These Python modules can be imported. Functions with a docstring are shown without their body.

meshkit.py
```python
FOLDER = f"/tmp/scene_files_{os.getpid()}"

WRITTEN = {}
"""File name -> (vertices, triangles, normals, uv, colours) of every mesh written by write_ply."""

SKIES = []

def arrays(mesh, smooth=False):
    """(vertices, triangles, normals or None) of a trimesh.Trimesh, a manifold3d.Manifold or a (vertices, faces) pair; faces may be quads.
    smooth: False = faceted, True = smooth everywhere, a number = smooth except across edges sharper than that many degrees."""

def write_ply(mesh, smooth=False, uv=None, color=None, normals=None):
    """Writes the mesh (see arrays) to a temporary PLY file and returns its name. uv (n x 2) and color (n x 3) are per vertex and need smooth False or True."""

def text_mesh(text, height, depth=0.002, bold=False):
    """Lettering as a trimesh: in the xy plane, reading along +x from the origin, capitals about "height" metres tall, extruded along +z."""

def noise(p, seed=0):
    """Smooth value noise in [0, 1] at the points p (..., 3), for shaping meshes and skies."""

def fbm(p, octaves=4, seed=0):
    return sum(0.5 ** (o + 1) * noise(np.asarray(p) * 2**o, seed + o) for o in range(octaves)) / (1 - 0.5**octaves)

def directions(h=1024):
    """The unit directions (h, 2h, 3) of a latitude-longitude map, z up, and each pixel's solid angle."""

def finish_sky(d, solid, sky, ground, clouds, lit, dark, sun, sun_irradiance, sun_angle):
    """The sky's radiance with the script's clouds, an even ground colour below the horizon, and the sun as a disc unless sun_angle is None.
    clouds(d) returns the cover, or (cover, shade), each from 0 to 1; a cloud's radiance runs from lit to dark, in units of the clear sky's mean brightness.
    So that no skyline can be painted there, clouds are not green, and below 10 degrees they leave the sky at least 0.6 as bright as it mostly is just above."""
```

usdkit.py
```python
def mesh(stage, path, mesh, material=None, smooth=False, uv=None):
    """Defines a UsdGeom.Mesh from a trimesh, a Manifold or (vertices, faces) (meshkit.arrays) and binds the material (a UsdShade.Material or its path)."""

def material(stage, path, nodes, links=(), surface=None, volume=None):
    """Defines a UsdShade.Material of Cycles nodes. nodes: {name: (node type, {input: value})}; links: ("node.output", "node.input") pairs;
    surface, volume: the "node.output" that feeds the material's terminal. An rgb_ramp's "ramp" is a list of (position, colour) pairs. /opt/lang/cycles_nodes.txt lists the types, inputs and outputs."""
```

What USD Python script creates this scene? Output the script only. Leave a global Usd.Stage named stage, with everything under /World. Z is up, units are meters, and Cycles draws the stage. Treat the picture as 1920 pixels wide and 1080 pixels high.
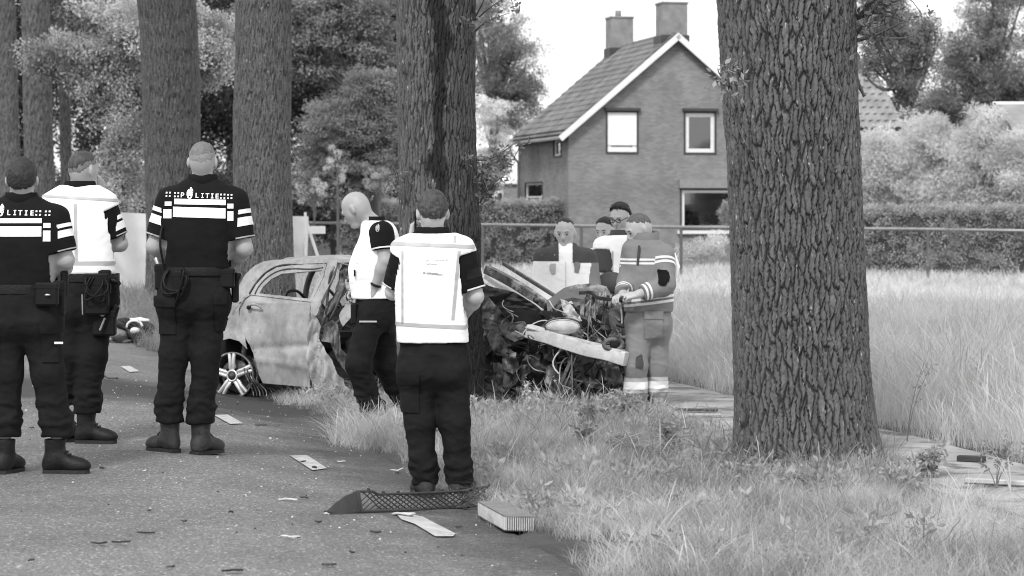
import math, random
import numpy as np, trimesh, shapely, shapely.geometry as sg
from scipy.spatial import cKDTree
from scipy.ndimage import gaussian_filter
import usdkit, meshkit
from pxr import Usd, UsdGeom, UsdLux, UsdShade, Gf, Sdf, Vt

# ------------------------------------------------------------------ camera, sky, sun, exposure
stage = Usd.Stage.CreateInMemory()
UsdGeom.SetStageUpAxis(stage, UsdGeom.Tokens.z)
UsdGeom.SetStageMetersPerUnit(stage, 1.0)
UsdGeom.Xform.Define(stage, '/World')
UsdGeom.Scope.Define(stage, '/World/Looks')
F, HOR, CX, CAMZ = 4800.0, 390.0, 960.0, 1.7       # focal length and horizon in pixels of the 1920 wide picture
cam = UsdGeom.Camera.Define(stage, '/World/camera')
cam.CreateHorizontalApertureAttr(36.0)
cam.CreateVerticalApertureAttr(36.0 * 9 / 16)
cam.CreateFocalLengthAttr(36.0 * F / 1920)
cam.CreateVerticalApertureOffsetAttr(-(540 - HOR) / 1920 * 36.0)
cam.AddTranslateOp().Set(Gf.Vec3d(0, 0, CAMZ))
cam.AddRotateXYZOp().Set(Gf.Vec3f(90, 0, 0))
cam.CreateFStopAttr(5.0)
cam.CreateFocusDistanceAttr(17.6)
cam.CreateClippingRangeAttr(Gf.Vec2f(0.1, 5000))
cam.CreateExposureAttr(0.25)
SUN = np.array([-0.22, -0.72, 0.80]); SUN /= np.linalg.norm(SUN)
M = {}
sun_el, sun_rot = math.asin(SUN[2]), math.atan2(SUN[0], SUN[1])
M['sky'] = usdkit.material(stage, '/World/Looks/sky', {
    'tc': ('texture_coordinate', {}), 'mp': ('mapping', {'scale': (1.0, 1.0, 2.2)}),
    'sky': ('sky_texture', {'sky_type': 'single_scattering', 'sun_disc': False, 'sun_elevation': sun_el, 'sun_rotation': sun_rot}),
    'bw': ('rgb_to_bw', {}),
    'n': ('noise_texture', {'scale': 2.2, 'detail': 5.0, 'roughness': 0.55}),
    'r': ('rgb_ramp', {'ramp': [(0.25, (17.0,) * 3), (0.75, (27.0,) * 3)]}),
    'mix': ('mix', {'fac': 0.82}),
    'bg': ('background_shader', {'strength': 0.066})},
    [('sky.color', 'bw.color'), ('tc.generated', 'mp.vector'), ('mp.vector', 'n.vector'), ('n.fac', 'r.fac'),
     ('bw.val', 'mix.color1'), ('r.color', 'mix.color2'), ('mix.color', 'bg.color')], surface='bg.background')
dome = UsdLux.DomeLight.Define(stage, '/World/sky')
dome.CreateIntensityAttr(1.0)
UsdShade.MaterialBindingAPI.Apply(dome.GetPrim()).Bind(M['sky'])
sun = UsdLux.DistantLight.Define(stage, '/World/sun')
sun.CreateIntensityAttr(0.60)
sun.CreateAngleAttr(11.0)
sun.CreateColorAttr(Gf.Vec3f(1, 1, 1))
sun.CreateNormalizeAttr(True)
def aim(prim, d):                                   # -z of the light runs along -d
    z = np.array(d) / np.linalg.norm(d); x = np.cross([0, 0, 1], z); x /= np.linalg.norm(x); y = np.cross(z, x)
    m = Gf.Matrix4d(*x, 0, *y, 0, *z, 0, 0, 0, 0, 1)
    UsdGeom.Xformable(prim).AddTransformOp().Set(m)
aim(sun, SUN)

# ------------------------------------------------------------------ helpers
rng = np.random.default_rng(7)
def P(px, py, k):                                   # a pixel of the photograph seen at k pixels per metre
    return np.array([(px - CX) / k, F / k, CAMZ - (py - HOR) / k])
ROAD_Y = [0, 9, 11.8, 16, 21.5, 27, 32.6, 60, 110]
ROAD_X = [2.6, 0.85, 0.30, -0.58, -1.80, -3.25, -4.95, -14.0, -31.0]
def edge_x(y): return np.interp(y, ROAD_Y, ROAD_X)
def sstep(a, b, x):
    t = np.clip((np.asarray(x, float) - a) / (b - a), 0, 1); return t * t * (3 - 2 * t)
def road_z(x, y): return 0.19 * sstep(-0.1, 1.7, edge_x(y) - x) - 0.012
def ground_z(x, y):
    x, y = np.asarray(x, float), np.asarray(y, float)
    off = edge_x(y) - x
    bump = 0.05 * (meshkit.fbm(np.stack([x * 0.9, y * 0.9, x * 0], -1), 3, 3) - 0.5)
    verge = -0.62 * sstep(27, 58, y) * sstep(1.0, 7.0, x - np.interp(y, [10, 24.5, 40, 60, 110], [4.2, 0.9, -3.1, -9.5, -26])) + 0.02 * sstep(0.0, -0.25, off) + bump * sstep(0.1, -0.5, off)
    return np.where(off > 0.0, road_z(x, y) - 0.03, verge)
def top_z(x, y): return np.where(edge_x(y) - x > 0, road_z(x, y), ground_z(x, y))
def on_ground(px, py):                              # where the pixel's ray meets the ground; returns the point and k
    k = (py - HOR) / CAMZ
    for _ in range(30):
        p = P(px, py, k); k = 0.5 * k + 0.5 * (py - HOR) / (CAMZ - float(top_z(p[0], p[1])))
    p = P(px, py, k); p[2] = float(top_z(p[0], p[1])); return p, k

used = {}
def numbered(path):
    if path not in used: used[path] = 0; return path
    used[path] += 1; return '%s_%03d' % (path, used[path])
def put(name, mesh, mat, parent='/World', smooth=35, label=None, cat=None, group=None, kind=None):
    path = numbered(parent + '/' + name)
    m = usdkit.mesh(stage, path, mesh, M[mat] if isinstance(mat, str) else mat, smooth=smooth)
    tag(m.GetPrim(), label, cat, group, kind)
    return path
def tag(prim, label=None, cat=None, group=None, kind=None):
    if isinstance(prim, str): prim = stage.GetPrimAtPath(prim)
    for key, v in (('label', label), ('category', cat), ('group', group), ('kind', kind)):
        if v: prim.SetCustomDataByKey(key, v)
def thing(name, label, cat, loc=(0, 0, 0), group=None, kind=None):
    path = numbered('/World/' + name)
    x = UsdGeom.Xform.Define(stage, path)
    if any(abs(c) > 1e-9 for c in loc): x.AddTranslateOp().Set(Gf.Vec3d(*map(float, loc)))
    tag(x.GetPrim(), label, cat, group, kind)
    return path
def sub(m, loc):                                    # shift a mesh into a thing's own coordinates
    m = m.copy(); m.apply_translation(-np.asarray(loc, float)); return m
def cat_(ms): return trimesh.util.concatenate([m for m in ms if m is not None and len(m.faces)])
def box(sx, sy, sz, c=(0, 0, 0), rot=None, bev=0.0):
    if bev:
        s = np.array([sx, sy, sz]); a = np.maximum(s / 2 - bev, 1e-4)
        pts = [np.array(q) * a + np.array(o) for q in np.ndindex(2, 2, 2) for o in ()]
        pts = []
        for q in np.ndindex(2, 2, 2):
            sgn = np.array(q) * 2 - 1
            for ax in range(3):
                e = a.copy(); e[ax] = s[ax] / 2; pts.append(sgn * e)
        m = trimesh.convex.convex_hull(np.array(pts))
    else: m = trimesh.creation.box([sx, sy, sz])
    if rot is not None: m.apply_transform(rot)
    m.apply_translation(c); return m
def rotm(ax, deg): return trimesh.transformations.rotation_matrix(math.radians(deg), ax)
def tube(pts, r, sides=8, cap=True):
    p = np.asarray(pts, float); r = np.broadcast_to(np.asarray(r, float), (len(p),))
    t = np.gradient(p, axis=0); t /= np.linalg.norm(t, axis=1, keepdims=True) + 1e-12
    a = np.cross(t, [0, 0, 1.0]); bad = np.linalg.norm(a, axis=1) < 0.15
    a[bad] = np.cross(t[bad], [0, 1.0, 0.1]); a /= np.linalg.norm(a, axis=1, keepdims=True)
    for i in range(1, len(a)):                      # keep the frame from flipping
        a[i] = a[i - 1] - t[i] * (a[i - 1] @ t[i]); a[i] /= np.linalg.norm(a[i]) + 1e-12
    b = np.cross(t, a); ang = np.arange(sides) * 2 * np.pi / sides
    v = p[:, None] + r[:, None, None] * (np.cos(ang)[None, :, None] * a[:, None] + np.sin(ang)[None, :, None] * b[:, None])
    i, j = np.meshgrid(np.arange(len(p) - 1), np.arange(sides), indexing='ij')
    q = np.stack([i * sides + j, i * sides + (j + 1) % sides, (i + 1) * sides + (j + 1) % sides, (i + 1) * sides + j], -1).reshape(-1, 4)
    V = v.reshape(-1, 3); f = np.vstack([q[:, [0, 1, 2]], q[:, [0, 2, 3]]])
    if cap:
        n = len(V); V = np.vstack([V, p[0], p[-1]]); m = (len(p) - 1) * sides; s = np.arange(sides)
        f = np.vstack([f, np.stack([(s + 1) % sides, s, s * 0 + n], 1), np.stack([m + s, m + (s + 1) % sides, s * 0 + n + 1], 1)])
    return trimesh.Trimesh(V, f, process=False)
def spline(pts, n=24):
    from scipy.interpolate import CubicSpline
    p = np.asarray(pts, float); s = np.r_[0, np.cumsum(np.linalg.norm(np.diff(p, axis=0), axis=1))]
    return CubicSpline(s, p)(np.linspace(0, s[-1], n))
def grid_mesh(V):                                   # V: (rows, cols, 3)
    n, m = V.shape[:2]; idx = np.arange(n * m).reshape(n, m)
    q = np.stack([idx[:-1, :-1], idx[:-1, 1:], idx[1:, 1:], idx[1:, :-1]], -1).reshape(-1, 4)
    return trimesh.Trimesh(V.reshape(-1, 3), np.vstack([q[:, :3], q[:, [0, 2, 3]]]), process=False)
def thick(mesh, t):                                 # an open sheet becomes a closed shell of thickness t
    n = mesh.vertex_normals; v = mesh.vertices; nv = len(v)
    e = mesh.edges_sorted; u, c = np.unique(e, axis=0, return_counts=True)
    bound = {tuple(x) for x in u[c == 1]}
    side = [(a, b) for a, b in mesh.edges if (min(a, b), max(a, b)) in bound]
    f = [mesh.faces, mesh.faces[:, ::-1] + nv]
    if side:
        s = np.array(side); f += [np.stack([s[:, 1], s[:, 0], s[:, 0] + nv], 1), np.stack([s[:, 1], s[:, 0] + nv, s[:, 1] + nv], 1)]
    return trimesh.Trimesh(np.vstack([v + n * t / 2, v - n * t / 2]), np.vstack(f), process=False)
def polygon_grid(poly, step):                       # a polygon in the plane, cut into small triangles (x, y, 0)
    poly = sg.Polygon(poly) if not isinstance(poly, sg.base.BaseGeometry) else poly
    v, f = trimesh.creation.triangulate_polygon(poly, engine='earcut')
    m = trimesh.Trimesh(np.c_[v, np.zeros(len(v))], f, process=True)
    v, f = trimesh.remesh.subdivide_to_size(m.vertices, m.faces, step, max_iter=12)
    m = trimesh.Trimesh(v, f, process=True); m.merge_vertices()
    if len(m.faces) and m.face_normals[:, 2].sum() < 0: m.invert()
    return m

def gmat(name, base, rough=0.7, var=0.25, scale=8.0, bump=0.0, bscale=60.0, metal=0.0, spec=0.4, coords='object', detail=4.0, stretch=(1, 1, 1), bdist=0.01, trans=0.0, spots=None, sheen=0.0):
    """A grey procedural material: noise varies the tone by +-var, a finer noise gives the relief. spots: (scale, threshold, tone, softness) blotches of another tone."""
    nodes = {'tc': ('texture_coordinate', {}), 'g': ('geometry', {}), 'mp': ('mapping', {'scale': stretch}),
             'n': ('noise_texture', {'scale': scale, 'detail': detail, 'roughness': 0.6}),
             'r': ('rgb_ramp', {'ramp': [(0.28, (base * (1 - var),) * 3), (0.72, (base * (1 + var),) * 3)]}),
             'p': ('principled_bsdf', {'roughness': rough, 'metallic': metal, 'specular_ior_level': spec, 'sheen_weight': sheen})}
    src = 'tc.object' if coords == 'object' else 'g.position'
    links = [(src, 'mp.vector'), ('mp.vector', 'n.vector'), ('n.fac', 'r.fac')]
    col = 'r.color'
    if spots:
        for i, (ss, th, tone, soft) in enumerate(spots if isinstance(spots[0], tuple) else [spots]):
            nodes['sn%d' % i] = ('noise_texture', {'scale': ss, 'detail': 5.0, 'roughness': 0.65})
            nodes['sr%d' % i] = ('rgb_ramp', {'ramp': [(max(th - soft, 0.0), (0,) * 3), (min(th + soft, 1.0), (1,) * 3)]})
            nodes['sm%d' % i] = ('mix', {'color2': (tone,) * 3})
            links += [('mp.vector', 'sn%d.vector' % i), ('sn%d.fac' % i, 'sr%d.fac' % i), ('sr%d.color' % i, 'sm%d.fac' % i), (col, 'sm%d.color1' % i)]
            col = 'sm%d.color' % i
    links.append((col, 'p.base_color'))
    if bump:
        nodes['bn'] = ('noise_texture', {'scale': bscale, 'detail': 4.0, 'roughness': 0.6})
        nodes['b'] = ('bump', {'strength': bump, 'distance': bdist})
        links += [('mp.vector', 'bn.vector'), ('bn.fac', 'b.height'), ('b.normal', 'p.normal')]
    surf = 'p.BSDF'
    if trans:
        nodes['t'] = ('translucent_bsdf', {}); nodes['mx'] = ('mix_closure', {'fac': trans})
        links += [(col, 't.color'), ('p.BSDF', 'mx.closure1'), ('t.BSDF', 'mx.closure2')]; surf = 'mx.closure'
    M[name] = usdkit.material(stage, '/World/Looks/' + name, nodes, links, surface=surf)
    return M[name]
# ------------------------------------------------------------------ ground, road, path
def terrain(xs, ys, fz):
    X, Y = np.meshgrid(xs, ys); return grid_mesh(np.stack([X, Y, fz(X, Y)], -1))
gmat('soil', 0.055, 0.95, 0.45, 1.3, bump=0.8, bscale=25, coords='pos', bdist=0.03)
# asphalt: fine aggregate, pale grit, a burnt band across the road and dark dirt along the edge
M['asphalt'] = usdkit.material(stage, '/World/Looks/asphalt', {
    'g': ('geometry', {}), 'sx': ('separate_xyz', {}),
    'v': ('voronoi_texture', {'scale': 95.0, 'randomness': 1.0}), 'vb': ('rgb_to_bw', {}),
    'vr': ('rgb_ramp', {'ramp': [(0.0, (0.07,) * 3), (0.5, (0.14,) * 3), (0.82, (0.21,) * 3), (0.92, (0.42,) * 3), (1.0, (0.6,) * 3)]}),
    'n': ('noise_texture', {'scale': 0.9, 'detail': 6.0, 'roughness': 0.65}), 'nr': ('rgb_ramp', {'ramp': [(0.3, (0.72,) * 3), (0.7, (1.2,) * 3)]}),
    'mul': ('mix', {'mix_type': 'multiply', 'fac': 1.0}),
    'dn': ('noise_texture', {'scale': 2.3, 'detail': 6.0, 'roughness': 0.7}),
    # burnt band: |y - 22.6 + warp| < ~1.6
    'w': ('math', {'math_type': 'multiply_add', 'value2': 2.6, 'value3': -1.3}),
    'ya': ('math', {'math_type': 'add'}), 'yb': ('math', {'math_type': 'subtract', 'value2': 21.7}), 'yc': ('math', {'math_type': 'absolute'}),
    'band': ('map_range', {'range_type': 'smoothstep', 'from_min': 2.3, 'from_max': 0.6, 'to_min': 0.0, 'to_max': 0.90, 'clamp': True}),
    # edge dirt: distance from the road edge line
    'ex': ('math', {'math_type': 'multiply_add', 'value2': 0.2225, 'value3': -2.97}), 'e2': ('math', {'math_type': 'add'}), 'e3': ('math', {'math_type': 'multiply_add', 'value2': 0.7}),
    'edge': ('map_range', {'range_type': 'smoothstep', 'from_min': -0.85, 'from_max': 0.1, 'to_min': 0.0, 'to_max': 0.70, 'clamp': True}),
    'mx': ('math', {'math_type': 'maximum'}),
    'dm': ('mix', {'color2': (0.028,) * 3}),
    'bn': ('noise_texture', {'scale': 120.0, 'detail': 2.0}), 'b': ('bump', {'strength': 0.7, 'distance': 0.006}),
    'p': ('principled_bsdf', {'roughness': 0.85, 'specular_ior_level': 0.3})},
    [('g.position', 'v.vector'), ('v.color', 'vb.color'), ('vb.val', 'vr.fac'), ('g.position', 'n.vector'), ('n.fac', 'nr.fac'), ('vr.color', 'mul.color1'), ('nr.color', 'mul.color2'),
     ('g.position', 'dn.vector'), ('dn.fac', 'w.value1'), ('g.position', 'sx.vector'), ('sx.y', 'ya.value1'), ('w.value', 'ya.value2'), ('ya.value', 'yb.value1'), ('yb.value', 'yc.value1'), ('yc.value', 'band.value'),
     ('sx.y', 'ex.value1'), ('ex.value', 'e2.value1'), ('sx.x', 'e2.value2'), ('w.value', 'e3.value1'), ('e2.value', 'e3.value3'), ('e3.value', 'edge.value'),
     ('band.result', 'mx.value1'), ('edge.result', 'mx.value2'), ('mx.value', 'dm.fac'), ('mul.color', 'dm.color1'), ('dm.color', 'p.base_color'),
     ('g.position', 'bn.vector'), ('vb.val', 'b.height'), ('b.normal', 'p.normal')], surface='p.BSDF')
xs = np.r_[np.linspace(-120, -16, 20), np.linspace(-15, 12, 110), np.linspace(14, 120, 20)]
ys = np.r_[np.linspace(-30, 8, 12), np.linspace(8.5, 40, 130), np.linspace(42, 110, 40), np.linspace(125, 600, 12)]
def base_z(x, y):
    off = edge_x(y) - x
    return np.where(off > 0.0, np.minimum(ground_z(x, y), road_z(x, y) - 0.08), ground_z(x, y))
put('ground', terrain(xs, ys, base_z), 'soil', smooth=True, label='grassy ground of verge, field and gardens', kind='structure')
rows = np.r_[np.linspace(2, 8, 6), np.linspace(8.5, 40, 140), np.linspace(42, 110, 36)]
cols = np.r_[np.linspace(0, 2.2, 40), np.linspace(2.5, 5.6, 12)]
V = np.zeros((len(rows), len(cols), 3))
for i, y in enumerate(rows):
    ragged = 0.10 * (meshkit.fbm(np.array([[y * 2.1, 0.5, 0.5]]), 4, 11)[0] - 0.5) + 0.06
    x = edge_x(y) + ragged * (1 - sstep(0, 0.5, cols)) - cols
    V[i, :, 0], V[i, :, 1] = x, y
    V[i, :, 2] = road_z(x, y) + 0.006 * (meshkit.fbm(np.stack([x * 3, x * 0 + y * 3, x * 0], -1), 3, 5) - 0.5)
m = grid_mesh(V[:, ::-1]); put('road', thick(m, 0.05) if False else m, 'asphalt', smooth=True, label='grey asphalt country road with pale grit and a burnt band', kind='structure')
def ground_quad(pixels, lift, step=0.05, zf=None):
    pts = [on_ground(px, py)[0] for px, py in pixels]
    m = polygon_grid([(p[0], p[1]) for p in pts], step)
    v = m.vertices.copy(); v[:, 2] = (zf or road_z)(v[:, 0], v[:, 1]) + lift
    return trimesh.Trimesh(v, m.faces, process=False)
gmat('road_paint', 0.42, 0.7, 0.25, 9, bump=0.4, bscale=90, coords='pos', spots=[(16, 0.63, 0.13, 0.03)])
dashes = [([(226, 688), (244, 687.5), (262, 697.5), (243, 699)], 'far white edge line dash between the standing officers'),
          ([(401, 780), (427, 779), (456, 795.5), (432, 797)], 'white edge line dash beside the right boot of the middle officer'),
          ([(543, 856), (575, 855), (613, 880), (586, 884)], 'white edge line dash with a dark scrap lying on it')]
for q, lab in dashes:
    put('line_marking', ground_quad(q, 0.008), 'road_paint', label=lab, kind='structure')
m = ground_quad([(742, 964), (760, 964), (772, 972), (776, 968), (792, 971), (854, 1003), (850, 1008), (816, 1008), (778, 985), (752, 976)], 0.008)
put('line_marking', m, 'road_paint', label='nearest white edge line dash, its far end torn ragged', kind='structure')
# cycle path behind the big tree
gmat('path_concrete', 0.30, 0.9, 0.30, 1.6, bump=0.5, bscale=45, coords='pos', spots=[(2.4, 0.56, 0.12, 0.05), (14, 0.66, 0.09, 0.04)])
PATH = [(10.9, 4.05), (16.3, 2.80), (21.5, 1.55), (24.5, 0.9), (30, -0.2), (40, -3.1), (60, -9.5)]
def path_x(y): return np.interp(y, [p[0] for p in PATH], [p[1] for p in PATH])
rows = np.linspace(10.9, 60, 140); cols = np.linspace(-0.62, 0.62, 14)
X = path_x(rows)[:, None] + cols[None] * (1 + 0.12 * (meshkit.fbm(np.stack([rows * 1.5, rows * 0, rows * 0], -1), 3, 9)[:, None] - 0.5)); Y = np.repeat(rows[:, None], len(cols), 1)
put('cycle_path', grid_mesh(np.stack([X, Y, ground_z(X, Y) + 0.03], -1)), 'path_concrete', smooth=True, label='narrow pale cycle path running behind the big tree', kind='structure')
# ------------------------------------------------------------------ roadside trees: bark is real relief
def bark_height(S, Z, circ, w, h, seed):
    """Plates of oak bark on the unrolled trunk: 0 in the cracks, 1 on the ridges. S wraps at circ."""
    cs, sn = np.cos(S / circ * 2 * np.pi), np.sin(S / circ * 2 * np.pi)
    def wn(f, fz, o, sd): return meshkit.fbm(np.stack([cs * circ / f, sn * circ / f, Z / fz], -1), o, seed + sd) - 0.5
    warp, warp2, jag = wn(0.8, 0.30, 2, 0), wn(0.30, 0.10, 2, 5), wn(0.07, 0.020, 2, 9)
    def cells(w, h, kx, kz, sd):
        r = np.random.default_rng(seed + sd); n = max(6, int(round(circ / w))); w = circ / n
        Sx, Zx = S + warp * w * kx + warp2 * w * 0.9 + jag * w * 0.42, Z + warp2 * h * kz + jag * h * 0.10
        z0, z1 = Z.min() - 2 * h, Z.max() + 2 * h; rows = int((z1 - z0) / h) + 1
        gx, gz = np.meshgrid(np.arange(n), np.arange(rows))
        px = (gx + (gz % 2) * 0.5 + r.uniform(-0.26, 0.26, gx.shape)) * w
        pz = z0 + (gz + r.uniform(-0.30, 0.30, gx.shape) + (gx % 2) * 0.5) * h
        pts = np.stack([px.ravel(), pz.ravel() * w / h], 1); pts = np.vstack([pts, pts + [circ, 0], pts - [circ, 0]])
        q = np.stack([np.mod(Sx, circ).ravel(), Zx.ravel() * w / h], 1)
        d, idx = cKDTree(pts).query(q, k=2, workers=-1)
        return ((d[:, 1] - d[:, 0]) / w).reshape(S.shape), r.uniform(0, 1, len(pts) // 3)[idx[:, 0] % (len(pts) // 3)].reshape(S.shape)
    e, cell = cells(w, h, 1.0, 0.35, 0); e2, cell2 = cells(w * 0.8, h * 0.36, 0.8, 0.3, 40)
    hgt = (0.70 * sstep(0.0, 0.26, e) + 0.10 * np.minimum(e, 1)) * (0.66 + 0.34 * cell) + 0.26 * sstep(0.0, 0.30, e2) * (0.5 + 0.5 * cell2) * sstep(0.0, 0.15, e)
    return hgt, cell
def trunk_mesh(prof, relief, w, h, na, dz, z0, z1, seed, lumps=0.03, flare=None, knots=()):
    """prof: (z, centre x, centre y, radius) rows. The trunk's relief is at full detail from z0 to z1 and coarse above."""
    prof = np.array(prof, float)
    zs = np.r_[np.arange(z0, z1, dz), np.arange(z1, prof[-1, 0], 0.25)]
    th = np.arange(na + 1) / na * 2 * np.pi
    T, Z = np.meshgrid(th, zs)
    R = np.interp(Z, prof[:, 0], prof[:, 3]); rm = np.interp((z0 + z1) / 2, prof[:, 0], prof[:, 3]); circ = 2 * np.pi * rm
    hg, cell = bark_height(T / (2 * np.pi) * circ, Z, circ, w, h, seed)
    c3 = np.stack([np.cos(T) * 1.1, np.sin(T) * 1.1, Z * 0.55], -1)
    rough = meshkit.fbm(np.stack([np.cos(T) * rm * 30, np.sin(T) * rm * 30, Z * 16], -1), 3, seed + 1) - 0.5
    R = R * (1 + lumps * 2 * (meshkit.fbm(c3, 3, seed + 2) - 0.5))
    if flare: R = R + flare[0] * np.exp(-np.maximum(Z, -0.1) / flare[1]) * (0.75 + 0.35 * np.cos(T * 5 + seed) * sstep(1.0, 0, Z))
    for kt, kz, kr, kh in knots:
        dd = np.sqrt(((np.mod(T - kt + np.pi, 2 * np.pi) - np.pi) * rm) ** 2 + (Z - kz) ** 2) / kr
        R = R + kh * np.exp(-(dd - 0.8) ** 2 * 6) - kh * 1.1 * np.exp(-dd ** 2 * 5)
    R = R + relief * (hg - 0.75) + relief * 0.40 * rough
    cx, cy = np.interp(Z, prof[:, 0], prof[:, 1]), np.interp(Z, prof[:, 0], prof[:, 2])
    V = np.stack([cx + R * np.cos(T), cy + R * np.sin(T), Z], -1)
    return grid_mesh(V), hg
def bark_mat(name, lo, hi, spots=None, scorch=None):
    nodes = {'g': ('geometry', {}), 'mp': ('mapping', {'scale': (1, 1, 0.35)}),
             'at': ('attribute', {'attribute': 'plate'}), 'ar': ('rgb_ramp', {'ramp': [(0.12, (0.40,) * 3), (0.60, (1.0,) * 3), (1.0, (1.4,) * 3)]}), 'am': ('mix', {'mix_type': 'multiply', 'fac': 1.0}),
             'n': ('noise_texture', {'scale': 14.0, 'detail': 6.0, 'roughness': 0.7}), 'r': ('rgb_ramp', {'ramp': [(0.25, (lo,) * 3), (0.75, (hi,) * 3)]}),
             's': ('noise_texture', {'scale': 38.0, 'detail': 3.0, 'roughness': 0.6}), 'sr': ('rgb_ramp', {'ramp': [(0.64, (0,) * 3), (0.72, (1,) * 3)]}),
             'sm': ('mix', {'color2': (hi * 2.6,) * 3}),
             'bn': ('noise_texture', {'scale': 75.0, 'detail': 5.0, 'roughness': 0.65}), 'b': ('bump', {'strength': 0.8, 'distance': 0.006}),
             'p': ('principled_bsdf', {'roughness': 0.9, 'specular_ior_level': 0.25})}
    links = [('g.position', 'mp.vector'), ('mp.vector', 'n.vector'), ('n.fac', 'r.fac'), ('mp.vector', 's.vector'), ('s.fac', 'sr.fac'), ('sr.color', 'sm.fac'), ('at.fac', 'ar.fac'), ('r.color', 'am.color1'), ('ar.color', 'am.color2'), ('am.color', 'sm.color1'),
             ('mp.vector', 'bn.vector'), ('bn.fac', 'b.height'), ('b.normal', 'p.normal')]
    col = 'sm.color'
    if scorch:                                      # soot: (x0, x1 across, z falloff low, high, strength)
        x0, x1, xc, xw, za, zb, st = scorch
        nodes.update({'sx': ('separate_xyz', {}), 'wn': ('noise_texture', {'scale': 3.0, 'detail': 5.0}), 'wm': ('math', {'math_type': 'multiply_add', 'value2': 0.34, 'value3': -0.17}), 'xa': ('math', {'math_type': 'add'}),
                      'xr': ('map_range', {'range_type': 'smoothstep', 'from_min': x0, 'from_max': x1, 'to_min': 0.0, 'to_max': 1.0, 'clamp': True}),
                      'zr': ('map_range', {'range_type': 'smoothstep', 'from_min': zb, 'from_max': za, 'to_min': 0.35, 'to_max': 1.0, 'clamp': True}),
                      'xb': ('math', {'math_type': 'subtract', 'value2': xc}), 'xc': ('math', {'math_type': 'absolute'}),
                      'st': ('map_range', {'range_type': 'smoothstep', 'from_min': xw, 'from_max': xw * 0.3, 'to_min': 0.0, 'to_max': 0.95, 'clamp': True}),
                      'm1': ('math', {'math_type': 'multiply'}), 'm2': ('math', {'math_type': 'maximum'}), 'm3': ('math', {'math_type': 'multiply', 'value2': st}),
                      'so': ('mix', {'color2': (0.009,) * 3})})
        links += [('g.position', 'sx.vector'), ('g.position', 'wn.vector'), ('wn.fac', 'wm.value1'), ('sx.x', 'xa.value1'), ('wm.value', 'xa.value2'), ('xa.value', 'xr.value'), ('sx.z', 'zr.value'),
                  ('xa.value', 'xb.value1'), ('xb.value', 'xc.value1'), ('xc.value', 'st.value'), ('xr.result', 'm1.value1'), ('zr.result', 'm1.value2'), ('m1.value', 'm2.value1'), ('st.result', 'm2.value2'), ('m2.value', 'm3.value1'),
                  ('m3.value', 'so.fac'), (col, 'so.color1')]
        col = 'so.color'
    links.append((col, 'p.base_color'))
    M[name] = usdkit.material(stage, '/World/Looks/' + name, nodes, links, surface='p.BSDF')
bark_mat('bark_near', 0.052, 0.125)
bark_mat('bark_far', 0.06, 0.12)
gmat('bark_plain', 0.10, 0.9, 0.3, 5, bump=0.8, bscale=40, coords='pos', stretch=(1, 1, 0.2), bdist=0.03)

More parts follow.
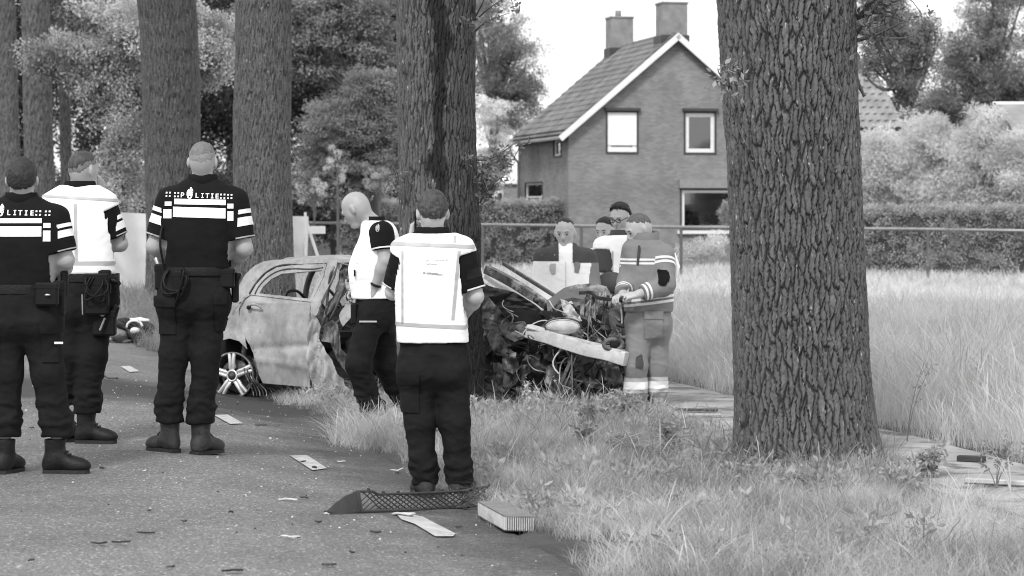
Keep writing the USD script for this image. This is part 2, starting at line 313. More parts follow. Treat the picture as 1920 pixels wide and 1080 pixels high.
# leaves -----------------------------------------------------------
def leaf_clump(n, R, L, seed, flat=1.0, droop=0.0, asp=0.27):
    r = np.random.default_rng(seed)
    d = r.normal(size=(n, 3)); d /= np.linalg.norm(d, axis=1, keepdims=True)
    c = d * R * (r.uniform(0.15, 1, (n, 1)) ** 0.5) * [1, 1, flat]
    u = r.normal(size=(n, 3)) + d * 0.6 - np.array([0, 0, droop]); u /= np.linalg.norm(u, axis=1, keepdims=True)
    w = np.cross(u, r.normal(size=(n, 3)) + [0, 0, 1.2]); w /= np.linalg.norm(w, axis=1, keepdims=True)
    nn = np.cross(u, w); l = L * r.uniform(0.6, 1.25, (n, 1))
    v = np.stack([c, c + u * l * 0.5 + w * l * asp + nn * l * 0.06, c + u * l, c + u * l * 0.5 - w * l * asp + nn * l * 0.06], 1).reshape(-1, 3)
    i = np.arange(n)[:, None] * 4
    return trimesh.Trimesh(v, np.vstack([i + [0, 1, 2], i + [0, 2, 3]]), process=False)
def leaf_mat(name, lo, hi, trans=0.3, clump=0.8):
    M[name] = usdkit.material(stage, '/World/Looks/' + name, {
        'g': ('geometry', {}), 'o': ('object_info', {}), 'n': ('noise_texture', {'scale': clump, 'detail': 3.0}), 'ri': ('math', {'math_type': 'multiply_add', 'value2': 0.30}),
        'rn': ('math', {'math_type': 'multiply_add', 'value2': 0.42}), 'isl': ('math', {'math_type': 'add'}),
        'r': ('rgb_ramp', {'ramp': [(0.30, (lo,) * 3), (0.95, (hi,) * 3)]}),
        'p': ('principled_bsdf', {'roughness': 0.5, 'specular_ior_level': 0.35}), 't': ('translucent_bsdf', {}), 'mx': ('mix_closure', {'fac': trans})},
        [('g.position', 'n.vector'), ('g.random_per_island', 'ri.value1'), ('n.fac', 'ri.value3'), ('o.random', 'rn.value1'), ('ri.value', 'rn.value3'), ('rn.value', 'r.fac'),
         ('r.color', 'p.base_color'), ('r.color', 't.color'), ('p.BSDF', 'mx.closure1'), ('t.BSDF', 'mx.closure2')], surface='mx.closure')
def instancer(path, protos, mat, pos, scale, yaw, tilt=None, idx=None, kind=None, seed=0):
    path = numbered(path)
    pi = UsdGeom.PointInstancer.Define(stage, path)
    targets = []
    for i, m in enumerate(protos):
        mm = usdkit.mesh(stage, '%s/piece_%03d' % (path, i), m, M[mat] if isinstance(mat, str) else M[mat[i]], smooth=False)
        targets.append(mm.GetPath())
    pi.CreatePrototypesRel().SetTargets(targets)
    n = len(pos); r = np.random.default_rng(seed + n)
    pi.CreateProtoIndicesAttr(Vt.IntArray.FromNumpy((r.integers(0, len(protos), n) if idx is None else np.asarray(idx)).astype(np.int32)))
    pi.CreatePositionsAttr(Vt.Vec3fArray.FromNumpy(np.asarray(pos, np.float32)))
    s = np.asarray(scale, np.float32); s = np.repeat(s[:, None], 3, 1) if s.ndim == 1 else s
    pi.CreateScalesAttr(Vt.Vec3fArray.FromNumpy(np.ascontiguousarray(s)))
    cy, sy = np.cos(np.asarray(yaw) / 2), np.sin(np.asarray(yaw) / 2)
    if tilt is None: q = np.stack([cy, 0 * cy, 0 * cy, sy], 1)
    else:
        ct, st = np.cos(np.asarray(tilt) / 2), np.sin(np.asarray(tilt) / 2)
        q = np.stack([cy * ct, cy * st, sy * st, sy * ct], 1)
    pi.CreateOrientationsAttr(Vt.QuathArray([Gf.Quath(float(a), Gf.Vec3h(float(b), float(c), float(d))) for a, b, c, d in q]))
    if kind: tag(pi.GetPrim(), kind=kind)
    return path
def blob_points(n, c, rad, r, shell=0.55, bumps=0.35, seed=1, low=-1.0):
    """Points through a lumpy ellipsoid, denser near its skin, with holes."""
    out = []
    while len(out) < n:
        d = r.normal(size=(n * 2, 3)); d /= np.linalg.norm(d, axis=1, keepdims=True)
        t = shell + (1 - shell) * r.uniform(0, 1, (len(d), 1)) ** 0.7
        lump = 1 + bumps * 2 * (meshkit.fbm(d * 1.7 + seed * 3.1, 3, seed) - 0.5)
        q = d * t * lump[:, None]
        keep = (meshkit.noise(d * 3.3 + seed, seed + 4) > 0.22) & (d[:, 2] > low)
        out += list(q[keep])
    return np.array(out[:n]) * np.asarray(rad) + np.asarray(c)
leaf_mat('leaf_oak', 0.12, 0.66, 0.4)
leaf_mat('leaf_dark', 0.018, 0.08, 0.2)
leaf_mat('leaf_mid', 0.09, 0.34, 0.35)
leaf_mat('leaf_pale', 0.42, 0.80, 0.45)
leaf_mat('leaf_hedge', 0.15, 0.50, 0.3, 2.5)
CL_OAK = [leaf_clump(110, 0.36, 0.088, s, 0.7) for s in (1, 2, 3)]
CL_FAR = [leaf_clump(200, 0.64, 0.125, s, 0.75) for s in (4, 5, 6)]
CL_SPRAY = [leaf_clump(180, 0.58, 0.105, s, 0.35, 0.5) for s in (7, 8, 9)]
CL_FEATHER = [leaf_clump(170, 0.55, 0.24, s, 0.8, 0.3, 0.085) for s in (13, 14, 15)]
CL_SMALL = [leaf_clump(60, 0.16, 0.055, s, 0.8) for s in (10, 11, 12)]

def plate(path, hg):                                 # how far a spot stands out of the cracks: colour goes darker in the cracks, paler on the ridges
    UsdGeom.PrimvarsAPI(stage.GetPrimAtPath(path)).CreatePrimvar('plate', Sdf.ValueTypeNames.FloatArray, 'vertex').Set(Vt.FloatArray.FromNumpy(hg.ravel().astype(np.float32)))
def roadside(base_px, base_py, k, prof_px, relief, w, h, na, dz, label, mat, seed, flare, knots=(), crown=True, top=9.0, relief_top=None, group='oak trunks along the road'):
    Y = F / k; gz = float(ground_z((base_px - CX) / k, Y))
    t = thing('oak_tree', label, 'tree', ((base_px - CX) / k, Y, gz), group)
    o = np.array([(base_px - CX) / k, Y, gz])
    rows = []
    for py, l, r_ in prof_px: rows.append((CAMZ - (py - HOR) / k - gz, ((l + r_) / 2 - CX) / k - o[0], 0.0, (r_ - l) / 2 / k))
    rows.sort(); rows.insert(0, (-0.35,) + rows[0][1:]); rows.append((top, rows[-1][1] - 0.15, 0.2, rows[-1][3] * 0.72))
    zt = CAMZ + HOR / k + 0.35
    m, hg = trunk_mesh(rows, relief, w, h, na, dz, -0.3, zt, seed, flare=flare, knots=knots)
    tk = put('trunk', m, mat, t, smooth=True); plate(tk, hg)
    r = np.random.default_rng(seed); top_c = np.array([rows[-1][1], 0.2, top])
    for i in range(5):                              # limbs up in the crown, above the picture
        a = i * 1.26 + r.uniform(-0.3, 0.3); L = r.uniform(3.0, 4.2)
        pts = [top_c - [0, 0, 0.4], top_c + [math.cos(a) * L * 0.4, math.sin(a) * L * 0.4, 1.2], top_c + [math.cos(a) * L, math.sin(a) * L, 3.0 + r.uniform(-0.4, 0.8)]]
        put('limb', tube(spline(pts, 8), np.linspace(rows[-1][3] * 0.55, 0.06, 8)), 'bark_plain', t, smooth=True)
    if crown:
        n = 230
        pos = blob_points(n, top_c + [0, 0, 2.6], (4.6, 4.6, 3.4), r, 0.35, 0.3, seed)
        instancer(t + '/crown', CL_FAR, 'leaf_mid', pos, r.uniform(1.0, 1.7, n), r.uniform(0, 6.3, n), seed=seed)
    return t, o
G_T = None
# the large near tree
K_BIG = 290.0
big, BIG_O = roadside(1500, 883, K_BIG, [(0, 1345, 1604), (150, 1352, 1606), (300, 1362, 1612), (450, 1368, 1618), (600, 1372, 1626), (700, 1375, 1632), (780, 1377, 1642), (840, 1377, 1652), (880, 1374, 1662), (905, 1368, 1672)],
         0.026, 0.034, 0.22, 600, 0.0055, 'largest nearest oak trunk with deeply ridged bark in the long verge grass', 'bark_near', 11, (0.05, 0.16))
# the burnt tree the wreck stands against
K_MID = 228.0
xm = (818 - CX) / K_MID
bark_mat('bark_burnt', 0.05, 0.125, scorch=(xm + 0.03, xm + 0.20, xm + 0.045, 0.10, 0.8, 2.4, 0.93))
mid, MID_O = roadside(820, 776, K_MID, [(0, 743, 891), (200, 746, 891), (350, 747, 896), (430, 747, 902), (520, 744, 903), (640, 742, 905), (740, 738, 908), (780, 730, 914)],
         0.019, 0.032, 0.26, 400, 0.0085, 'soot darkened oak trunk that the burnt car is wrapped against', 'bark_burnt', 23, (0.03, 0.2), knots=[(-1.35, 2.62, 0.06, 0.012)])
roadside(497, 608, 135.0, [(0, 441, 546), (100, 442, 546), (200, 438, 545), (300, 437, 545), (400, 438, 548), (480, 440, 551), (560, 438, 555), (610, 432, 562)],
         0.018, 0.030, 0.30, 280, 0.012, 'oak trunk with a round branch scar standing right behind the car roof', 'bark_far', 31, (0.04, 0.25), knots=[(-1.9, 3.25, 0.09, 0.018)])
roadside(318, 572, 107.0, [(0, 256, 368), (60, 262, 371), (140, 266, 374), (250, 270, 375), (350, 272, 372), (450, 275, 378), (530, 274, 380), (575, 268, 388)],
         0.018, 0.034, 0.34, 280, 0.014, 'thick oak trunk rising directly behind the middle police officer', 'bark_far', 37, (0.05, 0.3), knots=[(-1.3, 3.6, 0.13, 0.02), (-1.9, 3.3, 0.07, 0.016), (-1.0, 4.3, 0.12, -0.02)])
# ------------------------------------------------------------------ houses
M['brick_wall'] = usdkit.material(stage, '/World/Looks/brick_wall', {
    'tc': ('texture_coordinate', {}), 'sx': ('separate_xyz', {}), 'cx': ('combine_xyz', {}), 'ad': ('math', {'math_type': 'add'}),
    'br': ('brick_texture', {'scale': 1.0, 'color1': (0.20,) * 3, 'color2': (0.27,) * 3, 'mortar': (0.19,) * 3, 'mortar_size': 0.008, 'mortar_smooth': 0.2, 'brick_width': 0.22, 'row_height': 0.065}),
    'n': ('noise_texture', {'scale': 0.8, 'detail': 7.0, 'roughness': 0.65}), 'nr': ('rgb_ramp', {'ramp': [(0.3, (0.74,) * 3), (0.7, (1.2,) * 3)]}), 'mu': ('mix', {'mix_type': 'multiply', 'fac': 1.0}),
    'b': ('bump', {'strength': 0.5, 'distance': 0.01}), 'p': ('principled_bsdf', {'roughness': 0.9, 'specular_ior_level': 0.2})},
    [('tc.object', 'sx.vector'), ('sx.x', 'ad.value1'), ('sx.y', 'ad.value2'), ('ad.value', 'cx.x'), ('sx.z', 'cx.y'), ('cx.vector', 'br.vector'), ('tc.object', 'n.vector'), ('n.fac', 'nr.fac'),
     ('br.color', 'mu.color1'), ('nr.color', 'mu.color2'), ('mu.color', 'p.base_color'), ('br.fac', 'b.height'), ('b.normal', 'p.normal')], surface='p.BSDF')
gmat('roof_tile', 0.135, 0.8, 0.5, 1.3, coords='pos', bump=0.3, bscale=30)
gmat('roof_tile_pale', 0.22, 0.8, 0.30, 1.7, coords='pos', bump=0.3, bscale=30)
gmat('white_paint', 0.72, 0.5, 0.06, 6)
gmat('blind_white', 0.80, 0.6, 0.04, 3)
gmat('dark_paint', 0.05, 0.5, 0.2, 6)
gmat('mid_paint', 0.24, 0.6, 0.15, 6)
gmat('room_dark', 0.03, 0.9, 0.3, 2)
gmat('chimney_brick', 0.22, 0.9, 0.25, 3, bump=0.4, bscale=40)
M['pane'] = usdkit.material(stage, '/World/Looks/pane', {'f': ('fresnel', {'IOR': 1.9}), 't': ('transparent_bsdf', {'color': (0.8,) * 3}), 'g': ('glossy_bsdf', {'roughness': 0.02, 'color': (0.95,) * 3}), 'm': ('mix_closure', {})},
    [('f.fac', 'm.fac'), ('t.BSDF', 'm.closure1'), ('g.BSDF', 'm.closure2')], surface='m.closure')
A = math.radians(11.6)
HO = np.array([(1066 - CX) / 55.0, F / 55.0, 0.0])
HU, HV, HZ = np.array([math.cos(A), math.sin(A), 0]), np.array([-math.sin(A), math.cos(A), 0]), np.array([0, 0, 1.0])
HR = np.eye(4); HR[:3, 0], HR[:3, 1], HR[:3, 2] = HU, HV, HZ           # house axes: u along the gable, v into depth, z
def house_px(px, py, side=False):
    d = np.array([(px - CX) / F, 1.0, -(py - HOR) / F]); n = HU if side else HV
    t = ((HO - [0, 0, CAMZ]) @ n) / (d @ n); p = np.array([0, 0, CAMZ]) + d * t - HO
    return np.array([p @ (HV if side else HU), p[2]])
def hm(m): m = m.copy(); m.apply_transform(HR); return m
house = thing('brick_house', 'brick gabled house with two chimneys beyond the hedge', 'house', HO)
GW, GD, EZ, RZ = 7.6, 8.16, 4.37, 7.61
def rect_from_px(x0, y0, x1, y1, side=False):
    a, b = house_px(x0, y1, side), house_px(x1, y0, side); return min(a[0], b[0]), a[1], max(a[0], b[0]), b[1]
W1, W2, W3 = rect_from_px(1136, 208, 1197, 288), rect_from_px(1282, 209, 1343, 289), rect_from_px(1275, 353, 1420, 432)
S1, S2 = rect_from_px(1038, 258, 1053, 296, True), rect_from_px(985, 340, 1018, 374, True)
gable = sg.Polygon([(0, -1.0), (GW, -1.0), (GW, EZ), (GW / 2, RZ - 0.05), (0, EZ)])
for r_ in (W1, W2, W3): gable = gable.difference(sg.box(*r_))
def wall_panel(poly, t):                            # polygon in (u, z) -> wall of thickness t behind the v = 0 plane
    m = trimesh.creation.extrude_polygon(poly, t, engine='earcut'); V = m.vertices
    return trimesh.Trimesh(np.stack([V[:, 0], V[:, 2], V[:, 1]], 1), m.faces[:, ::-1], process=False)
put('gable_wall', hm(wall_panel(gable, 0.3)), 'brick_wall', house, False)
side_p = sg.box(0.302, -1.0, GD, EZ + 0.05)
for r_ in (S1, S2): side_p = side_p.difference(sg.box(*r_))
m = wall_panel(side_p, 0.3); V = m.vertices; m = trimesh.Trimesh(np.stack([V[:, 1], V[:, 0], V[:, 2]], 1), m.faces[:, ::-1], process=False)
put('side_wall', hm(m), 'brick_wall', house, False)
put('back_wall', hm(box(0.3, GD - 0.302, EZ + 0.3, (GW - 0.15, 0.302 + (GD - 0.302) / 2, (EZ - 0.3) / 2))), 'brick_wall', house, False)
put('rear_gable_wall', hm(trimesh.Trimesh(*(lambda q: (np.stack([q.vertices[:, 0], q.vertices[:, 1] + GD, q.vertices[:, 2]], 1), q.faces))(wall_panel(sg.Polygon([(0, -1.0), (GW, -1.0), (GW, EZ), (GW / 2, RZ - 0.05), (0, EZ)]), 0.3)))), 'brick_wall', house, False)
sl = math.atan2(RZ - EZ, GW / 2)
def roof_plane(s):                                  # s = -1 left slope, 1 right slope; thin deck
    L = (GW / 2 + 0.38) / math.cos(sl)
    m = box(L, GD + 0.75, 0.06, (-L / 2, GD / 2 + 0.12, 0.0)); m.apply_transform(rotm([0, 1, 0], -math.degrees(sl)))
    if s > 0: m.apply_transform(np.diag([-1, 1, 1, 1])); m.invert()
    m.apply_translation((GW / 2, 0, RZ + 0.06)); return m
rp = put('roof', hm(cat_([roof_plane(-1), roof_plane(1)])), 'roof_tile', house, False)
def tile_mesh(w, l, wave=0.03, t=0.018):            # one pantile, x across, y down the slope
    x = np.linspace(0, w, 6); z = wave * np.sin(np.linspace(-0.6, 2 * np.pi - 0.6, 6))
    top = np.stack([np.stack([x, 0 * x, z + 0.0], 1), np.stack([x, 0 * x + l, z + 0.035], 1), np.stack([x, 0 * x + l, z + 0.01], 1)], 0)
    m = grid_mesh(top); return m
tr = np.random.default_rng(4); n_t = 0
L = (GW / 2 + 0.38) / math.cos(sl); rest = []
for j in range(int(L / 0.345)):                     # the visible left slope, tile by tile
    for i in range(29):
        m = tile_mesh(0.335, 0.36); m.apply_translation((i * 0.31, j * 0.345, 0.045 + tr.uniform(0, 0.012)))
        V = m.vertices.copy()                       # x -> v, y -> down slope
        d = V[:, 1]; q = np.stack([GW / 2 - d * math.cos(sl) + V[:, 2] * -math.sin(sl), -0.22 + V[:, 0], RZ + 0.06 - d * math.sin(sl) + V[:, 2] * math.cos(sl)], 1)
        m = trimesh.Trimesh(q, m.faces, process=False)
        if m.vertices[:, 1].max() > GD + 0.5: continue
        if n_t < 296 and i < 20: put('tile', hm(m), 'roof_tile', rp, False); n_t += 1
        else: rest.append(hm(m))
put('roof_tiles', cat_(rest), 'roof_tile', rp, False, kind='stuff')
ridge = []
for i in range(24): ridge.append(trimesh.creation.cylinder(0.12, 0.36, sections=10).apply_transform(rotm([1, 0, 0], 90 + 2)).apply_translation((GW / 2, -0.05 + i * 0.35, RZ + 0.07)))
put('ridge_cap', hm(cat_(ridge)), 'roof_tile', rp, True)
def barge(s):
    L = (GW / 2 + 0.40) / math.cos(sl); m = box(L, 0.05, 0.20, (-L / 2, -0.28, -0.075), bev=0.008); m.apply_transform(rotm([0, 1, 0], -math.degrees(sl)))
    if s > 0: m.apply_transform(np.diag([-1, 1, 1, 1])); m.invert()
    m.apply_translation((GW / 2, 0, RZ + 0.07)); return m
put('barge_board', hm(barge(-1)), 'white_paint', house); put('barge_board', hm(barge(1)), 'white_paint', house)
put('gutter', hm(box(0.12, GD + 0.7, 0.10, (-0.42, GD / 2 + 0.1, EZ - 0.30), bev=0.02)), 'mid_paint', house)
put('soffit', hm(box(0.40, GD + 0.5, 0.03, (-0.19, GD / 2 + 0.1, EZ - 0.16))), 'dark_paint', house)
put('drain_pipe', hm(tube([(-0.42, GD - 0.15, EZ - 0.3), (-0.36, GD - 0.12, EZ - 0.6), (-0.08, GD - 0.1, EZ - 1.0), (-0.07, GD - 0.1, 0)], 0.045)), 'mid_paint', house, True)
for (v, top, u0, w, nm) in ((7.75, 8.76, 3.72, 0.86, 'far'), (0.62, 8.74, 3.80, 0.90, 'near')):
    c = put('chimney', hm(box(w, w, 2.3, (u0, v, top - 1.15), bev=0.01)), 'chimney_brick', house, False)
    put('chimney_cap', hm(box(w + 0.06, w + 0.06, 0.07, (u0, v, top + 0.036), bev=0.01)), 'chimney_brick', c)
    put('flashing', hm(box(w + 0.12, w + 0.12, 0.35, (u0, v, RZ - 0.12), bev=0.02)), 'dark_paint', c)
    if nm == 'far': put('chimney_pot', hm(trimesh.creation.cylinder(0.12, 0.24, sections=12).apply_translation((u0 - 0.05, v, top + 0.19))), 'chimney_brick', c, True)
def frame_ring(r_, w, d0, d1, side=False):
    p = sg.box(*r_).difference(sg.box(r_[0] + w, r_[1] + w, r_[2] - w, r_[3] - w)); m = wall_panel(p, d1 - d0); m.apply_translation((0, d0, 0))
    if side: V = m.vertices; m = trimesh.Trimesh(np.stack([V[:, 1], V[:, 0], V[:, 2]], 1), m.faces[:, ::-1], process=False)
    return hm(m)
def slab(x0, z0, x1, z1, d0, d1, side=False):
    m = box(x1 - x0, d1 - d0, z1 - z0, ((x0 + x1) / 2, (d0 + d1) / 2, (z0 + z1) / 2))
    if side: V = m.vertices; m = trimesh.Trimesh(np.stack([V[:, 1], V[:, 0], V[:, 2]], 1), m.faces[:, ::-1], process=False)
    return hm(m)
def window(r_, blind=None, casing=None, side=False, inner='white_paint', w=0.13, lab=None):
    f = put('window', frame_ring(r_, 0.06, -0.03, 0.12, side), 'dark_paint', house, False, label=lab)
    q = (r_[0] + 0.062, r_[1] + 0.062, r_[2] - 0.062, r_[3] - 0.062)
    put('window_frame', frame_ring(q, w, 0.03, 0.11, side), inner, f, False)
    g = (q[0] + w - 0.005, q[1] + w - 0.005, q[2] - w + 0.005, q[3] - w + 0.005)
    put('pane', slab(*g, 0.065, 0.075, side), 'pane', f, False)
    put('room', slab(r_[0] - 0.1, r_[1] - 0.1, r_[2] + 0.1, r_[3] + 0.1, 0.9, 0.95, side), 'room_dark', f, False)
    if blind: 
        for z0, z1 in blind: put('roller_blind', slab(q[0] + 0.004, q[1] + (q[3] - q[1]) * z0, q[2] - 0.004, q[1] + (q[3] - q[1]) * z1, -0.012, 0.025, side), 'blind_white', f, False)
    if casing: put('blind_box', slab(r_[0] - 0.05, r_[3] + 0.003, r_[2] + 0.05, r_[3] + casing, -0.14, -0.002, side), 'dark_paint' if casing < 0.2 else 'mid_paint', f, False)
    return f
window(W1, [(0.0, 0.12), (0.17, 1.0)], 0.10, lab='upstairs window with its white roller blind down'); window(W2, None, 0.10); f3 = window(W3, None, 0.30, w=0.10, lab='large dark ground floor window under a roller box')
window(S1, None, None, True, w=0.06); window(S2, None, None, True, w=0.05)
put('window_sill', slab(W3[0] - 0.1, W3[1] - 0.12, W3[2] + 0.1, W3[1] - 0.003, -0.12, 0.05), 'white_paint', f3, False)
pl = []
for i in range(4):
    u = W3[0] + 0.5 + i * 0.38; pl.append(hm(trimesh.creation.cylinder(0.09, 0.2, sections=10).apply_translation((u, 0.4, W3[1] + 0.12))))
put('flower_pots', cat_(pl), 'white_paint', f3, True)
pl = []
for i in range(4):
    u = W3[0] + 0.5 + i * 0.38; mm = leaf_clump(40, 0.2, 0.12, 60 + i); mm.apply_translation((u, 0.4, W3[1] + 0.42)); pl.append(hm(mm))
put('window_plants', cat_(pl), 'leaf_mid', f3, False)
# the tiled roof of the neighbour, right of the big trunk
k2 = 45.0
nb = thing('neighbour_house', 'tiled hipped roof of a house showing right of the big trunk', 'house', (14.0, F / k2, 0.0))
def nl(px, py, dy=0.0): p = P(px, py, k2); return np.array([p[0] - 14.0, dy, p[2]])
put('wall', box(5.0, 6.0, 5.2, (-0.3 + 0.4, 3.6, 2.4)), 'brick_wall', nb, False)
rz, ez = nl(0, 108)[2], nl(0, 240)[2]
xl, xr = nl(1540, 0)[0], nl(1656, 0)[0]
V = np.array([[xl - 1.2, 0.2, ez], [xr + 0.95, 0.2, ez], [xr, 3.4, rz], [xl - 1.2, 3.4, rz], [xr + 0.95, 6.6, ez], [xl - 1.2, 6.6, ez]])
rf = put('roof', trimesh.Trimesh(V, [[0, 1, 2], [0, 2, 3], [1, 4, 2], [4, 5, 3], [4, 3, 2]], process=False), 'roof_tile_pale', nb, False)
rowsN = 10; sl2 = math.hypot(3.2, rz - ez); cs, sn = 3.2 / sl2, (rz - ez) / sl2
for j in range(rowsN):
    l = sl2 / rowsN; d0 = j * l; right = xr + 0.95 * (d0 / sl2)
    x = right - 0.33
    while x > nl(1595, 0)[0]:
        m = tile_mesh(0.34, l * 1.06, 0.035); Vt_ = m.vertices; d = d0 + Vt_[:, 1]
        q = np.stack([x + Vt_[:, 0], 3.4 - d * cs - (Vt_[:, 2] + 0.05) * sn, rz - d * sn + (Vt_[:, 2] + 0.05) * cs], 1)
        put('tile', trimesh.Trimesh(q, m.faces[:, ::-1], process=False), 'roof_tile_pale', rf, False); x -= 0.325
put('ridge_cap', tube([(xl - 1.2, 3.4, rz + 0.05), (xr, 3.4, rz + 0.05)], 0.14), 'roof_tile_pale', rf, True)
# shed roof at the right edge, small white building left of the house
p = P(1878, 192, 62)
sh = thing('garden_shed', 'pale garden shed with a low pitched roof at the right edge', 'shed', (p[0], p[1], 0))
put('wall', box(3.4, 2.6, 3.2, (2.0, 1.6, 1.6)), 'mid_paint', sh, False)
put('roof', thick(trimesh.Trimesh(np.array([[0, 1.2, p[2]], [4.2, 1.2, p[2] - 0.05], [4.4, -0.6, p[2] - 1.15], [0.35, -0.6, p[2] - 1.05]]), [[0, 2, 1], [0, 3, 2]], process=False), 0.06), 'roof_tile_pale', sh, False)
put('ridge_cap', box(4.3, 0.16, 0.1, (2.1, 1.2, p[2] + 0.02), bev=0.02), 'white_paint', sh)
put('gable_board', tube([(0.0, 1.15, p[2]), (-0.5, 0.2, p[2] - 0.85)], 0.06), 'dark_paint', sh, True)
p = P(932, 345, 44)
ow = thing('outbuilding', 'small low outbuilding with a white fascia left of the house', 'outbuilding', (p[0], p[1], 0))
put('wall', box(2.3, 2, p[2] + 0.0, (0, 1, p[2] / 2)), 'brick_wall', ow, False)
put('fascia', box(2.4, 2.3, 0.16, (0, 1, p[2] + 0.082)), 'white_paint', ow)
fw = put('window', box(0.62, 0.06, 0.75, (-0.05, -0.03, p[2] - 0.65)), 'white_paint', ow, False); put('pane', box(0.2, 0.02, 0.55, (0.12, -0.072, p[2] - 0.65)), 'pane', fw, False)

# ------------------------------------------------------------------ fence, hedges, screen
gmat('galvanised', 0.24, 0.5, 0.2, 8, metal=0.5)
gmat('post_dark', 0.10, 0.6, 0.2, 8)
fe = thing('pipe_fence', 'grey pipe rail fence on slim posts along the hedge', 'fence', (0, F / 58, 0))
def fence_pt(px): k = np.interp(px, [500, 1920], [61, 71]); py = np.interp(px, [500, 900, 1277, 1740, 1920], [417, 421, 426, 430, 433]); q = P(px, py, k); return q - [0, F / 58, 0]
put('rail', tube([fence_pt(x) for x in np.linspace(430, 2000, 24)], 0.045), 'galvanised', fe, True)
for px in (430, 585, 735, 905, 1090, 1277, 1500, 1740, 1990):
    q = fence_pt(px); put('post', tube([q, [q[0], q[1], -1.0]], 0.045), 'post_dark', fe, True)
def hedge(x0, x1, k0, k1, yt0, yt1, label, seed, mat='leaf_hedge', dens=60, depth=0.9):
    a, b = P(x0, yt0, k0), P(x1, yt1, k1); L = np.linalg.norm((b - a)[:2]); u = (b - a) / L; u[2] = 0; n = np.array([-u[1], u[0], 0])
    gz = -0.62; t = thing('hedge', label, 'hedge', (a[0], a[1], gz)); h0, h1 = a[2] - 0.10 - gz, b[2] - 0.10 - gz
    o = np.array([a[0], a[1], 0])
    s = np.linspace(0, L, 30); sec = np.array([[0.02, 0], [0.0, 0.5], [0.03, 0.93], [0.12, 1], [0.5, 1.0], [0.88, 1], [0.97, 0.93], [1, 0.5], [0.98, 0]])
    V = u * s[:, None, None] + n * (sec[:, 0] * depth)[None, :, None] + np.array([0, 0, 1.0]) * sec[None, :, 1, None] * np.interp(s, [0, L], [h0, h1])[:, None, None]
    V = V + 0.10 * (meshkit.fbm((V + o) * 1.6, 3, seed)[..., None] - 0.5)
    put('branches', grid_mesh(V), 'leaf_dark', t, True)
    r = np.random.default_rng(seed); nn = int(dens * L * 3); s = r.uniform(0, L, nn); w = r.choice(3, nn, p=[0.55, 0.36, 0.09]); hh = np.interp(s, [0, L], [h0, h1])
    z = np.where(w == 1, hh + r.uniform(-0.04, 0.06, nn), r.uniform(0.05, 1, nn) * hh); dv = np.where(w == 0, r.uniform(-0.06, 0.08, nn), np.where(w == 1, r.uniform(-0.05, depth, nn), depth))
    pos = u * s[:, None] + n * dv[:, None] + np.stack([0 * s, 0 * s, z], 1); pos += 0.05 * r.normal(size=pos.shape)
    instancer(t + '/foliage', CL_SMALL, mat, pos, r.uniform(0.8, 1.5, nn), r.uniform(0, 6.3, nn), seed=seed)
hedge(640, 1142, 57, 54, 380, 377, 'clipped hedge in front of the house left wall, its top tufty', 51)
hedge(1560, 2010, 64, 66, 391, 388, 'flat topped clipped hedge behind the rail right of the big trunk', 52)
# white privacy screen hung between the roadside trees
gmat('screen_cloth', 0.62, 0.8, 0.05, 3, bump=0.1, bscale=12)
k = 100.0; a, b = P(150, 540, 103), P(577, 545, 98)
t = thing('privacy_screen', 'white cloth screen stretched behind the roadside trunks', 'screen', (a[0], a[1], 0))
n1, n2 = 90, 30; s = np.linspace(0, 1, n1); v = np.linspace(0, 1, n2); S, Vv = np.meshgrid(s, v)
base = a[None, None] + (b - a)[None, None] * S[..., None]; topz = CAMZ - (np.interp(S * 427 + 150, [150, 205, 300, 440, 577], [393, 397, 402, 404, 406]) - HOR) / k
sag = 0.16 * np.sin(S * 19 + Vv * 2) * Vv + 0.09 * np.sin(S * 47 + Vv * 4) + 0.06 * (meshkit.fbm(np.stack([S * 14 + Vv * 4, Vv * 3, S * 0], -1), 3, 8) - 0.5) * 2
put('cloth', grid_mesh(np.stack([base[..., 0] - a[0], base[..., 1] + sag - a[1], 0.02 + (topz - 0.02) * Vv], -1)), 'screen_cloth', t, True)
for f_ in (0.0, 0.45, 0.99):
    q = (b - a) * f_; put('stake', tube([(q[0], q[1] - 0.06, -0.2), (q[0], q[1] - 0.06, 1.62)], 0.025), 'white_paint', t, True)
p = P(595, 500, 96); t = thing('small_sign', 'little white sign leaning on a slanted white stake by the screen', 'sign', (p[0], p[1], 0))
a0, a1 = P(602, 500, 96) - [p[0], p[1], 0], P(576, 420, 96) - [p[0], p[1], 0]
put('stake', tube([[a0[0], 0, -0.1], a0, a1], 0.03), 'white_paint', t, True)
q = P(596, 431, 96) - [p[0], p[1], 0]; pl = put('sign_plate', box(0.30, 0.02, 0.15, (q[0], -0.05, q[2])), 'white_paint', t, False)
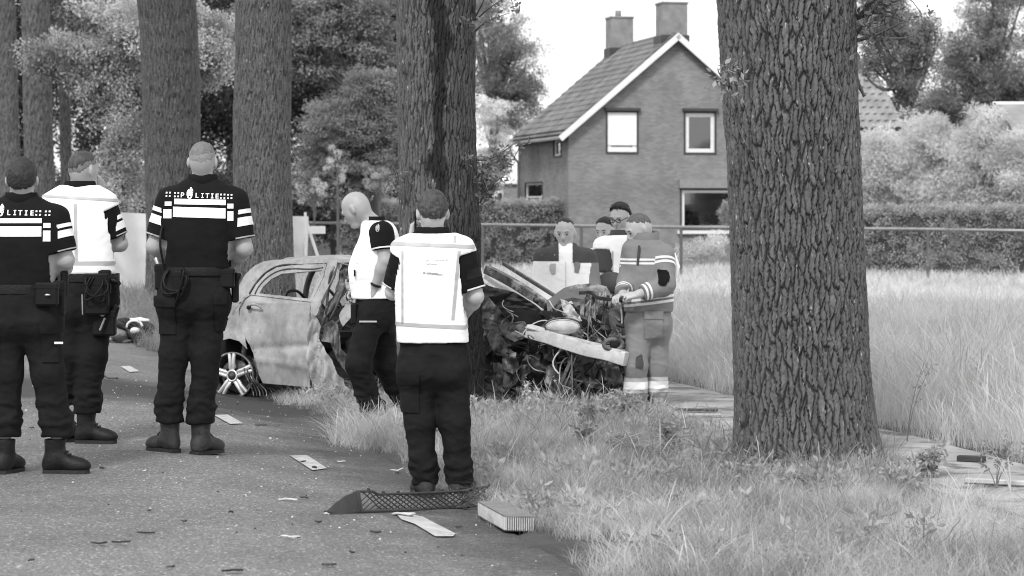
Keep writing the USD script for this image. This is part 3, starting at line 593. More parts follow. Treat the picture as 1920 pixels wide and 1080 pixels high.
# ------------------------------------------------------------------ background trees and shrubs
def bg_tree(name, label, cat, k, blobs, mat, protos, trunk=None, group=None, sc=(0.9, 1.5), shell=0.4, bumps=0.4, seed=1, tmat='bark_plain', parts=('crown',), limbs=True):
    """blobs: (px, py, half width px, half height px, clumps). trunk: (px at base, px at top, py at top, width px)."""
    bx = trunk[0] if trunk else blobs[0][0]
    o = np.array([(bx - CX) / k, F / k, 0.0]); t = thing(name, label, cat, o, group)
    r = np.random.default_rng(seed); allp = []
    for i, (px, py, rx, ry, n) in enumerate(blobs):
        c = P(px, py, k) - o; rad = np.array([rx / k, min(rx, ry * 1.3) / k * 0.9, ry / k])
        q = blob_points(n, c, rad, r, shell, bumps, seed * 7 + i); q = q[q[:, 2] > 0.05]; allp.append(q)
        if trunk and limbs:
            tp = P(trunk[1], trunk[2], k) - o; base = np.array([0, 0, 0.0]); mid_ = base + (tp - base) * 0.55
            for e in q[r.choice(len(q), min(5, len(q)), replace=False)]:
                put('branch', tube(spline([mid_ + (tp - mid_) * r.uniform(0, 0.7), (mid_ + e) / 2 + [0, 0, 0.3], e], 7), np.linspace(trunk[3] / k * 0.16 + 0.01, 0.012, 7), 5), tmat, t, True)
    if trunk:
        tp = P(trunk[1], trunk[2], k) - o; w = trunk[3] / k / 2
        put('trunk', tube(spline([(0, 0, -0.3), tp * 0.5 * [1, 1, 1] + [0.0, 0, 0], tp], 12), np.linspace(w * 1.15, w * 0.6, 12), 14), tmat, t, True)
    q = np.vstack(allp)
    instancer(t + '/' + parts[0], protos, mat, q, r.uniform(*sc, len(q)), r.uniform(0, 6.3, len(q)), tilt=r.uniform(-0.4, 0.4, len(q)), seed=seed)
    return t
WOOD = 'dark trees of the wood at the left'
# the far wood: dark crowns one behind another
for i, (px, py, rx, ry, k, n, mt, lab) in enumerate([
    (-40, 120, 170, 330, 34, 330, 'leaf_dark', 'dark tree filling the far left edge of the picture'),
    (200, 60, 170, 330, 30, 420, 'leaf_dark', 'dark tall tree behind the pale oak sprays'),
    (420, 110, 150, 340, 31, 360, 'leaf_dark', 'dark tree showing between the two scarred oak trunks'),
    (600, 90, 140, 330, 33, 380, 'leaf_dark', 'darkest broad tree right of the scarred oak trunk'),
    (760, 120, 130, 330, 36, 300, 'leaf_dark', 'dark tree partly hidden by the burnt trunk')]):
    bg_tree('wood_tree', lab, 'tree', k, [(px, py, rx, ry, n)], mt, CL_FAR, (px + 20, px + 10, py, 26), WOOD, (1.2, 2.2), 0.2, 0.3, 100 + i)
for i, (px, w, k, lab, mt) in enumerate([(78, 56, 78, 'thick pale trunk second from the left edge', 'bark_far'), (22, 40, 66, 'dark slim trunk at the left edge', 'bark_plain'), (128, 22, 60, 'thin pale trunk right of the thick pale trunk', 'bark_plain')]):
    o = np.array([(px - CX) / k, F / k, 0]); t = thing('tall_tree', lab, 'tree', o)
    m, hgp = trunk_mesh([(-0.4, 0, 0, w / k / 2 * 1.1), (2.5, -0.05, 0, w / k / 2), (8.5, -0.2, 0, w / k / 2 * 0.9), (12.5, -0.3, 0, w / k / 2 * 0.7)], 0.02, 0.06, 0.4, 90, 0.05, -0.3, 8.0, 60 + i, flare=(0.05, 0.3))
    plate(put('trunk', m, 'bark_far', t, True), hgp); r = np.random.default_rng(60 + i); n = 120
    q = blob_points(n, [0, 0, 12.5], [3.2, 3.2, 3.0], r, 0.3, 0.4, 80 + i); instancer(t + '/crown', CL_FAR, 'leaf_mid', q, r.uniform(1, 1.7, n), r.uniform(0, 6, n), seed=i)
# understorey oak with pale sprays
bg_tree('young_oak', 'young oak whose pale leafy sprays reach left behind the thick trunk', 'tree', 82,
        [(150, 95, 95, 42, 70), (270, 70, 120, 80, 150), (360, 60, 90, 70, 90), (225, 160, 110, 45, 80), (245, 250, 70, 70, 80), (230, 340, 65, 60, 70), (300, 150, 70, 110, 90), (400, 100, 55, 75, 75), (190, 30, 60, 50, 40), (75, 120, 35, 16, 14)],
        'leaf_oak', CL_OAK, (224, 232, 60, 26), None, (0.65, 1.1), 0.1, 0.5, 21)
bg_tree('cedar', 'drooping light cedar branches above the rounded cypress', 'tree', 60,
        [(640, 55, 105, 55, 130), (720, 120, 60, 60, 60), (560, 95, 45, 70, 60), (500, 30, 60, 45, 50), (610, 10, 120, 35, 90)], 'leaf_mid', CL_SPRAY, (700, 690, 30, 26), None, (0.7, 1.2), 0.1, 0.5, 22)
bg_tree('cypress', 'broad rounded cypress with layered soft foliage left of the burnt trunk', 'shrub', 62,
        [(700, 170, 60, 50, 90), (660, 225, 95, 60, 170), (640, 290, 90, 60, 150), (720, 280, 80, 90, 140), (620, 345, 70, 45, 70)], 'leaf_mid', CL_SPRAY, (680, 690, 200, 16), None, (0.45, 0.9), 0.35, 0.3, 23, limbs=False)
SAP = [('slim sapling with pale leaves up its single stem', 632, 285, [(628, 300, 20, 26, 12), (636, 335, 10, 22, 8), (612, 318, 10, 10, 4)], 6),
       ('pale leafed bush beside the burnt trunk above the bald officer', 712, 330, [(706, 330, 32, 28, 26), (722, 360, 28, 24, 16), (683, 312, 8, 8, 3)], 4),
       ('pale weeds and stems rising left of the slim sapling', 588, 345, [(570, 365, 22, 26, 12), (600, 360, 22, 34, 14), (588, 340, 14, 14, 5)], 4)]
for i, (lab, px, py, bl, w) in enumerate(SAP): bg_tree('sapling', lab, 'sapling', 70, bl, 'leaf_oak' if i == 1 else 'leaf_pale', CL_OAK, (px + 3, px, py, w), None, (0.2, 0.38), 0.1, 0.5, 30 + i)
bg_tree('undergrowth', 'dark low undergrowth closing the wood behind the cloth screen', 'thicket', 44, [(60, 380, 130, 70, 150), (260, 390, 120, 70, 140), (470, 385, 120, 75, 140), (650, 390, 110, 70, 120)], 'leaf_dark', CL_FAR, None, None, (0.9, 1.6), 0.1, 0.3, 61)
# behind and left of the house
bg_tree('beech', 'tall airy tree against the sky left of the house roof', 'tree', 40,
        [(915, 60, 95, 70, 95), (965, 100, 60, 60, 55), (925, 150, 90, 60, 90), (985, 175, 45, 40, 36), (950, 215, 60, 45, 60), (905, 10, 60, 40, 40), (1000, 150, 25, 20, 10)], 'leaf_mid', CL_FAR, (925, 925, 60, 18), None, (0.45, 0.85), 0.05, 0.5, 41)
bg_tree('weeping_birch', 'pale drooping tree between the burnt trunk and the house', 'tree', 52, [(922, 215, 34, 50, 40), (930, 280, 36, 50, 45), (915, 330, 34, 40, 30)], 'leaf_pale', CL_SPRAY, (918, 922, 200, 8), None, (0.35, 0.7), 0.2, 0.4, 42)
bg_tree('dark_bush', 'dark bush under the drooping pale tree', 'shrub', 60, [(905, 340, 40, 45, 40), (935, 300, 25, 25, 14)], 'leaf_dark', CL_OAK, None, None, (0.6, 1.0), 0.2, 0.4, 43)
# right side
bg_tree('lime_tree', 'airy tree right of the big trunk with gaps of sky', 'tree', 52,
        [(1650, 40, 70, 60, 70), (1705, 75, 60, 60, 60), (1640, 110, 40, 40, 26), (1690, 150, 50, 40, 36), (1740, 60, 30, 40, 16), (1640, -10, 80, 30, 60), (1660, 60, 75, 80, 90), (1720, 110, 50, 50, 60)], 'leaf_mid', CL_OAK, (1706, 1700, 60, 22), None, (0.7, 1.3), 0.05, 0.5, 44)
bg_tree('maple', 'large dense tree in the top right corner', 'tree', 42,
        [(1860, 60, 90, 80, 130), (1830, 140, 85, 70, 120), (1900, 160, 80, 70, 110), (1790, 110, 40, 60, 40), (1880, -20, 100, 60, 90), (1760, 200, 80, 40, 80), (1850, 215, 90, 35, 80)], 'leaf_mid', CL_FAR, (1850, 1850, 60, 34), None, (0.5, 0.95), 0.05, 0.45, 45)
bg_tree('far_thicket', 'dark foliage behind the bamboo under the large corner tree', 'thicket', 40, [(1700, 250, 110, 70, 120), (1850, 260, 110, 60, 110), (1950, 230, 60, 80, 60)], 'leaf_dark', CL_FAR, None, None, (0.7, 1.2), 0.1, 0.3, 46)
for i, (px, rx, py, ry, lab) in enumerate([(1650, 62, 315, 85, 'pale bushy bamboo next to the big trunk'), (1745, 66, 300, 105, 'pale bamboo clump in the middle of the bamboo row'), (1835, 62, 290, 100, 'tallest pale bamboo clump left of the shed roof'), (1915, 60, 335, 90, 'pale bamboo clump in front of the shed at the right edge')]):
    bg_tree('bamboo', lab, 'bamboo', 60 + i, [(px, py, rx, ry, 190), (px + 10, py + 70, rx, 50, 70)], 'leaf_pale', CL_FEATHER, (px, px, py, 3), 'pale bamboo behind the right hedge', (0.4, 0.75), 0.1, 0.5, 47 + i)
bg_tree('flower_bush', 'low pale flowering bush under the large ground floor window', 'shrub', 66, [(1315, 470, 45, 26, 50), (1350, 455, 30, 26, 30), (1290, 480, 25, 18, 20)], 'leaf_pale', CL_SMALL, None, None, (0.7, 1.3), 0.2, 0.4, 52)
bg_tree('clipped_shrub', 'small upright clipped shrub in front of the large window beside the big trunk', 'shrub', 60, [(1362, 402, 14, 34, 60)], 'leaf_hedge', CL_SMALL, None, None, (0.6, 1.0), 0.3, 0.2, 53)
bg_tree('rose_bush', 'leggy pale bush in front of the right hedge', 'shrub', 72, [(1790, 450, 22, 46, 26), (1750, 478, 60, 22, 24), (1860, 484, 50, 18, 18)], 'leaf_mid', CL_SMALL, None, None, (0.5, 0.9), 0.1, 0.5, 54)
# living twigs on the roadside oaks
def twigs(parent, o, k, lines, leaves, mat='leaf_oak', seed=1, rad=(0.012, 0.003)):
    r = np.random.default_rng(seed); lv = []
    for ln in lines:
        pts = [P(a, b, k + c) - o for a, b, c in ln]; s = spline(pts, 14)
        put('twig', tube(s, np.linspace(rad[0], rad[1], 14), 6), 'bark_plain', parent, True)
        for _ in range(leaves):
            j = r.integers(4, 14); d = r.normal(size=3); d /= np.linalg.norm(d); e = s[j] + d * r.uniform(0.05, 0.22); put_t = tube([s[j], (s[j] + e) / 2 + [0, 0, 0.02], e], [0.004, 0.003, 0.002], 4)
            mm = leaf_clump(12, 0.07, 0.050, int(r.integers(1e6))); mm.apply_translation(e); lv.append(mm); lv.append(put_t)
    if lv: put('twig_leaves', cat_(lv), mat, parent, False, kind='stuff')
twigs(big, BIG_O, K_BIG, [[(1600, 36, 0), (1640, 22, 2), (1695, -8, 5)], [(1600, 38, 0), (1640, -2, 4), (1670, -50, 8)], [(1600, 52, 0), (1630, 66, -3), (1672, 72, -5), (1720, 62, -8)], [(1602, 76, 0), (1640, 66, 4), (1690, 42, 9)], [(1640, 22, 2), (1668, 30, 6), (1700, 40, 9)], [(1602, 70, 0), (1622, 40, 3), (1650, 0, 6)]], 5, 'leaf_mid', 5, (0.016, 0.004))
put('broken_branch', tube(spline([P(1600, 132, K_BIG) - BIG_O, P(1609, 155, K_BIG) - BIG_O, P(1621, 181, K_BIG) - BIG_O], 10), np.linspace(0.016, 0.010, 10) * (1 + 0.2 * np.sin(np.arange(10) * 2.3)), 8), 'bark_plain', big, True)
twigs(big, BIG_O, K_BIG, [[(1362, 150, 10), (1350, 140, 14), (1346, 128, 18)], [(1364, 160, 10), (1354, 158, 14), (1350, 150, 18)]], 2, 'leaf_mid', 6, (0.006, 0.002))
twigs(mid, MID_O, K_MID, [[(890, 40, 0), (925, 10, 3), (960, -10, 6)], [(890, 60, 0), (915, 40, 4), (955, 25, 8)], [(892, 30, 0), (905, 5, 2), (918, -30, 4)], [(895, 300, 0), (925, 295, 3), (950, 280, 6), (975, 262, 9)], [(898, 330, 0), (925, 300, 3), (962, 300, 6)], [(900, 380, 0), (920, 350, 3), (945, 330, 6)], [(745, 330, 0), (738, 320, 3), (730, 300, 4)]], 4, 'leaf_mid', 7, (0.008, 0.002))
# ------------------------------------------------------------------ people: one continuous body each, clothes over it
class Field:
    """A smooth union of simple solids, meshed with surface nets."""
    def __init__(self): self.pr = []
    def copy(self): f = Field(); f.pr = list(self.pr); return f
    def cone(self, a, b, ra, rb, k=0.03, scale=None):
        a, b = np.asarray(a, float), np.asarray(b, float); R = max(ra, rb)
        def fn(X, a=a, b=b, ra=ra, rb=rb):
            ab = b - a; t = np.clip(((X - a) @ ab) / max(ab @ ab, 1e-9), 0, 1)
            return np.linalg.norm(X - (a + t[..., None] * ab), axis=-1) - (ra + (rb - ra) * t)
        self.pr.append((fn, np.minimum(a, b) - R, np.maximum(a, b) + R, k)); return self
    def ell(self, c, r, R=None, k=0.02):
        c, r = np.asarray(c, float), np.asarray(r, float); R = np.eye(3) if R is None else np.asarray(R, float)   # rows of R: the axes
        def fn(X):
            q = (X - c) @ R.T; n1 = np.linalg.norm(q / r, axis=-1); n2 = np.linalg.norm(q / r ** 2, axis=-1)
            return n1 * (n1 - 1) / np.maximum(n2, 1e-6)
        e = np.abs(R.T) @ r; self.pr.append((fn, c - e, c + e, k)); return self
    def column(self, secs, k=0.04, p=2.5, grow=0.0):
        """secs: rows of (z, x, y, half width, half depth)."""
        s = np.array(sorted(map(tuple, secs)), float)
        from scipy.interpolate import PchipInterpolator as PI
        fs = [PI(s[:, 0], s[:, i]) for i in range(1, 5)]; z0, z1 = s[0, 0], s[-1, 0]
        def fn(X):
            z = np.clip(X[..., 2], z0, z1); x, y, a, b = (f(z) for f in fs); a, b = a + grow, b + grow
            q = (np.abs((X[..., 0] - x) / a) ** p + np.abs((X[..., 1] - y) / b) ** p + 1e-9) ** (1 / p)
            d2 = (q - 1) * np.minimum(a, b) * 0.9
            dz = np.maximum(X[..., 2] - z1 - grow, z0 - grow - X[..., 2])
            return np.maximum(d2, dz)
        m = s[:, 3].max() + grow; mb = s[:, 4].max() + grow
        self.pr.append((fn, np.array([(s[:, 1]).min() - m, (s[:, 2]).min() - mb, z0 - grow]), np.array([s[:, 1].max() + m, s[:, 2].max() + mb, z1 + grow]), k)); return self
    def grow(self, d):
        f = Field(); f.pr = [((lambda X, fn=fn: fn(X) - d), lo - d, hi + d, k) for fn, lo, hi, k in self.pr]; return f
    def value(self, X):
        out = np.full(X.shape[:-1], 1.0)
        for fn, lo, hi, k in self.pr:
            d = fn(X); h = np.maximum(k - np.abs(out - d), 0) / k; out = np.minimum(out, d) - h * h * k * 0.25
        return out
    def mesh(self, h, cut=None, lo=None, hi=None):
        """cut(X) -> a field to intersect with."""
        L = np.min([p[1] for p in self.pr], 0) - 3 * h; H = np.max([p[2] for p in self.pr], 0) + 3 * h
        if lo is not None: L = np.maximum(L, lo)
        if hi is not None: H = np.minimum(H, hi)
        n = np.ceil((H - L) / h).astype(int) + 1
        ax = [L[i] + np.arange(n[i]) * h for i in range(3)]
        G = np.full(n, 1.0, np.float32)
        for fn, a, b, k in self.pr:
            i0 = np.maximum(np.floor((a - k - 2 * h - L) / h).astype(int), 0); i1 = np.minimum(np.ceil((b + k + 2 * h - L) / h).astype(int) + 1, n)
            if (i1 <= i0).any(): continue
            X = np.stack(np.meshgrid(*[ax[i][i0[i]:i1[i]] for i in range(3)], indexing='ij'), -1)
            d = fn(X); s = tuple(slice(i0[i], i1[i]) for i in range(3)); g = G[s]
            hh = np.maximum(k - np.abs(g - d), 0) / k; G[s] = np.minimum(g, d) - hh * hh * k * 0.25
        if cut is not None:
            X = np.stack(np.meshgrid(*ax, indexing='ij'), -1); G = np.maximum(G, cut(X))
        G[0] = G[-1] = 1; G[:, 0] = G[:, -1] = 1; G[:, :, 0] = G[:, :, -1] = 1
        return nets(G, L, h)
def nets(G, L, h):
    S = G < 0; n = np.array(G.shape)
    C = [S[i:n[0] - 1 + i, j:n[1] - 1 + j, k:n[2] - 1 + k] for i, j, k in np.ndindex(2, 2, 2)]
    cnt = sum(c.astype(np.int8) for c in C); act = (cnt > 0) & (cnt < 8)
    idx = np.argwhere(act); num = np.full(act.shape, -1, np.int64); num[act] = np.arange(len(idx))
    acc, wt = np.zeros((len(idx), 3)), np.zeros(len(idx))
    corners = np.array(list(np.ndindex(2, 2, 2)))
    val = np.stack([G[idx[:, 0] + c[0], idx[:, 1] + c[1], idx[:, 2] + c[2]] for c in corners], 1)
    for a in range(8):
        for b in range(a + 1, 8):
            if np.abs(corners[a] - corners[b]).sum() != 1: continue
            m = (val[:, a] < 0) != (val[:, b] < 0); t = val[m, a] / (val[m, a] - val[m, b])
            acc[m] += corners[a] + t[:, None] * (corners[b] - corners[a]); wt[m] += 1
    V = L + (idx + acc / wt[:, None]) * h; F_ = []
    for ax_ in range(3):
        o = [1, 0] if False else None
        u, v = (ax_ + 1) % 3, (ax_ + 2) % 3
        sl0 = [slice(1, n[i] - 1) for i in range(3)]; sl0[ax_] = slice(0, n[ax_] - 1); sl1 = list(sl0); sl1[ax_] = slice(1, n[ax_])
        a, b = S[tuple(sl0)], S[tuple(sl1)]; e = np.argwhere(a != b)
        off = np.array([s.start for s in sl0]); e = e + off; ins = S[e[:, 0], e[:, 1], e[:, 2]]
        def cell(du, dv): q = e.copy(); q[:, u] += du; q[:, v] += dv; return num[q[:, 0], q[:, 1], q[:, 2]]
        q = np.stack([cell(-1, -1), cell(0, -1), cell(0, 0), cell(-1, 0)], 1)
        q[~ins] = q[~ins][:, ::-1]; F_.append(q)
    q = np.vstack(F_); q = q[(q >= 0).all(1)]
    return trimesh.Trimesh(V, np.vstack([q[:, [0, 1, 2]], q[:, [0, 2, 3]]]), process=False)
def soften(m, n=2): trimesh.smoothing.filter_taubin(m, iterations=n); return m
def wrinkle(m, amp, freq, seed, mask=None, ridge=False):
    f = meshkit.fbm(m.vertices * np.asarray(freq), 3, seed) - 0.5
    if ridge: f = 0.5 - np.abs(f) * 4
    w = 1.0 if mask is None else mask(m.vertices)
    return trimesh.Trimesh(m.vertices + m.vertex_normals * (amp * f * w)[:, None], m.faces, process=False)
def band(m, planes, lift=0.003):
    """The part of a surface inside all the half spaces (origin, normal), as a thin layer lifted off it."""
    vn = m.vertex_normals.copy(); q = trimesh.Trimesh(m.vertices + vn * lift, m.faces, process=False)
    for o, n in planes:
        if len(q.faces) == 0: return None
        q = trimesh.intersections.slice_mesh_plane(q, plane_normal=n, plane_origin=o, cap=False)
    return q if len(q.faces) else None
def faces_where(m, keep): q = trimesh.Trimesh(m.vertices, m.faces[keep], process=False); q.remove_unreferenced_vertices(); return q
def frame(f, u=(0, 0, 1)):
    f = np.asarray(f, float); f /= np.linalg.norm(f); r = np.cross(f, u); r /= np.linalg.norm(r); u = np.cross(r, f); return np.stack([r, f, u])
def head_field(fl, c, R, s, ears=True, face=True):
    r, f, u = R; k = 0.02
    fl.ell(c - f * 0.012 * s + u * 0.030 * s, np.array([0.078, 0.100, 0.090]) * s, R, 0.02)
    fl.ell(c - f * 0.035 * s - u * 0.012 * s, np.array([0.070, 0.070, 0.075]) * s, R, 0.03)
    fl.cone(c + f * 0.030 * s - u * 0.015 * s, c + f * 0.052 * s - u * 0.080 * s, 0.060 * s, 0.036 * s, 0.03)
    fl.ell(c + f * 0.030 * s - u * 0.030 * s, np.array([0.066, 0.05, 0.045]) * s, R, 0.03)
    if face:
        fl.cone(c + f * 0.088 * s + u * 0.010 * s, c + f * 0.106 * s - u * 0.028 * s, 0.009 * s, 0.014 * s, 0.012)
        fl.cone(c + f * 0.083 * s + u * 0.024 * s - r * 0.035 * s, c + f * 0.083 * s + u * 0.024 * s + r * 0.035 * s, 0.012 * s, 0.012 * s, 0.015)
        fl.cone(c + f * 0.078 * s - u * 0.056 * s - r * 0.018 * s, c + f * 0.078 * s - u * 0.056 * s + r * 0.018 * s, 0.013 * s, 0.013 * s, 0.012)
        fl.ell(c + f * 0.078 * s - u * 0.088 * s, np.array([0.022, 0.018, 0.016]) * s, R, 0.015)
    if ears:
        for e in (-1, 1): fl.ell(c + r * e * 0.083 * s - f * 0.012 * s - u * 0.010 * s, np.array([0.011, 0.022, 0.036]) * s, frame(f * 0.9 - r * e * 0.5, u), 0.008)
def hand_field(fl, w, d, n, side, s=1.0, curl=0.5):
    """w wrist, d along the hand, n out of the back of the hand; side = +1 when the thumb lies along cross(d, n)."""
    d = d / np.linalg.norm(d); n = n - d * (n @ d); n /= np.linalg.norm(n); x = np.cross(d, n) * side
    pl = 0.085 * s
    for o in (-0.030, -0.010, 0.010, 0.030): fl.cone(w + x * o * 0.6 * s, w + d * pl + x * o * s, 0.017 * s, 0.013 * s, 0.012)
    for o, L in ((0.032, 0.070), (0.011, 0.080), (-0.011, 0.073), (-0.032, 0.056)):
        a = w + d * pl + x * o * s; dd = d.copy(); ang = 0.2 + curl * 0.5; p0 = a
        for seg, fr in enumerate((0.45, 0.32, 0.25)):
            dd = dd * math.cos(ang) - n * math.sin(ang) if seg == 0 else dd * math.cos(curl * 0.9) - np.cross(np.cross(d, -n), dd) * -math.sin(curl * 0.9)
            dd /= np.linalg.norm(dd); p1 = p0 + dd * L * s * fr; fl.cone(p0, p1, (0.0095 - seg * 0.0008) * s, (0.009 - seg * 0.0008) * s, 0.005); p0 = p1
    a = w + d * 0.025 * s + x * 0.028 * s - n * 0.004 * s; b = a + (d * 0.6 + x * 0.75 - n * 0.25) * 0.045 * s; c = b + (d * 0.9 + x * 0.25 - n * 0.35) * 0.034 * s
    fl.cone(a, b, 0.014 * s, 0.011 * s, 0.01); fl.cone(b, c, 0.0105 * s, 0.009 * s, 0.005)

gmat('skin', 0.42, 0.55, 0.10, 14, bump=0.12, bscale=180, bdist=0.003)
gmat('skin_pale', 0.33, 0.5, 0.08, 14, bump=0.12, bscale=180, bdist=0.003)
gmat('hair_dark', 0.022, 0.6, 0.5, 60, bump=0.9, bscale=170, stretch=(1, 1, 0.3), bdist=0.006)
gmat('hair_grey', 0.15, 0.7, 0.3, 60, bump=0.8, bscale=260, bdist=0.004)
gmat('hair_mid', 0.048, 0.6, 0.6, 50, bump=0.9, bscale=150, stretch=(1, 1, 0.35), bdist=0.006)
gmat('navy', 0.008, 0.9, 0.2, 10, bump=0.35, bscale=22, spec=0.15, bdist=0.01)
gmat('navy_trousers', 0.012, 0.92, 0.25, 9, bump=0.55, bscale=16, spec=0.12, bdist=0.012)
gmat('vest_white', 0.86, 0.65, 0.04, 6, bump=0.25, bscale=12, bdist=0.01)
gmat('stripe_white', 0.84, 0.45, 0.04, 8, bump=0.1, bscale=60)
gmat('stripe_grey', 0.40, 0.45, 0.08, 8)
gmat('reflective', 0.75, 0.35, 0.05, 8)
gmat('leather', 0.009, 0.55, 0.35, 16, bump=0.4, bscale=60, spec=0.25)
gmat('boot_worn', 0.026, 0.6, 0.6, 14, bump=0.5, bscale=50, spec=0.3)
gmat('sole', 0.018, 0.8, 0.3, 20, bump=0.4, bscale=80)
gmat('gear_black', 0.006, 0.55, 0.3, 20, spec=0.2)
gmat('gear_metal', 0.45, 0.3, 0.2, 20, metal=0.8)
gmat('eye_dark', 0.02, 0.25, 0.1, 10)
gmat('lip', 0.15, 0.5, 0.1, 10)
gmat('fire_jacket', 0.20, 0.85, 0.12, 7, bump=0.4, bscale=16, bdist=0.012)
gmat('fire_dark', 0.055, 0.8, 0.2, 7, bump=0.4, bscale=16, bdist=0.012)
gmat('hair_fade', 0.15, 0.7, 0.3, 70, bump=0.5, bscale=220, bdist=0.003)
gmat('lens', 0.05, 0.1, 0.1, 4)

class Person:
    def __init__(self, label, k, px, py, h=0.009, name='person', group=None):
        """px, py: the spot between the feet."""
        self.k, self.h = k, h; Y = F / k; x = (px - CX) / k; self.z0 = CAMZ - (py - HOR) / k
        self.o = np.array([x, Y, self.z0]); self.t = thing('person', label, 'person', self.o, group)
        self.body, self.seed = Field(), int(px)
    def J(self, px, py, dy=0.0): return P(px, py, F / (F / self.k + dy)) - self.o
    def m(self, px): return px / self.k                                        # pixels to metres
    def secs(self, rows):                                                       # (px, py, half px, half depth m, dy)
        out = []
        for px, py, hw, hd, dy in rows: p = self.J(px, py, dy); out.append((p[2], p[0], p[1], hw / self.k, hd))
        return out
    def put(self, name, m, mat, parent=None, smooth=True, label=None):
        return put(name, m, mat, parent or self.t, smooth, label) if m is not None and len(m.faces) else None
    def head(self, px, py, face, s, dy=0.0, hair=None, hairline=(0.60, 0.80, 0.02), thickness=0.006, fade=None, neck=None, tilt=0.0, eyes=False, skin='skin', beard=False):
        c = self.J(px, py, dy); f = np.array([face[0], face[1], tilt]); self.R = frame(f); self.hc, self.hs = c, s
        head_field(self.body, c, self.R, s); r, f, u = self.R; self.skin = skin
        nb = self.J(*neck); self.body.cone(c - f * 0.025 * s - u * 0.045 * s, nb, 0.056 * s, 0.062 * s, 0.03)
        for hair, hairline, thickness in ([(hair, hairline, thickness)] if hair else []) + ([(fade[0], (hairline[0], hairline[1], fade[1]), 0.0015)] if fade else []):
            H = Field(); H.ell(c - f * 0.012 * s + u * 0.030 * s, np.array([0.078, 0.100, 0.090]) * s + thickness, self.R, 0.02); H.ell(c - f * 0.035 * s - u * 0.012 * s, np.array([0.070, 0.070, 0.075]) * s + thickness * 0.7, self.R, 0.03)
            a, b, d0 = hairline; n = -f * a + u * b; n /= np.linalg.norm(n)
            q = H.mesh(0.006, cut=lambda X: np.maximum(-((X - c) @ n) + d0 * s, -(np.abs((X - c) @ r) * 0 + (X - c) @ u) - 0.075 * s + 0 * X[..., 0]))
            q = wrinkle(q, thickness * 1.2, (45, 45, 26), self.seed); q = wrinkle(q, thickness * 0.9, (110, 110, 70), self.seed + 3)
            dpl = (q.vertices - c) @ n - d0 * s + 0.030 * (meshkit.noise(q.vertices * 60, self.seed) - 0.5); sink = (thickness + 0.004) * (1 - sstep(-0.004, 0.035, dpl))
            self.put('hair', trimesh.Trimesh(q.vertices - q.vertex_normals * sink[:, None], q.faces, process=False), hair)
        if eyes:
            for e in (-1, 1): self.put('eye', trimesh.creation.icosphere(1, 0.0075 * s).apply_translation(c + f * 0.0850 * s + u * 0.004 * s + r * e * 0.031 * s), 'eye_dark')
            for e in (-1, 1): self.put('eyebrow', tube([c + f * 0.094 * s + u * 0.026 * s + r * e * 0.016 * s, c + f * 0.088 * s + u * 0.028 * s + r * e * 0.046 * s], 0.004 * s, 5), 'hair_mid')
            self.put('mouth', tube([c + f * 0.089 * s - u * 0.056 * s + r * e * 0.024 * s * (1 if False else 1) - f * abs(e) * 0.008 * s for e in (-1, 0, 1)], 0.004 * s, 6), 'lip')
    def arm(self, sh, el, wr, hd, n=(0, 0, 1), side=1, r=(0.058, 0.043, 0.029), curl=0.6, s=1.0):
        """joints as (px, py, dy); hd: the direction of the hand in metres."""
        S, E, W = self.J(*sh), self.J(*el), self.J(*wr)
        self.body.cone(S, E, r[0], r[1], 0.04); self.body.cone(E, (E + W) / 2 + (E - W) * 0.2, r[1], r[1] * 1.03, 0.03); self.body.cone((E + W) / 2 + (E - W) * 0.2, W, r[1] * 1.03, r[2], 0.03)
        hand_field(self.body, W, np.asarray(hd, float), np.asarray(n, float), side, s, curl)
        return S, E, W
    def leg(self, hip, knee, ankle, r=(0.085, 0.058, 0.042)):
        H, K, A_ = self.J(*hip), self.J(*knee), self.J(*ankle)
        self.body.cone(H, K, r[0], r[1], 0.04); self.body.cone(K, A_, r[1], r[2], 0.03); return H, K, A_
    def finish(self): self.put('body', soften(self.body.mesh(self.h), 2), self.skin)
    def trousers(self, legs, hips, waist_py, mat='navy_trousers', grow=0.018, r=(0.105, 0.082, 0.066), hem=0.02, amp=0.013, back=True):
        T = Field()
        if hips:
            hs = self.secs(hips); zl, xl_, yl, al, bl = hs[-1]; hs[-1] = (zl, xl_, yl, al * 0.86, bl * 0.80); hs.append((zl - 0.04, xl_, yl, al * 0.62, bl * 0.5)); T.column(hs, 0.06, 2.2)
            for sx_ in (-0.45, 0.45): T.ell((xl_ + sx_ * al, yl + (-0.045 if back else 0.0), zl + 0.07), (al * 0.50, 0.11, 0.10), None, 0.06)
        for i, (H, K, A_) in enumerate(legs):
            T.cone(H, K, r[0], r[1], 0.05); T.cone(K, A_, r[1], r[2], 0.03); T.cone(A_ + [0, 0, 0.09], A_ + [0, 0, 0.02], r[2] + 0.010, r[2] + 0.006, 0.02)
        zw = self.J(0, waist_py)[2]; low = min(l[2][2] for l in legs) - 0.02
        cuts = [l[2][2] - hem for l in legs]
        def cut(X):
            c = X[..., 2] - zw
            d = np.stack([np.linalg.norm(X[..., :2] - l[2][:2], axis=-1) for l in legs], -1); z = np.array(cuts)[d.argmin(-1)]
            return np.maximum(c, z - X[..., 2])
        m = soften(T.mesh(self.h, cut=cut), 1)
        ank = np.array([l[2] for l in legs])
        def mask(V): dz = np.min(np.abs(V[:, None, 2] - ank[None, :, 2] - 0.10), 1); return 0.8 + 1.2 * np.exp(-(dz / 0.12) ** 2)
        m = wrinkle(m, amp, (7, 7, 11), self.seed + 1, mask); m = wrinkle(m, amp * 0.75, (13, 13, 24), self.seed + 2, lambda V: 0.35 + 1.3 * mask(V) - 0.8, False)
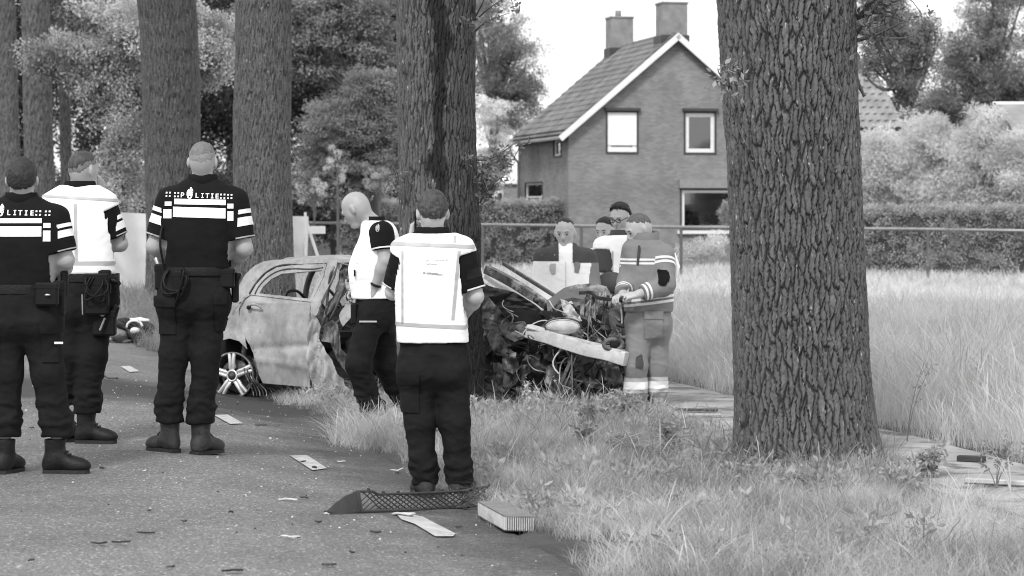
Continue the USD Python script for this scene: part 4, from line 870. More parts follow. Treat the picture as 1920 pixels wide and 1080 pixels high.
        wv = m.vertices + 0.05 * (np.stack([meshkit.fbm(m.vertices * 5 + s_, 2, self.seed + 7) for s_ in (0, 9, 17)], -1) - 0.5) * 2
        rf = 0.5 - np.abs(meshkit.fbm(wv * [8, 8, 9], 2, self.seed + 8) - 0.5) * 5; m = trimesh.Trimesh(m.vertices + m.vertex_normals * (0.009 * np.maximum(rf, -0.3) * mask(m.vertices) / 1.3)[:, None], m.faces, process=False)
        zz = m.vertices[:, 2]; d = np.min(np.abs(zz[:, None] - ank[None, :, 2]), 1); dz = zz - ank[np.argmin(np.abs(zz[:, None] - ank[None, :, 2]), 1), 2]
        fold = 0.003 * np.sin((dz + 0.075 * meshkit.noise(m.vertices * [9, 9, 4] + self.seed, 3)) * 2 * np.pi / 0.062) * np.exp(-((dz - 0.06) / 0.08) ** 2)
        m = trimesh.Trimesh(m.vertices + m.vertex_normals * fold[:, None], m.faces, process=False)
        self.tro = m; self.trop = self.put('trousers', m, mat); return m
    def top(self, name, rows, mat, hem_py, arms=(), grow=0.010, arm_r=(0.074, 0.070), amp=0.010, neck_py=None, cuff=None, p=2.5, hem_fn=None, extra=None):
        """arms: (S, E, W, fraction): sleeves reach that far: 1 is the elbow, 2 the wrist."""
        T = Field(); T.column(self.secs(rows), 0.05, p, grow); ends = []
        for S, E, W, fr in arms:
            if fr <= 1: e = S + (E - S) * fr; T.cone(S, E, arm_r[0], arm_r[1], 0.05); ends.append((e, (E - S) / np.linalg.norm(E - S), S, E))
            else:
                T.cone(S, E, arm_r[0], arm_r[1], 0.05); T.cone(E, W, arm_r[1], arm_r[1] * 0.78, 0.03); e = E + (W - E) * (fr - 1); ends.append((e, (W - E) / np.linalg.norm(W - E), E, W))
        if extra: extra(T)
        zh = self.J(0, hem_py)[2]; zn = self.J(0, neck_py)[2] if neck_py else 9
        def cut(X):
            c = np.maximum(zh - X[..., 2], X[..., 2] - zn)
            if hem_fn is not None: c = np.maximum(c, hem_fn(X))
            for (e, d, a, b), (S, E, W, fr) in zip(ends, arms):
                t = (X - e) @ d; near = np.linalg.norm(X - (e + np.clip((X - e) @ d, -0.02, 0.4)[..., None] * d), axis=-1) < 0.12
                if fr <= 1: near = near
                c = np.where(near & (t > -0.01), np.maximum(c, t), c)
            return c
        m = soften(T.mesh(self.h, cut=cut), 1)
        m = wrinkle(m, amp, (6, 6, 9), self.seed + 4); m = wrinkle(m, amp * 0.8, (13, 13, 17), self.seed + 5)
        for i_, (_, d_, S_, E_) in enumerate(ends): m = wrinkle(m, 0.010, (10, 10, 26), self.seed + 9 + i_, lambda V: np.exp(-(np.linalg.norm(V - E_, axis=1) / 0.11) ** 2))
        pth = self.put(name, m, mat); self.topm, self.topp = m, pth
        # which faces belong to the sleeves
        c = m.triangles_center; owner = np.full(len(c), -1)
        if len(arms):
            tv = Field(); tv.column(self.secs(rows), 0.05, p, grow); tdist = tv.value(c)
            for i, (S, E, W, fr) in enumerate(arms):
                a = Field(); a.cone(S, E, arm_r[0], arm_r[1]); 
                if fr > 1: a.cone(E, W, arm_r[1], arm_r[1] * 0.78)
                d = a.value(c); owner[(d < tdist - 0.004)] = i
        self.owner = owner; return m
    def stripe(self, z0, z1, mat='stripe_white', x=None, tilt=0.0, lift=0.003, name='reflective_stripe', parent=None):
        """A level band round the torso between two picture rows; x: picture columns it ends at."""
        a, b = self.J(CX, z0), self.J(CX, z1); n = np.array([tilt, 0, 1.0]); cxm = self.J(self.o[0] * self.k + CX, 0)
        q = faces_where(self.topm, self.owner < 0) if len(self.owner) == len(self.topm.faces) else self.topm
        pl = [(np.array([0, 0, a[2]]), -n), (np.array([0, 0, b[2]]), n)]
        if x: pl += [(self.J(x[0], 0), [1, 0, 0]), (self.J(x[1], 0), [-1, 0, 0])]
        if x: q = faces_where(q, q.face_normals[:, 1] < 0.1)
        return self.pieces(name, band(q, pl, lift), mat, parent or self.topp)
    def pieces(self, name, m, mat, parent):
        if m is None: return None
        m.merge_vertices(); ps = [c for c in m.split(only_watertight=False) if c.area > 4e-4]; out = None
        for c in ps: out = self.put(name, c, mat, parent)
        return out
    def vstripe(self, x0, x1, z0, z1, mat, front=-1, lift=0.003, slant=0.0, name='reflective_stripe'):
        a, b = self.J(x0, 0), self.J(x1, 0); q = faces_where(self.topm, self.topm.face_normals[:, 1] * front > 0.15)
        n = np.array([1.0, 0, slant])
        zc = (self.J(0, z0)[2] + self.J(0, z1)[2]) / 2
        return self.pieces(name, band(q, [(np.array([a[0], 0, zc]), n), (np.array([b[0], 0, zc]), -n), (self.J(0, z0), [0, 0, -1]), (self.J(0, z1), [0, 0, 1])], lift), mat, self.topp)
    def sleeve_band(self, i, arm, t0, t1, mat='stripe_white', lift=0.003, fore=False, name='sleeve_stripe'):
        S, E, W = arm[:3]; a, b = (E, W) if fore else (S, E); q = faces_where(self.topm, self.owner == i); d = b - a
        return self.pieces(name, band(q, [(a + d * t0, d), (a + d * t1, -d)], lift), mat, self.topp)
    def project(self, flat, px, py, scale=1.0, mat='stripe_white', name='lettering', lift=0.004, slope=0.0, parent=None, mesh=None, front=-1):
        """Lettering or a badge drawn in the plane, laid on the near side of the garment. flat: mesh in x (right), y (up), z (out), metres."""
        m = mesh if mesh is not None else self.topm; sel = m.vertex_normals[:, 1] * front > 0.25; vv = m.vertices[sel]; tree = cKDTree(vv[:, [0, 2]])
        c = self.J(px, py); v = flat.vertices.copy(); x = c[0] + v[:, 0]; z = c[2] + v[:, 1] + slope * v[:, 0]
        d, i = tree.query(np.stack([x, z], 1), k=6); w = 1 / (d + 0.004); y = (vv[i, 1] * w).sum(1) / w.sum(1)
        return self.put(name, trimesh.Trimesh(np.stack([x, y + front * (lift + v[:, 2]), z], 1), flat.faces, process=False), mat, parent or self.topp, False)
    def collar(self, px, py, hw, hd, h_px, dy=0.0, mat='navy', thick_=0.011, tilt=0.0, piping=None):
        c = self.J(px, py, dy); a = np.linspace(0, 2 * np.pi, 40); hh = h_px / self.k; w = hw / self.k
        prof = [(0.0, 0.006), (0.5, 0.012), (1.0, 0.0)]
        V = np.stack([np.stack([c[0] + (w + e * 0.6) * np.cos(a), c[1] + (hd + e * 0.6) * np.sin(a), c[2] - hh / 2 + hh * f + tilt * np.sin(a) * hd], -1) for f, e in prof], 0)
        q = thick(grid_mesh(V), thick_); p_ = self.put('collar', q, mat)
        if piping: self.put('collar_piping', tube(V[0] + [0, 0, 0.004], 0.004, 6), piping, p_)
    def boot(self, A_, toe, heel_z, mat='boot_worn', shaft=0.17, L=0.275, w=0.048):
        """A_: ankle joint; toe: horizontal direction of the foot; heel_z: height of the sole."""
        heel_z = float(top_z(A_[0] + self.o[0], A_[1] + self.o[1])) - self.z0 - 0.002
        d = np.array([toe[0], toe[1], 0.0]); d /= np.linalg.norm(d); g = np.array([A_[0], A_[1], heel_z]); B = Field(); sx = np.array([-d[1], d[0], 0])
        B.cone(g + [0, 0, 0.26] - d * 0.005, g + [0, 0, 0.085] - d * 0.012, 0.066, 0.054, 0.03)
        B.ell(g - d * 0.035 + [0, 0, 0.055], (0.046, 0.050, 0.060), np.stack([sx, d, [0, 0, 1.0]]), 0.03)
        B.cone(g + d * 0.02 + [0, 0, 0.085], g + d * 0.10 + [0, 0, 0.055], 0.048, 0.044, 0.04)
        B.ell(g + d * 0.135 + [0, 0, 0.048], (0.052, 0.068, 0.042), np.stack([sx, d, [0, 0, 1.0]]), 0.04)
        def cut(X): return np.maximum(heel_z + 0.024 - X[..., 2], X[..., 2] - heel_z - shaft - 0.03)
        m = soften(B.mesh(0.007, cut=cut), 2); m = wrinkle(m, 0.004, (22, 22, 30), self.seed); p_ = self.put('boot', m, mat)
        out = sg.Polygon([(-0.078, -0.036), (-0.085, 0), (-0.078, 0.036), (-0.02, 0.034), (0.07, 0.047), (0.14, 0.050), (0.185, 0.036), (0.203, 0), (0.185, -0.036), (0.14, -0.050), (0.07, -0.047), (-0.02, -0.034)]).buffer(0.004)
        out = shapely.affinity.scale(out, 0.93, 0.97, origin=(0.05, 0)); s = trimesh.creation.extrude_polygon(out, 0.024, engine='earcut'); R = np.eye(4); R[:3, 0], R[:3, 1] = d, sx; s.apply_transform(R); s.apply_translation(g); s.apply_translation([0, 0, 0.001]); self.put('sole', s, 'sole', p_, False)
        for j in range(5):
            c = g + d * (0.060 + 0.018 * j) + [0, 0, 0.128 - 0.014 * j]; pts = [c - sx * 0.030 - [0, 0, 0.008], c + d * 0.004 + [0, 0, 0.004], c + sx * 0.030 - [0, 0, 0.008]]
            self.put('lace', tube(spline(pts, 7), 0.0035, 5), 'gear_black', p_)
    def pouch(self, px, py, w, h, d, dy, mat='gear_black', name='belt_pouch', tilt=0.0, bev=0.012):
        c = self.J(px, py, dy); self_m = box(w, d, h, (0, 0, 0), bev=bev); self_m.apply_transform(rotm([0, 1, 0], tilt)); self_m.apply_translation(c)
        p_ = self.put(name, self_m, mat, smooth=30); fl = box(w * 1.06, d * 1.06, h * 0.32, (0, 0, h * 0.36), bev=bev * 0.8); fl.apply_transform(rotm([0, 1, 0], tilt)); fl.apply_translation(c); self.put('flap', fl, mat, p_, 30); return p_
    def cargo(self, px, py, w, h, front=-1, mat='navy_trousers'):
        """A cargo pocket laid on the trouser leg."""
        m = self.tro; a = self.J(px, py); q = faces_where(m, m.face_normals[:, 1] * front > 0.0); W, H = w / self.k / 2, h / self.k / 2
        b = band(q, [(a - [W, 0, 0], [1, 0, 0]), (a + [W, 0, 0], [-1, 0, 0]), (a - [0, 0, H], [0, 0, 1]), (a + [0, 0, H], [0, 0, -1])], 0.009); pk = self.put('cargo_pocket', b, mat, self.trop)
        b = band(q, [(a - [W * 1.06, 0, 0], [1, 0, 0]), (a + [W * 1.06, 0, 0], [-1, 0, 0]), (a + [0, 0, H * 0.45], [0, 0, 1]), (a + [0, 0, H * 1.05], [0, 0, -1])], 0.015)
        if pk and b is not None: self.put('pocket_flap', b, mat, self.trop)
def police_badge(h):
    """Flame over a book and ring, in the plane, height h."""
    s = []
    for i, (w, o) in enumerate([(0.22, -0.16), (0.22, 0.06)]):
        s.append(sg.Polygon([(o, 0.32), (o + 0.2, 0.52), (o + 0.06, 0.82), (o - 0.12, 0.60), (o - 0.16, 0.42)]))
    s.append(sg.Polygon([(0.20, 0.50), (0.34, 0.66), (0.10, 1.0), (-0.02, 0.90)])); s.append(sg.Polygon([(-0.34, 0.42), (-0.2, 0.30), (0.36, 0.50), (0.30, 0.34), (0.12, 0.26), (-0.30, 0.26)]))
    ring = sg.Point(0, 0.02).buffer(0.27).difference(sg.Point(0, -0.01).buffer(0.11)); s.append(ring)
    s.append(sg.box(-0.32, 0.10, -0.24, 0.28)); s.append(sg.box(0.24, 0.10, 0.32, 0.28))
    g = shapely.union_all([q.buffer(0) for q in s]); g = shapely.affinity.scale(g, h / 1.25, h / 1.25, origin=(0, 0)); g = shapely.affinity.translate(g, 0, -0.2 * h)
    return cat_([trimesh.creation.extrude_polygon(q, 0.002, engine='earcut') for q in (g.geoms if hasattr(g, 'geoms') else [g])])
def subdiv(m, s=0.02): v, f = trimesh.remesh.subdivide_to_size(m.vertices, m.faces, s, max_iter=8); return trimesh.Trimesh(v, f, process=False)
def squares(rows, cols, a, pitch, ox, oy):
    return cat_([box(a, a, 0.002, (ox + i * pitch, oy + j * pitch, 0.001)) for i in range(cols) for j in range(rows)])
gmat('hair_grizzled', 0.10, 0.7, 0.4, 60, bump=0.8, bscale=200, bdist=0.004)
gmat('hair_fadelight', 0.22, 0.7, 0.2, 70, bump=0.4, bscale=220, bdist=0.003)
def blob(w, h, seed=0): a = np.linspace(0, 2 * np.pi, 18)[:-1]; rr = 1 + 0.12 * np.sin(a * 3 + seed) + 0.08 * np.sin(a * 5 + 2 * seed); return subdiv(trimesh.creation.extrude_polygon(sg.Polygon(np.c_[w / 2 * rr * np.sign(np.cos(a)) * np.abs(np.cos(a)) ** 0.6, h / 2 * rr * np.sign(np.sin(a)) * np.abs(np.sin(a)) ** 0.6]), 0.004, engine='earcut'), 0.02)
# ---- middle officer, back to the camera
def politie_back(p, x_p, y_mid, cap_px, x_badge, letters_x, dots_l, dots_r, slope=0.0):
    h = cap_px / p.k
    for ch, px in letters_x:
        m = meshkit.text_mesh(ch, h, 0.002, bold=True); m.apply_translation(-m.bounds.mean(0) * [1, 1, 0]); p.project(subdiv(m, 0.03), px, y_mid + (px - x_badge) * -slope, mat='stripe_white')
    b = police_badge(cap_px * 2.6 / p.k); p.project(subdiv(b, 0.03), x_badge, y_mid - 2, mat='stripe_white', name='badge')
    for px in dots_l + dots_r: p.project(squares(2, 2, h * 0.34, h * 0.75, -h * 0.37, -h * 0.37), px, y_mid + (px - x_badge) * -slope, mat='stripe_white', name='check_mark')
p = Person('police officer in dark uniform lettered POLITIE, standing alone with back turned before a thick oak', 300.0, 345, 845, 0.0085)
p.head(380, 302, (0.05, 1.0), 1.0, 0.0, hair='hair_grey', hairline=(0.30, 0.95, 0.040), thickness=0.002, fade=('hair_fadelight', 0.008), neck=(380, 345, 0.01), skin='skin_pale')
aL = p.arm((318, 376, 0.0), (289, 462, -0.01), (318, 500, 0.26), (0.6, 0.75, 0.25), (-0.7, 0.4, 0.3), 1, (0.062, 0.046, 0.032))
aR = p.arm((442, 378, 0.0), (459, 466, -0.01), (424, 505, 0.26), (-0.6, 0.75, 0.25), (0.7, 0.4, 0.3), -1, (0.062, 0.046, 0.032))
T3 = [(379, 333, 25, 0.06, 0.02), (380, 346, 46, 0.085, 0.015), (380, 360, 66, 0.105, 0.01), (379, 385, 70, 0.125, 0.0), (377, 420, 69, 0.14, 0.0), (373, 460, 66, 0.145, 0.0), (370, 492, 62, 0.138, 0.0), (368, 520, 62, 0.14, 0.0)]
p.body.column([(z, x, y, a * 0.93, b * 0.92) for z, x, y, a, b in p.secs(T3)], 0.04)
l1 = p.leg((336, 560, 0), (326, 660, -0.02), (317, 785, 0)); l2 = p.leg((395, 560, 0), (387, 660, -0.02), (378, 788, 0))
p.finish()
p.trousers([l1, l2], [(366, 498, 61, 0.142, 0), (365, 530, 66, 0.155, 0), (364, 565, 68, 0.16, 0), (364, 590, 66, 0.15, 0)], 500, r=(0.108, 0.090, 0.082))
p.cargo(312, 590, 44, 70); p.cargo(418, 585, 22, 70)
p.boot(l1[2], (-0.75, 0.66), p.J(0, 845)[2]); p.boot(l2[2], (0.55, 0.83), p.J(0, 847)[2])
p.top('uniform_shirt', T3, 'navy', 503, [(*aL, 0.80), (*aR, 0.80)], 0.008, (0.082, 0.074))
p.stripe(373, 383, x=(331, 427), tilt=0.02); p.stripe(388, 407, x=(329, 427), tilt=0.03)
p.stripe(378, 386, x=(313, 326)); p.stripe(392, 409, x=(310, 326)); p.stripe(382, 391, x=(430, 441)); p.stripe(396, 414, x=(430, 441))
for i, a in ((0, aL), (1, aR)): p.sleeve_band(i, a, 0.20, 0.29); p.sleeve_band(i, a, 0.36, 0.54); p.sleeve_band(i, a, 0.755, 0.785, 'stripe_grey')
p.collar(380, 337, 26, 0.078, 20, 0.012, piping='reflective')
politie_back(p, 0, 366, 8.5, 360, [('P', 346.5), ('L', 374), ('I', 384), ('T', 393), ('I', 402), ('E', 411)], [335, 319], [421, 434], -0.035)
for s_, e in ((313, 340), (420, 447)):
    a, b = p.J(s_, 361 if s_ < 380 else 353, 0.0), p.J(e, 353 if s_ < 380 else 362, 0.0); p.put('epaulette', tube([a + [0, 0, 0.012], (a + b) / 2 + [0, 0, 0.018], b + [0, 0, 0.012]], [0.016, 0.018, 0.016], 6), 'navy')
b = p.secs([(368, 508, 63, 0.158, 0)])[0]; a_ = np.linspace(0, 2 * np.pi, 48)
belt = thick(grid_mesh(np.stack([np.stack([b[1] + (b[3] + 0.006) * np.cos(a_), b[2] + b[4] * np.sin(a_), b[0] + h_ + 0 * a_], -1) for h_ in (-0.026, 0.026)])), 0.006); bp = p.put('belt', belt, 'leather')
p.pouch(302, 520, 0.075, 0.16, 0.06, -0.03, name='holster'); p.pouch(313, 555, 0.065, 0.14, 0.05, -0.06, tilt=8, name='radio_holder'); p.pouch(334, 528, 0.06, 0.13, 0.05, -0.15); p.pouch(425, 522, 0.10, 0.12, 0.06, -0.07, name='belt_pouch'); p.pouch(441, 545, 0.045, 0.15, 0.05, 0.0, name='baton_holder')
p.put('baton', tube([p.J(303, 545, -0.05), p.J(297, 498, -0.03), p.J(292, 484, -0.02)], [0.013, 0.012, 0.013], 8), 'gear_metal'); p.put('torch', tube([p.J(447, 512, -0.02), p.J(441, 535, -0.02)], [0.022, 0.014], 10), 'gear_black')
for j, (x0, x1, x2) in enumerate([(316, 330, 345), (312, 322, 352), (320, 338, 349), (336, 331, 344)]): p.put('cord', tube(spline([p.J(x0, 506 + j, -0.12), p.J(x1, 545 + 6 * j, -0.19), p.J(x2, 540 - 12 * j, -0.19), p.J(x2 - 4, 512, -0.16)], 16), 0.007, 6), 'gear_black')
p.put('radio_cord', tube(spline([p.J(305, 425, -0.10), p.J(301, 465, -0.15), p.J(308, 500, -0.12), p.J(313, 520, -0.1)], 16), 0.008, 6), 'gear_black')

# ---- leftmost officer, cut by the picture's edge
p = Person('police officer in dark uniform cut off by the left edge of the picture, back turned', 327.0, 55, 878, 0.0085)
p.head(42, 336, (0.0, 1.0), 1.0, 0.0, hair='hair_dark', hairline=(0.62, 0.78, -0.012), thickness=0.009, neck=(40, 378, 0.01), skin='skin_pale')
aL = p.arm((-28, 408, 0.0), (-50, 490, -0.01), (-30, 535, 0.22), (0.6, 0.75, 0.25), (-0.7, 0.4, 0.3), 1)
aR = p.arm((104, 412, 0.0), (124, 488, -0.01), (112, 530, 0.20), (-0.4, 0.75, 0.0), (0.7, 0.4, 0.3), -1)
T1 = [(40, 366, 27, 0.06, 0.02), (40, 379, 48, 0.085, 0.015), (40, 393, 68, 0.105, 0.01), (39, 420, 73, 0.125, 0.0), (38, 455, 74, 0.14, 0.0), (37, 495, 73, 0.142, 0.0), (36, 540, 69, 0.138, 0.0)]
p.body.column([(z, x, y, a * 0.93, b * 0.92) for z, x, y, a, b in p.secs(T1)], 0.04)
l1 = p.leg((8, 600, 0), (12, 700, -0.02), (10, 812, 0)); l2 = p.leg((76, 600, 0), (90, 700, -0.02), (106, 812, 0))
p.finish()
p.trousers([l1, l2], [(40, 528, 70, 0.145, 0), (40, 560, 74, 0.158, 0), (41, 600, 75, 0.16, 0), (42, 630, 72, 0.15, 0)], 532, r=(0.112, 0.094, 0.082))
p.cargo(100, 640, 30, 74); p.cargo(-14, 640, 40, 74)
p.boot(l1[2], (0.25, 0.9), p.J(0, 880)[2], 'leather'); p.boot(l2[2], (0.92, -0.1), p.J(0, 873)[2], 'leather')
p.top('uniform_shirt', T1, 'navy', 536, [(*aL, 0.80), (*aR, 0.80)], 0.008, (0.084, 0.074))
p.stripe(409, 418, x=(-20, 85), tilt=0.0); p.stripe(424, 443, x=(-20, 85)); p.stripe(418, 427, x=(88, 101)); p.stripe(432, 452, x=(88, 101))
for i, a in ((0, aL), (1, aR)): p.sleeve_band(i, a, 0.16, 0.25); p.sleeve_band(i, a, 0.31, 0.48); p.sleeve_band(i, a, 0.755, 0.785, 'stripe_grey')
p.collar(40, 371, 28, 0.08, 20, 0.012, piping='reflective')
politie_back(p, 0, 398, 9.0, 8, [('L', 24), ('I', 35), ('T', 45), ('I', 56), ('E', 67)], [], [78, 95], -0.02)
m = meshkit.text_mesh('P', 9.0 / p.k, 0.002, bold=True); p.project(subdiv(m, 0.03), -10, 402)
b = p.secs([(37, 541, 69, 0.158, 0)])[0]
belt = thick(grid_mesh(np.stack([np.stack([b[1] + (b[3] + 0.006) * np.cos(a_), b[2] + b[4] * np.sin(a_), b[0] + h_ + 0 * a_], -1) for h_ in (-0.026, 0.026)])), 0.006); p.put('belt', belt, 'leather')
p.pouch(88, 552, 0.13, 0.13, 0.06, -0.15); p.put('button', trimesh.creation.icosphere(1, 0.012).apply_transform(np.diag([1.4, 0.6, 0.6, 1])).apply_translation(p.J(89, 553, -0.19)), 'gear_metal')
p.pouch(112, 560, 0.06, 0.20, 0.06, -0.03, name='holster'); p.pouch(121, 530, 0.04, 0.16, 0.05, 0.02, name='radio_holder'); p.put('reflective_tab', box(0.05, 0.004, 0.012, p.J(110, 643, -0.10)), 'reflective')

# ---- officer in the white vest with a telephone, between the two dark uniforms
p = Person('police officer in white vest with black thigh holster, holding a radio', 290.0, 155, 822, 0.0085)
p.head(158, 318, (0.62, 0.78), 1.0, 0.0, hair='hair_mid', hairline=(0.42, 0.90, 0.032), thickness=0.003, fade=('hair_fade', 0.002), neck=(152, 352, 0.0), skin='skin_pale')
aR = p.arm((194, 388, 0.0), (226, 458, 0.02), (190, 362, 0.16), (-0.15, 0.2, 1.0), (0.8, -0.4, 0.1), 1, curl=1.0)
aL = p.arm((106, 392, 0.0), (84, 470, 0.05), (110, 500, 0.25), (0.6, 0.75, 0.25), (-0.7, 0.4, 0.3), 1)
T2 = [(150, 345, 26, 0.065, 0.02), (149, 356, 46, 0.09, 0.01), (148, 368, 62, 0.11, 0.0), (150, 400, 65, 0.135, 0.0), (154, 440, 61, 0.145, 0.0), (160, 480, 57, 0.145, 0.0), (163, 520, 54, 0.145, 0.0)]
p.body.column([(z, x, y, a * 0.9, b * 0.9) for z, x, y, a, b in p.secs(T2)], 0.04)
l1 = p.leg((132, 570, 0), (130, 660, 0.0), (124, 752, 0.10)); l2 = p.leg((184, 570, 0), (172, 665, -0.02), (164, 768, 0))
p.finish()
p.trousers([l1, l2], [(166, 508, 54, 0.145, 0), (166, 540, 58, 0.155, 0), (164, 575, 58, 0.15, 0), (160, 600, 56, 0.145, 0)], 514, r=(0.108, 0.096, 0.080))
p.boot(l1[2], (0.6, 0.7), p.J(0, 800)[2], 'leather'); p.boot(l2[2], (0.97, -0.12), p.J(0, 826)[2], 'leather')
p.top('uniform_shirt', T2, 'navy', 500, [(*aR, 0.80), (*aL, 0.8)], 0.004, (0.080, 0.072))
for i, a in ((0, aR),): p.sleeve_band(i, a, 0.32, 0.42); p.sleeve_band(i, a, 0.48, 0.66); p.sleeve_band(i, a, 0.755, 0.785, 'stripe_grey'); 
p.project(squares(2, 2, 0.010, 0.02, 0, 0), 176, 384, mat='stripe_white', name='check_mark')
p.collar(150, 348, 27, 0.085, 16, 0.01)
p.top('safety_vest', T2, 'vest_white', 513, [(*aL, 0.16), (*aR, 0.10)], 0.020, (0.088, 0.080), neck_py=347)
p.stripe(369, 374, 'stripe_grey', tilt=0.06); p.stripe(489, 496, 'stripe_grey', tilt=0.0); p.vstripe(147, 153, 382, 488, 'stripe_grey', slant=0.02)
p.put('phone', box(0.012, 0.075, 0.15, p.J(180, 348, 0.13), bev=0.004), 'gear_black', smooth=30)
b = p.secs([(166, 520, 55, 0.158, 0)])[0]
belt = thick(grid_mesh(np.stack([np.stack([b[1] + (b[3] + 0.008) * np.cos(a_), b[2] + b[4] * np.sin(a_), b[0] + h_ + 0 * a_], -1) for h_ in (-0.026, 0.026)])), 0.006); p.put('belt', belt, 'leather')
p.pouch(182, 552, 0.15, 0.26, 0.09, -0.15, name='belt_kit'); p.pouch(196, 530, 0.08, 0.16, 0.07, -0.12); p.put('torch', tube([p.J(203, 525, -0.12), p.J(222, 528, -0.12)], [0.016, 0.022], 10), 'gear_black'); p.put('torch_ring', tube([p.J(218, 520, -0.13), p.J(224, 532, -0.13), p.J(217, 540, -0.13)], 0.011, 8), 'gear_black')
h_ = p.pouch(196, 606, 0.15, 0.16, 0.08, -0.10, name='thigh_holster'); p.put('pistol_grip', box(0.045, 0.05, 0.13, p.J(213, 590, -0.11), rotm([0, 1, 0], 18), bev=0.012), 'gear_black', h_, 30); p.put('buckle', box(0.012, 0.02, 0.09, p.J(192, 608, -0.17), rotm([0, 1, 0], 22), bev=0.004), 'gear_metal', h_, 30); p.put('clasp', box(0.03, 0.03, 0.035, p.J(192, 588, -0.16), bev=0.008), 'gear_metal', h_, 30)
for j, (x0, x1, x2) in enumerate([(162, 170, 185), (170, 178, 192), (176, 166, 188)]): p.put('cord', tube(spline([p.J(x0, 520, -0.2), p.J(x1, 550 + 6 * j, -0.24), p.J(x2, 565 - 12 * j, -0.23), p.J(x2 + 4, 522, -0.19)], 16), 0.006, 6), 'gear_black')
p.put('key_chain', tube([p.J(154, 552, -0.2), p.J(155, 590, -0.2)], 0.005, 6), 'gear_metal')
leg_strap = Field()

# ---- officer in the white vest on the telephone, in front of the burnt tree
p = Person('police officer in white vest with back turned phoning, feet at the broken grille', 318.0, 825, 936, 0.0085)
p.head(811, 398, (-0.10, 1.0), 1.03, 0.0, hair='hair_mid', hairline=(0.62, 0.78, 0.012), thickness=0.012, fade=('hair_fade', -0.018), neck=(811, 440, 0.01), tilt=-0.1)
aL = p.arm((761, 474, 0.0), (737, 548, 0.06), (772, 450, 0.20), (0.15, 0.1, 1.0), (-0.8, 0.3, 0.1), -1, curl=1.0)
aR = p.arm((866, 473, 0.0), (892, 556, -0.01), (870, 592, 0.24), (-0.6, 0.75, 0.2), (0.7, 0.4, 0.3), -1)
T4 = [(811, 432, 27, 0.065, 0.02), (810, 441, 46, 0.09, 0.01), (809, 452, 63, 0.11, 0.0), (809, 480, 68, 0.13, 0.0), (809, 520, 66, 0.14, 0.0), (810, 560, 64, 0.142, 0.0), (811, 600, 62, 0.145, 0.0), (812, 650, 60, 0.145, 0.0)]
p.body.column([(z, x, y, a * 0.9, b * 0.9) for z, x, y, a, b in p.secs(T4)], 0.04)
l1 = p.leg((782, 690, 0), (786, 790, -0.02), (797, 903, 0)); l2 = p.leg((846, 690, 0), (853, 790, -0.02), (860, 903, 0))
p.finish()
p.trousers([l1, l2], [(813, 636, 62, 0.148, 0), (813, 665, 65, 0.158, 0), (814, 700, 66, 0.155, 0), (815, 720, 64, 0.145, 0)], 640, r=(0.106, 0.090, 0.074))
p.cargo(766, 735, 42, 72)
p.boot(l1[2], (-0.3, 0.9), p.J(0, 938)[2], 'boot_worn', 0.12); p.boot(l2[2], (0.35, 0.9), p.J(0, 938)[2], 'boot_worn', 0.12)
p.top('uniform_shirt', T4, 'navy', 640, [(*aL, 0.86), (*aR, 0.86)], 0.004, (0.080, 0.070))
for i, a in ((0, aL), (1, aR)): p.sleeve_band(i, a, 0.42, 0.62, 'gear_black'); p.sleeve_band(i, a, 0.81, 0.845, 'reflective')
p.collar(811, 434, 29, 0.085, 16, 0.012)
p.top('safety_vest', T4, 'vest_white', 641, [(*aL, 0.07), (*aR, 0.07)], 0.022, (0.078, 0.074), neck_py=437)
p.stripe(456, 463, 'stripe_grey', tilt=0.04); p.stripe(606, 613, 'stripe_grey', tilt=0.05); p.vstripe(754, 758, 470, 606, 'stripe_grey', slant=0.0); p.vstripe(853, 859, 470, 598, 'stripe_grey', slant=-0.09); p.vstripe(851, 856, 442, 454, 'stripe_grey')
gmat('faded_print', 0.70, 0.6, 0.1, 9); gmat('grey_print', 0.36, 0.6, 0.2, 9)
p.project(subdiv(police_badge(0.075), 0.03), 782, 490, mat='faded_print', name='badge')
m = meshkit.text_mesh('OLITIE', 0.028, 0.002, bold=True); p.project(subdiv(m, 0.03), 799, 494, mat='faded_print')
for px, w in ((776, 13), (797, 5), (806, 9), (816, 10), (826, 12)): p.project(box(w / p.k, 0.009, 0.002), px, 508 + (px - 776) * 0.09, mat='grey_print', name='small_print')
p.put('phone', box(0.012, 0.075, 0.15, p.J(779, 420, 0.10), bev=0.004), 'gear_black', smooth=30)
p.put('ear_stud', trimesh.creation.icosphere(1, 0.006).apply_translation(p.J(842, 404, 0.02)), 'gear_black')

# ---- bald officer bending over, hand on hip, in profile
p = Person('bald police officer in white vest bending forward with a hand on his hip', 250.0, 712, 812, 0.0085)
p.head(667, 393, (-0.86, 0.34), 1.08, 0.0, hair=None, neck=(702, 421, 0.0), tilt=-0.62, skin='skin_pale', eyes=True)
aL = p.arm((717, 436, -0.17), (722, 490, -0.20), (704, 536, -0.16), (-0.55, 0.10, -0.80), (-0.3, -0.9, 0.1), 1, (0.060, 0.047, 0.034), curl=0.35)
aR = p.arm((712, 440, 0.18), (690, 500, 0.22), (672, 540, 0.12), (-0.6, -0.3, -0.6), (-0.5, 0.6, 0.3), -1)
T5 = [(702, 412, 17, 0.08, 0), (708, 422, 26, 0.13, 0), (711, 440, 31, 0.165, 0), (706, 470, 38, 0.175, 0), (701, 510, 43, 0.165, 0), (703, 545, 41, 0.155, 0), (706, 575, 38, 0.155, 0)]
p.body.column([(z, x, y, a * 0.9, b * 0.9) for z, x, y, a, b in p.secs(T5)], 0.04)
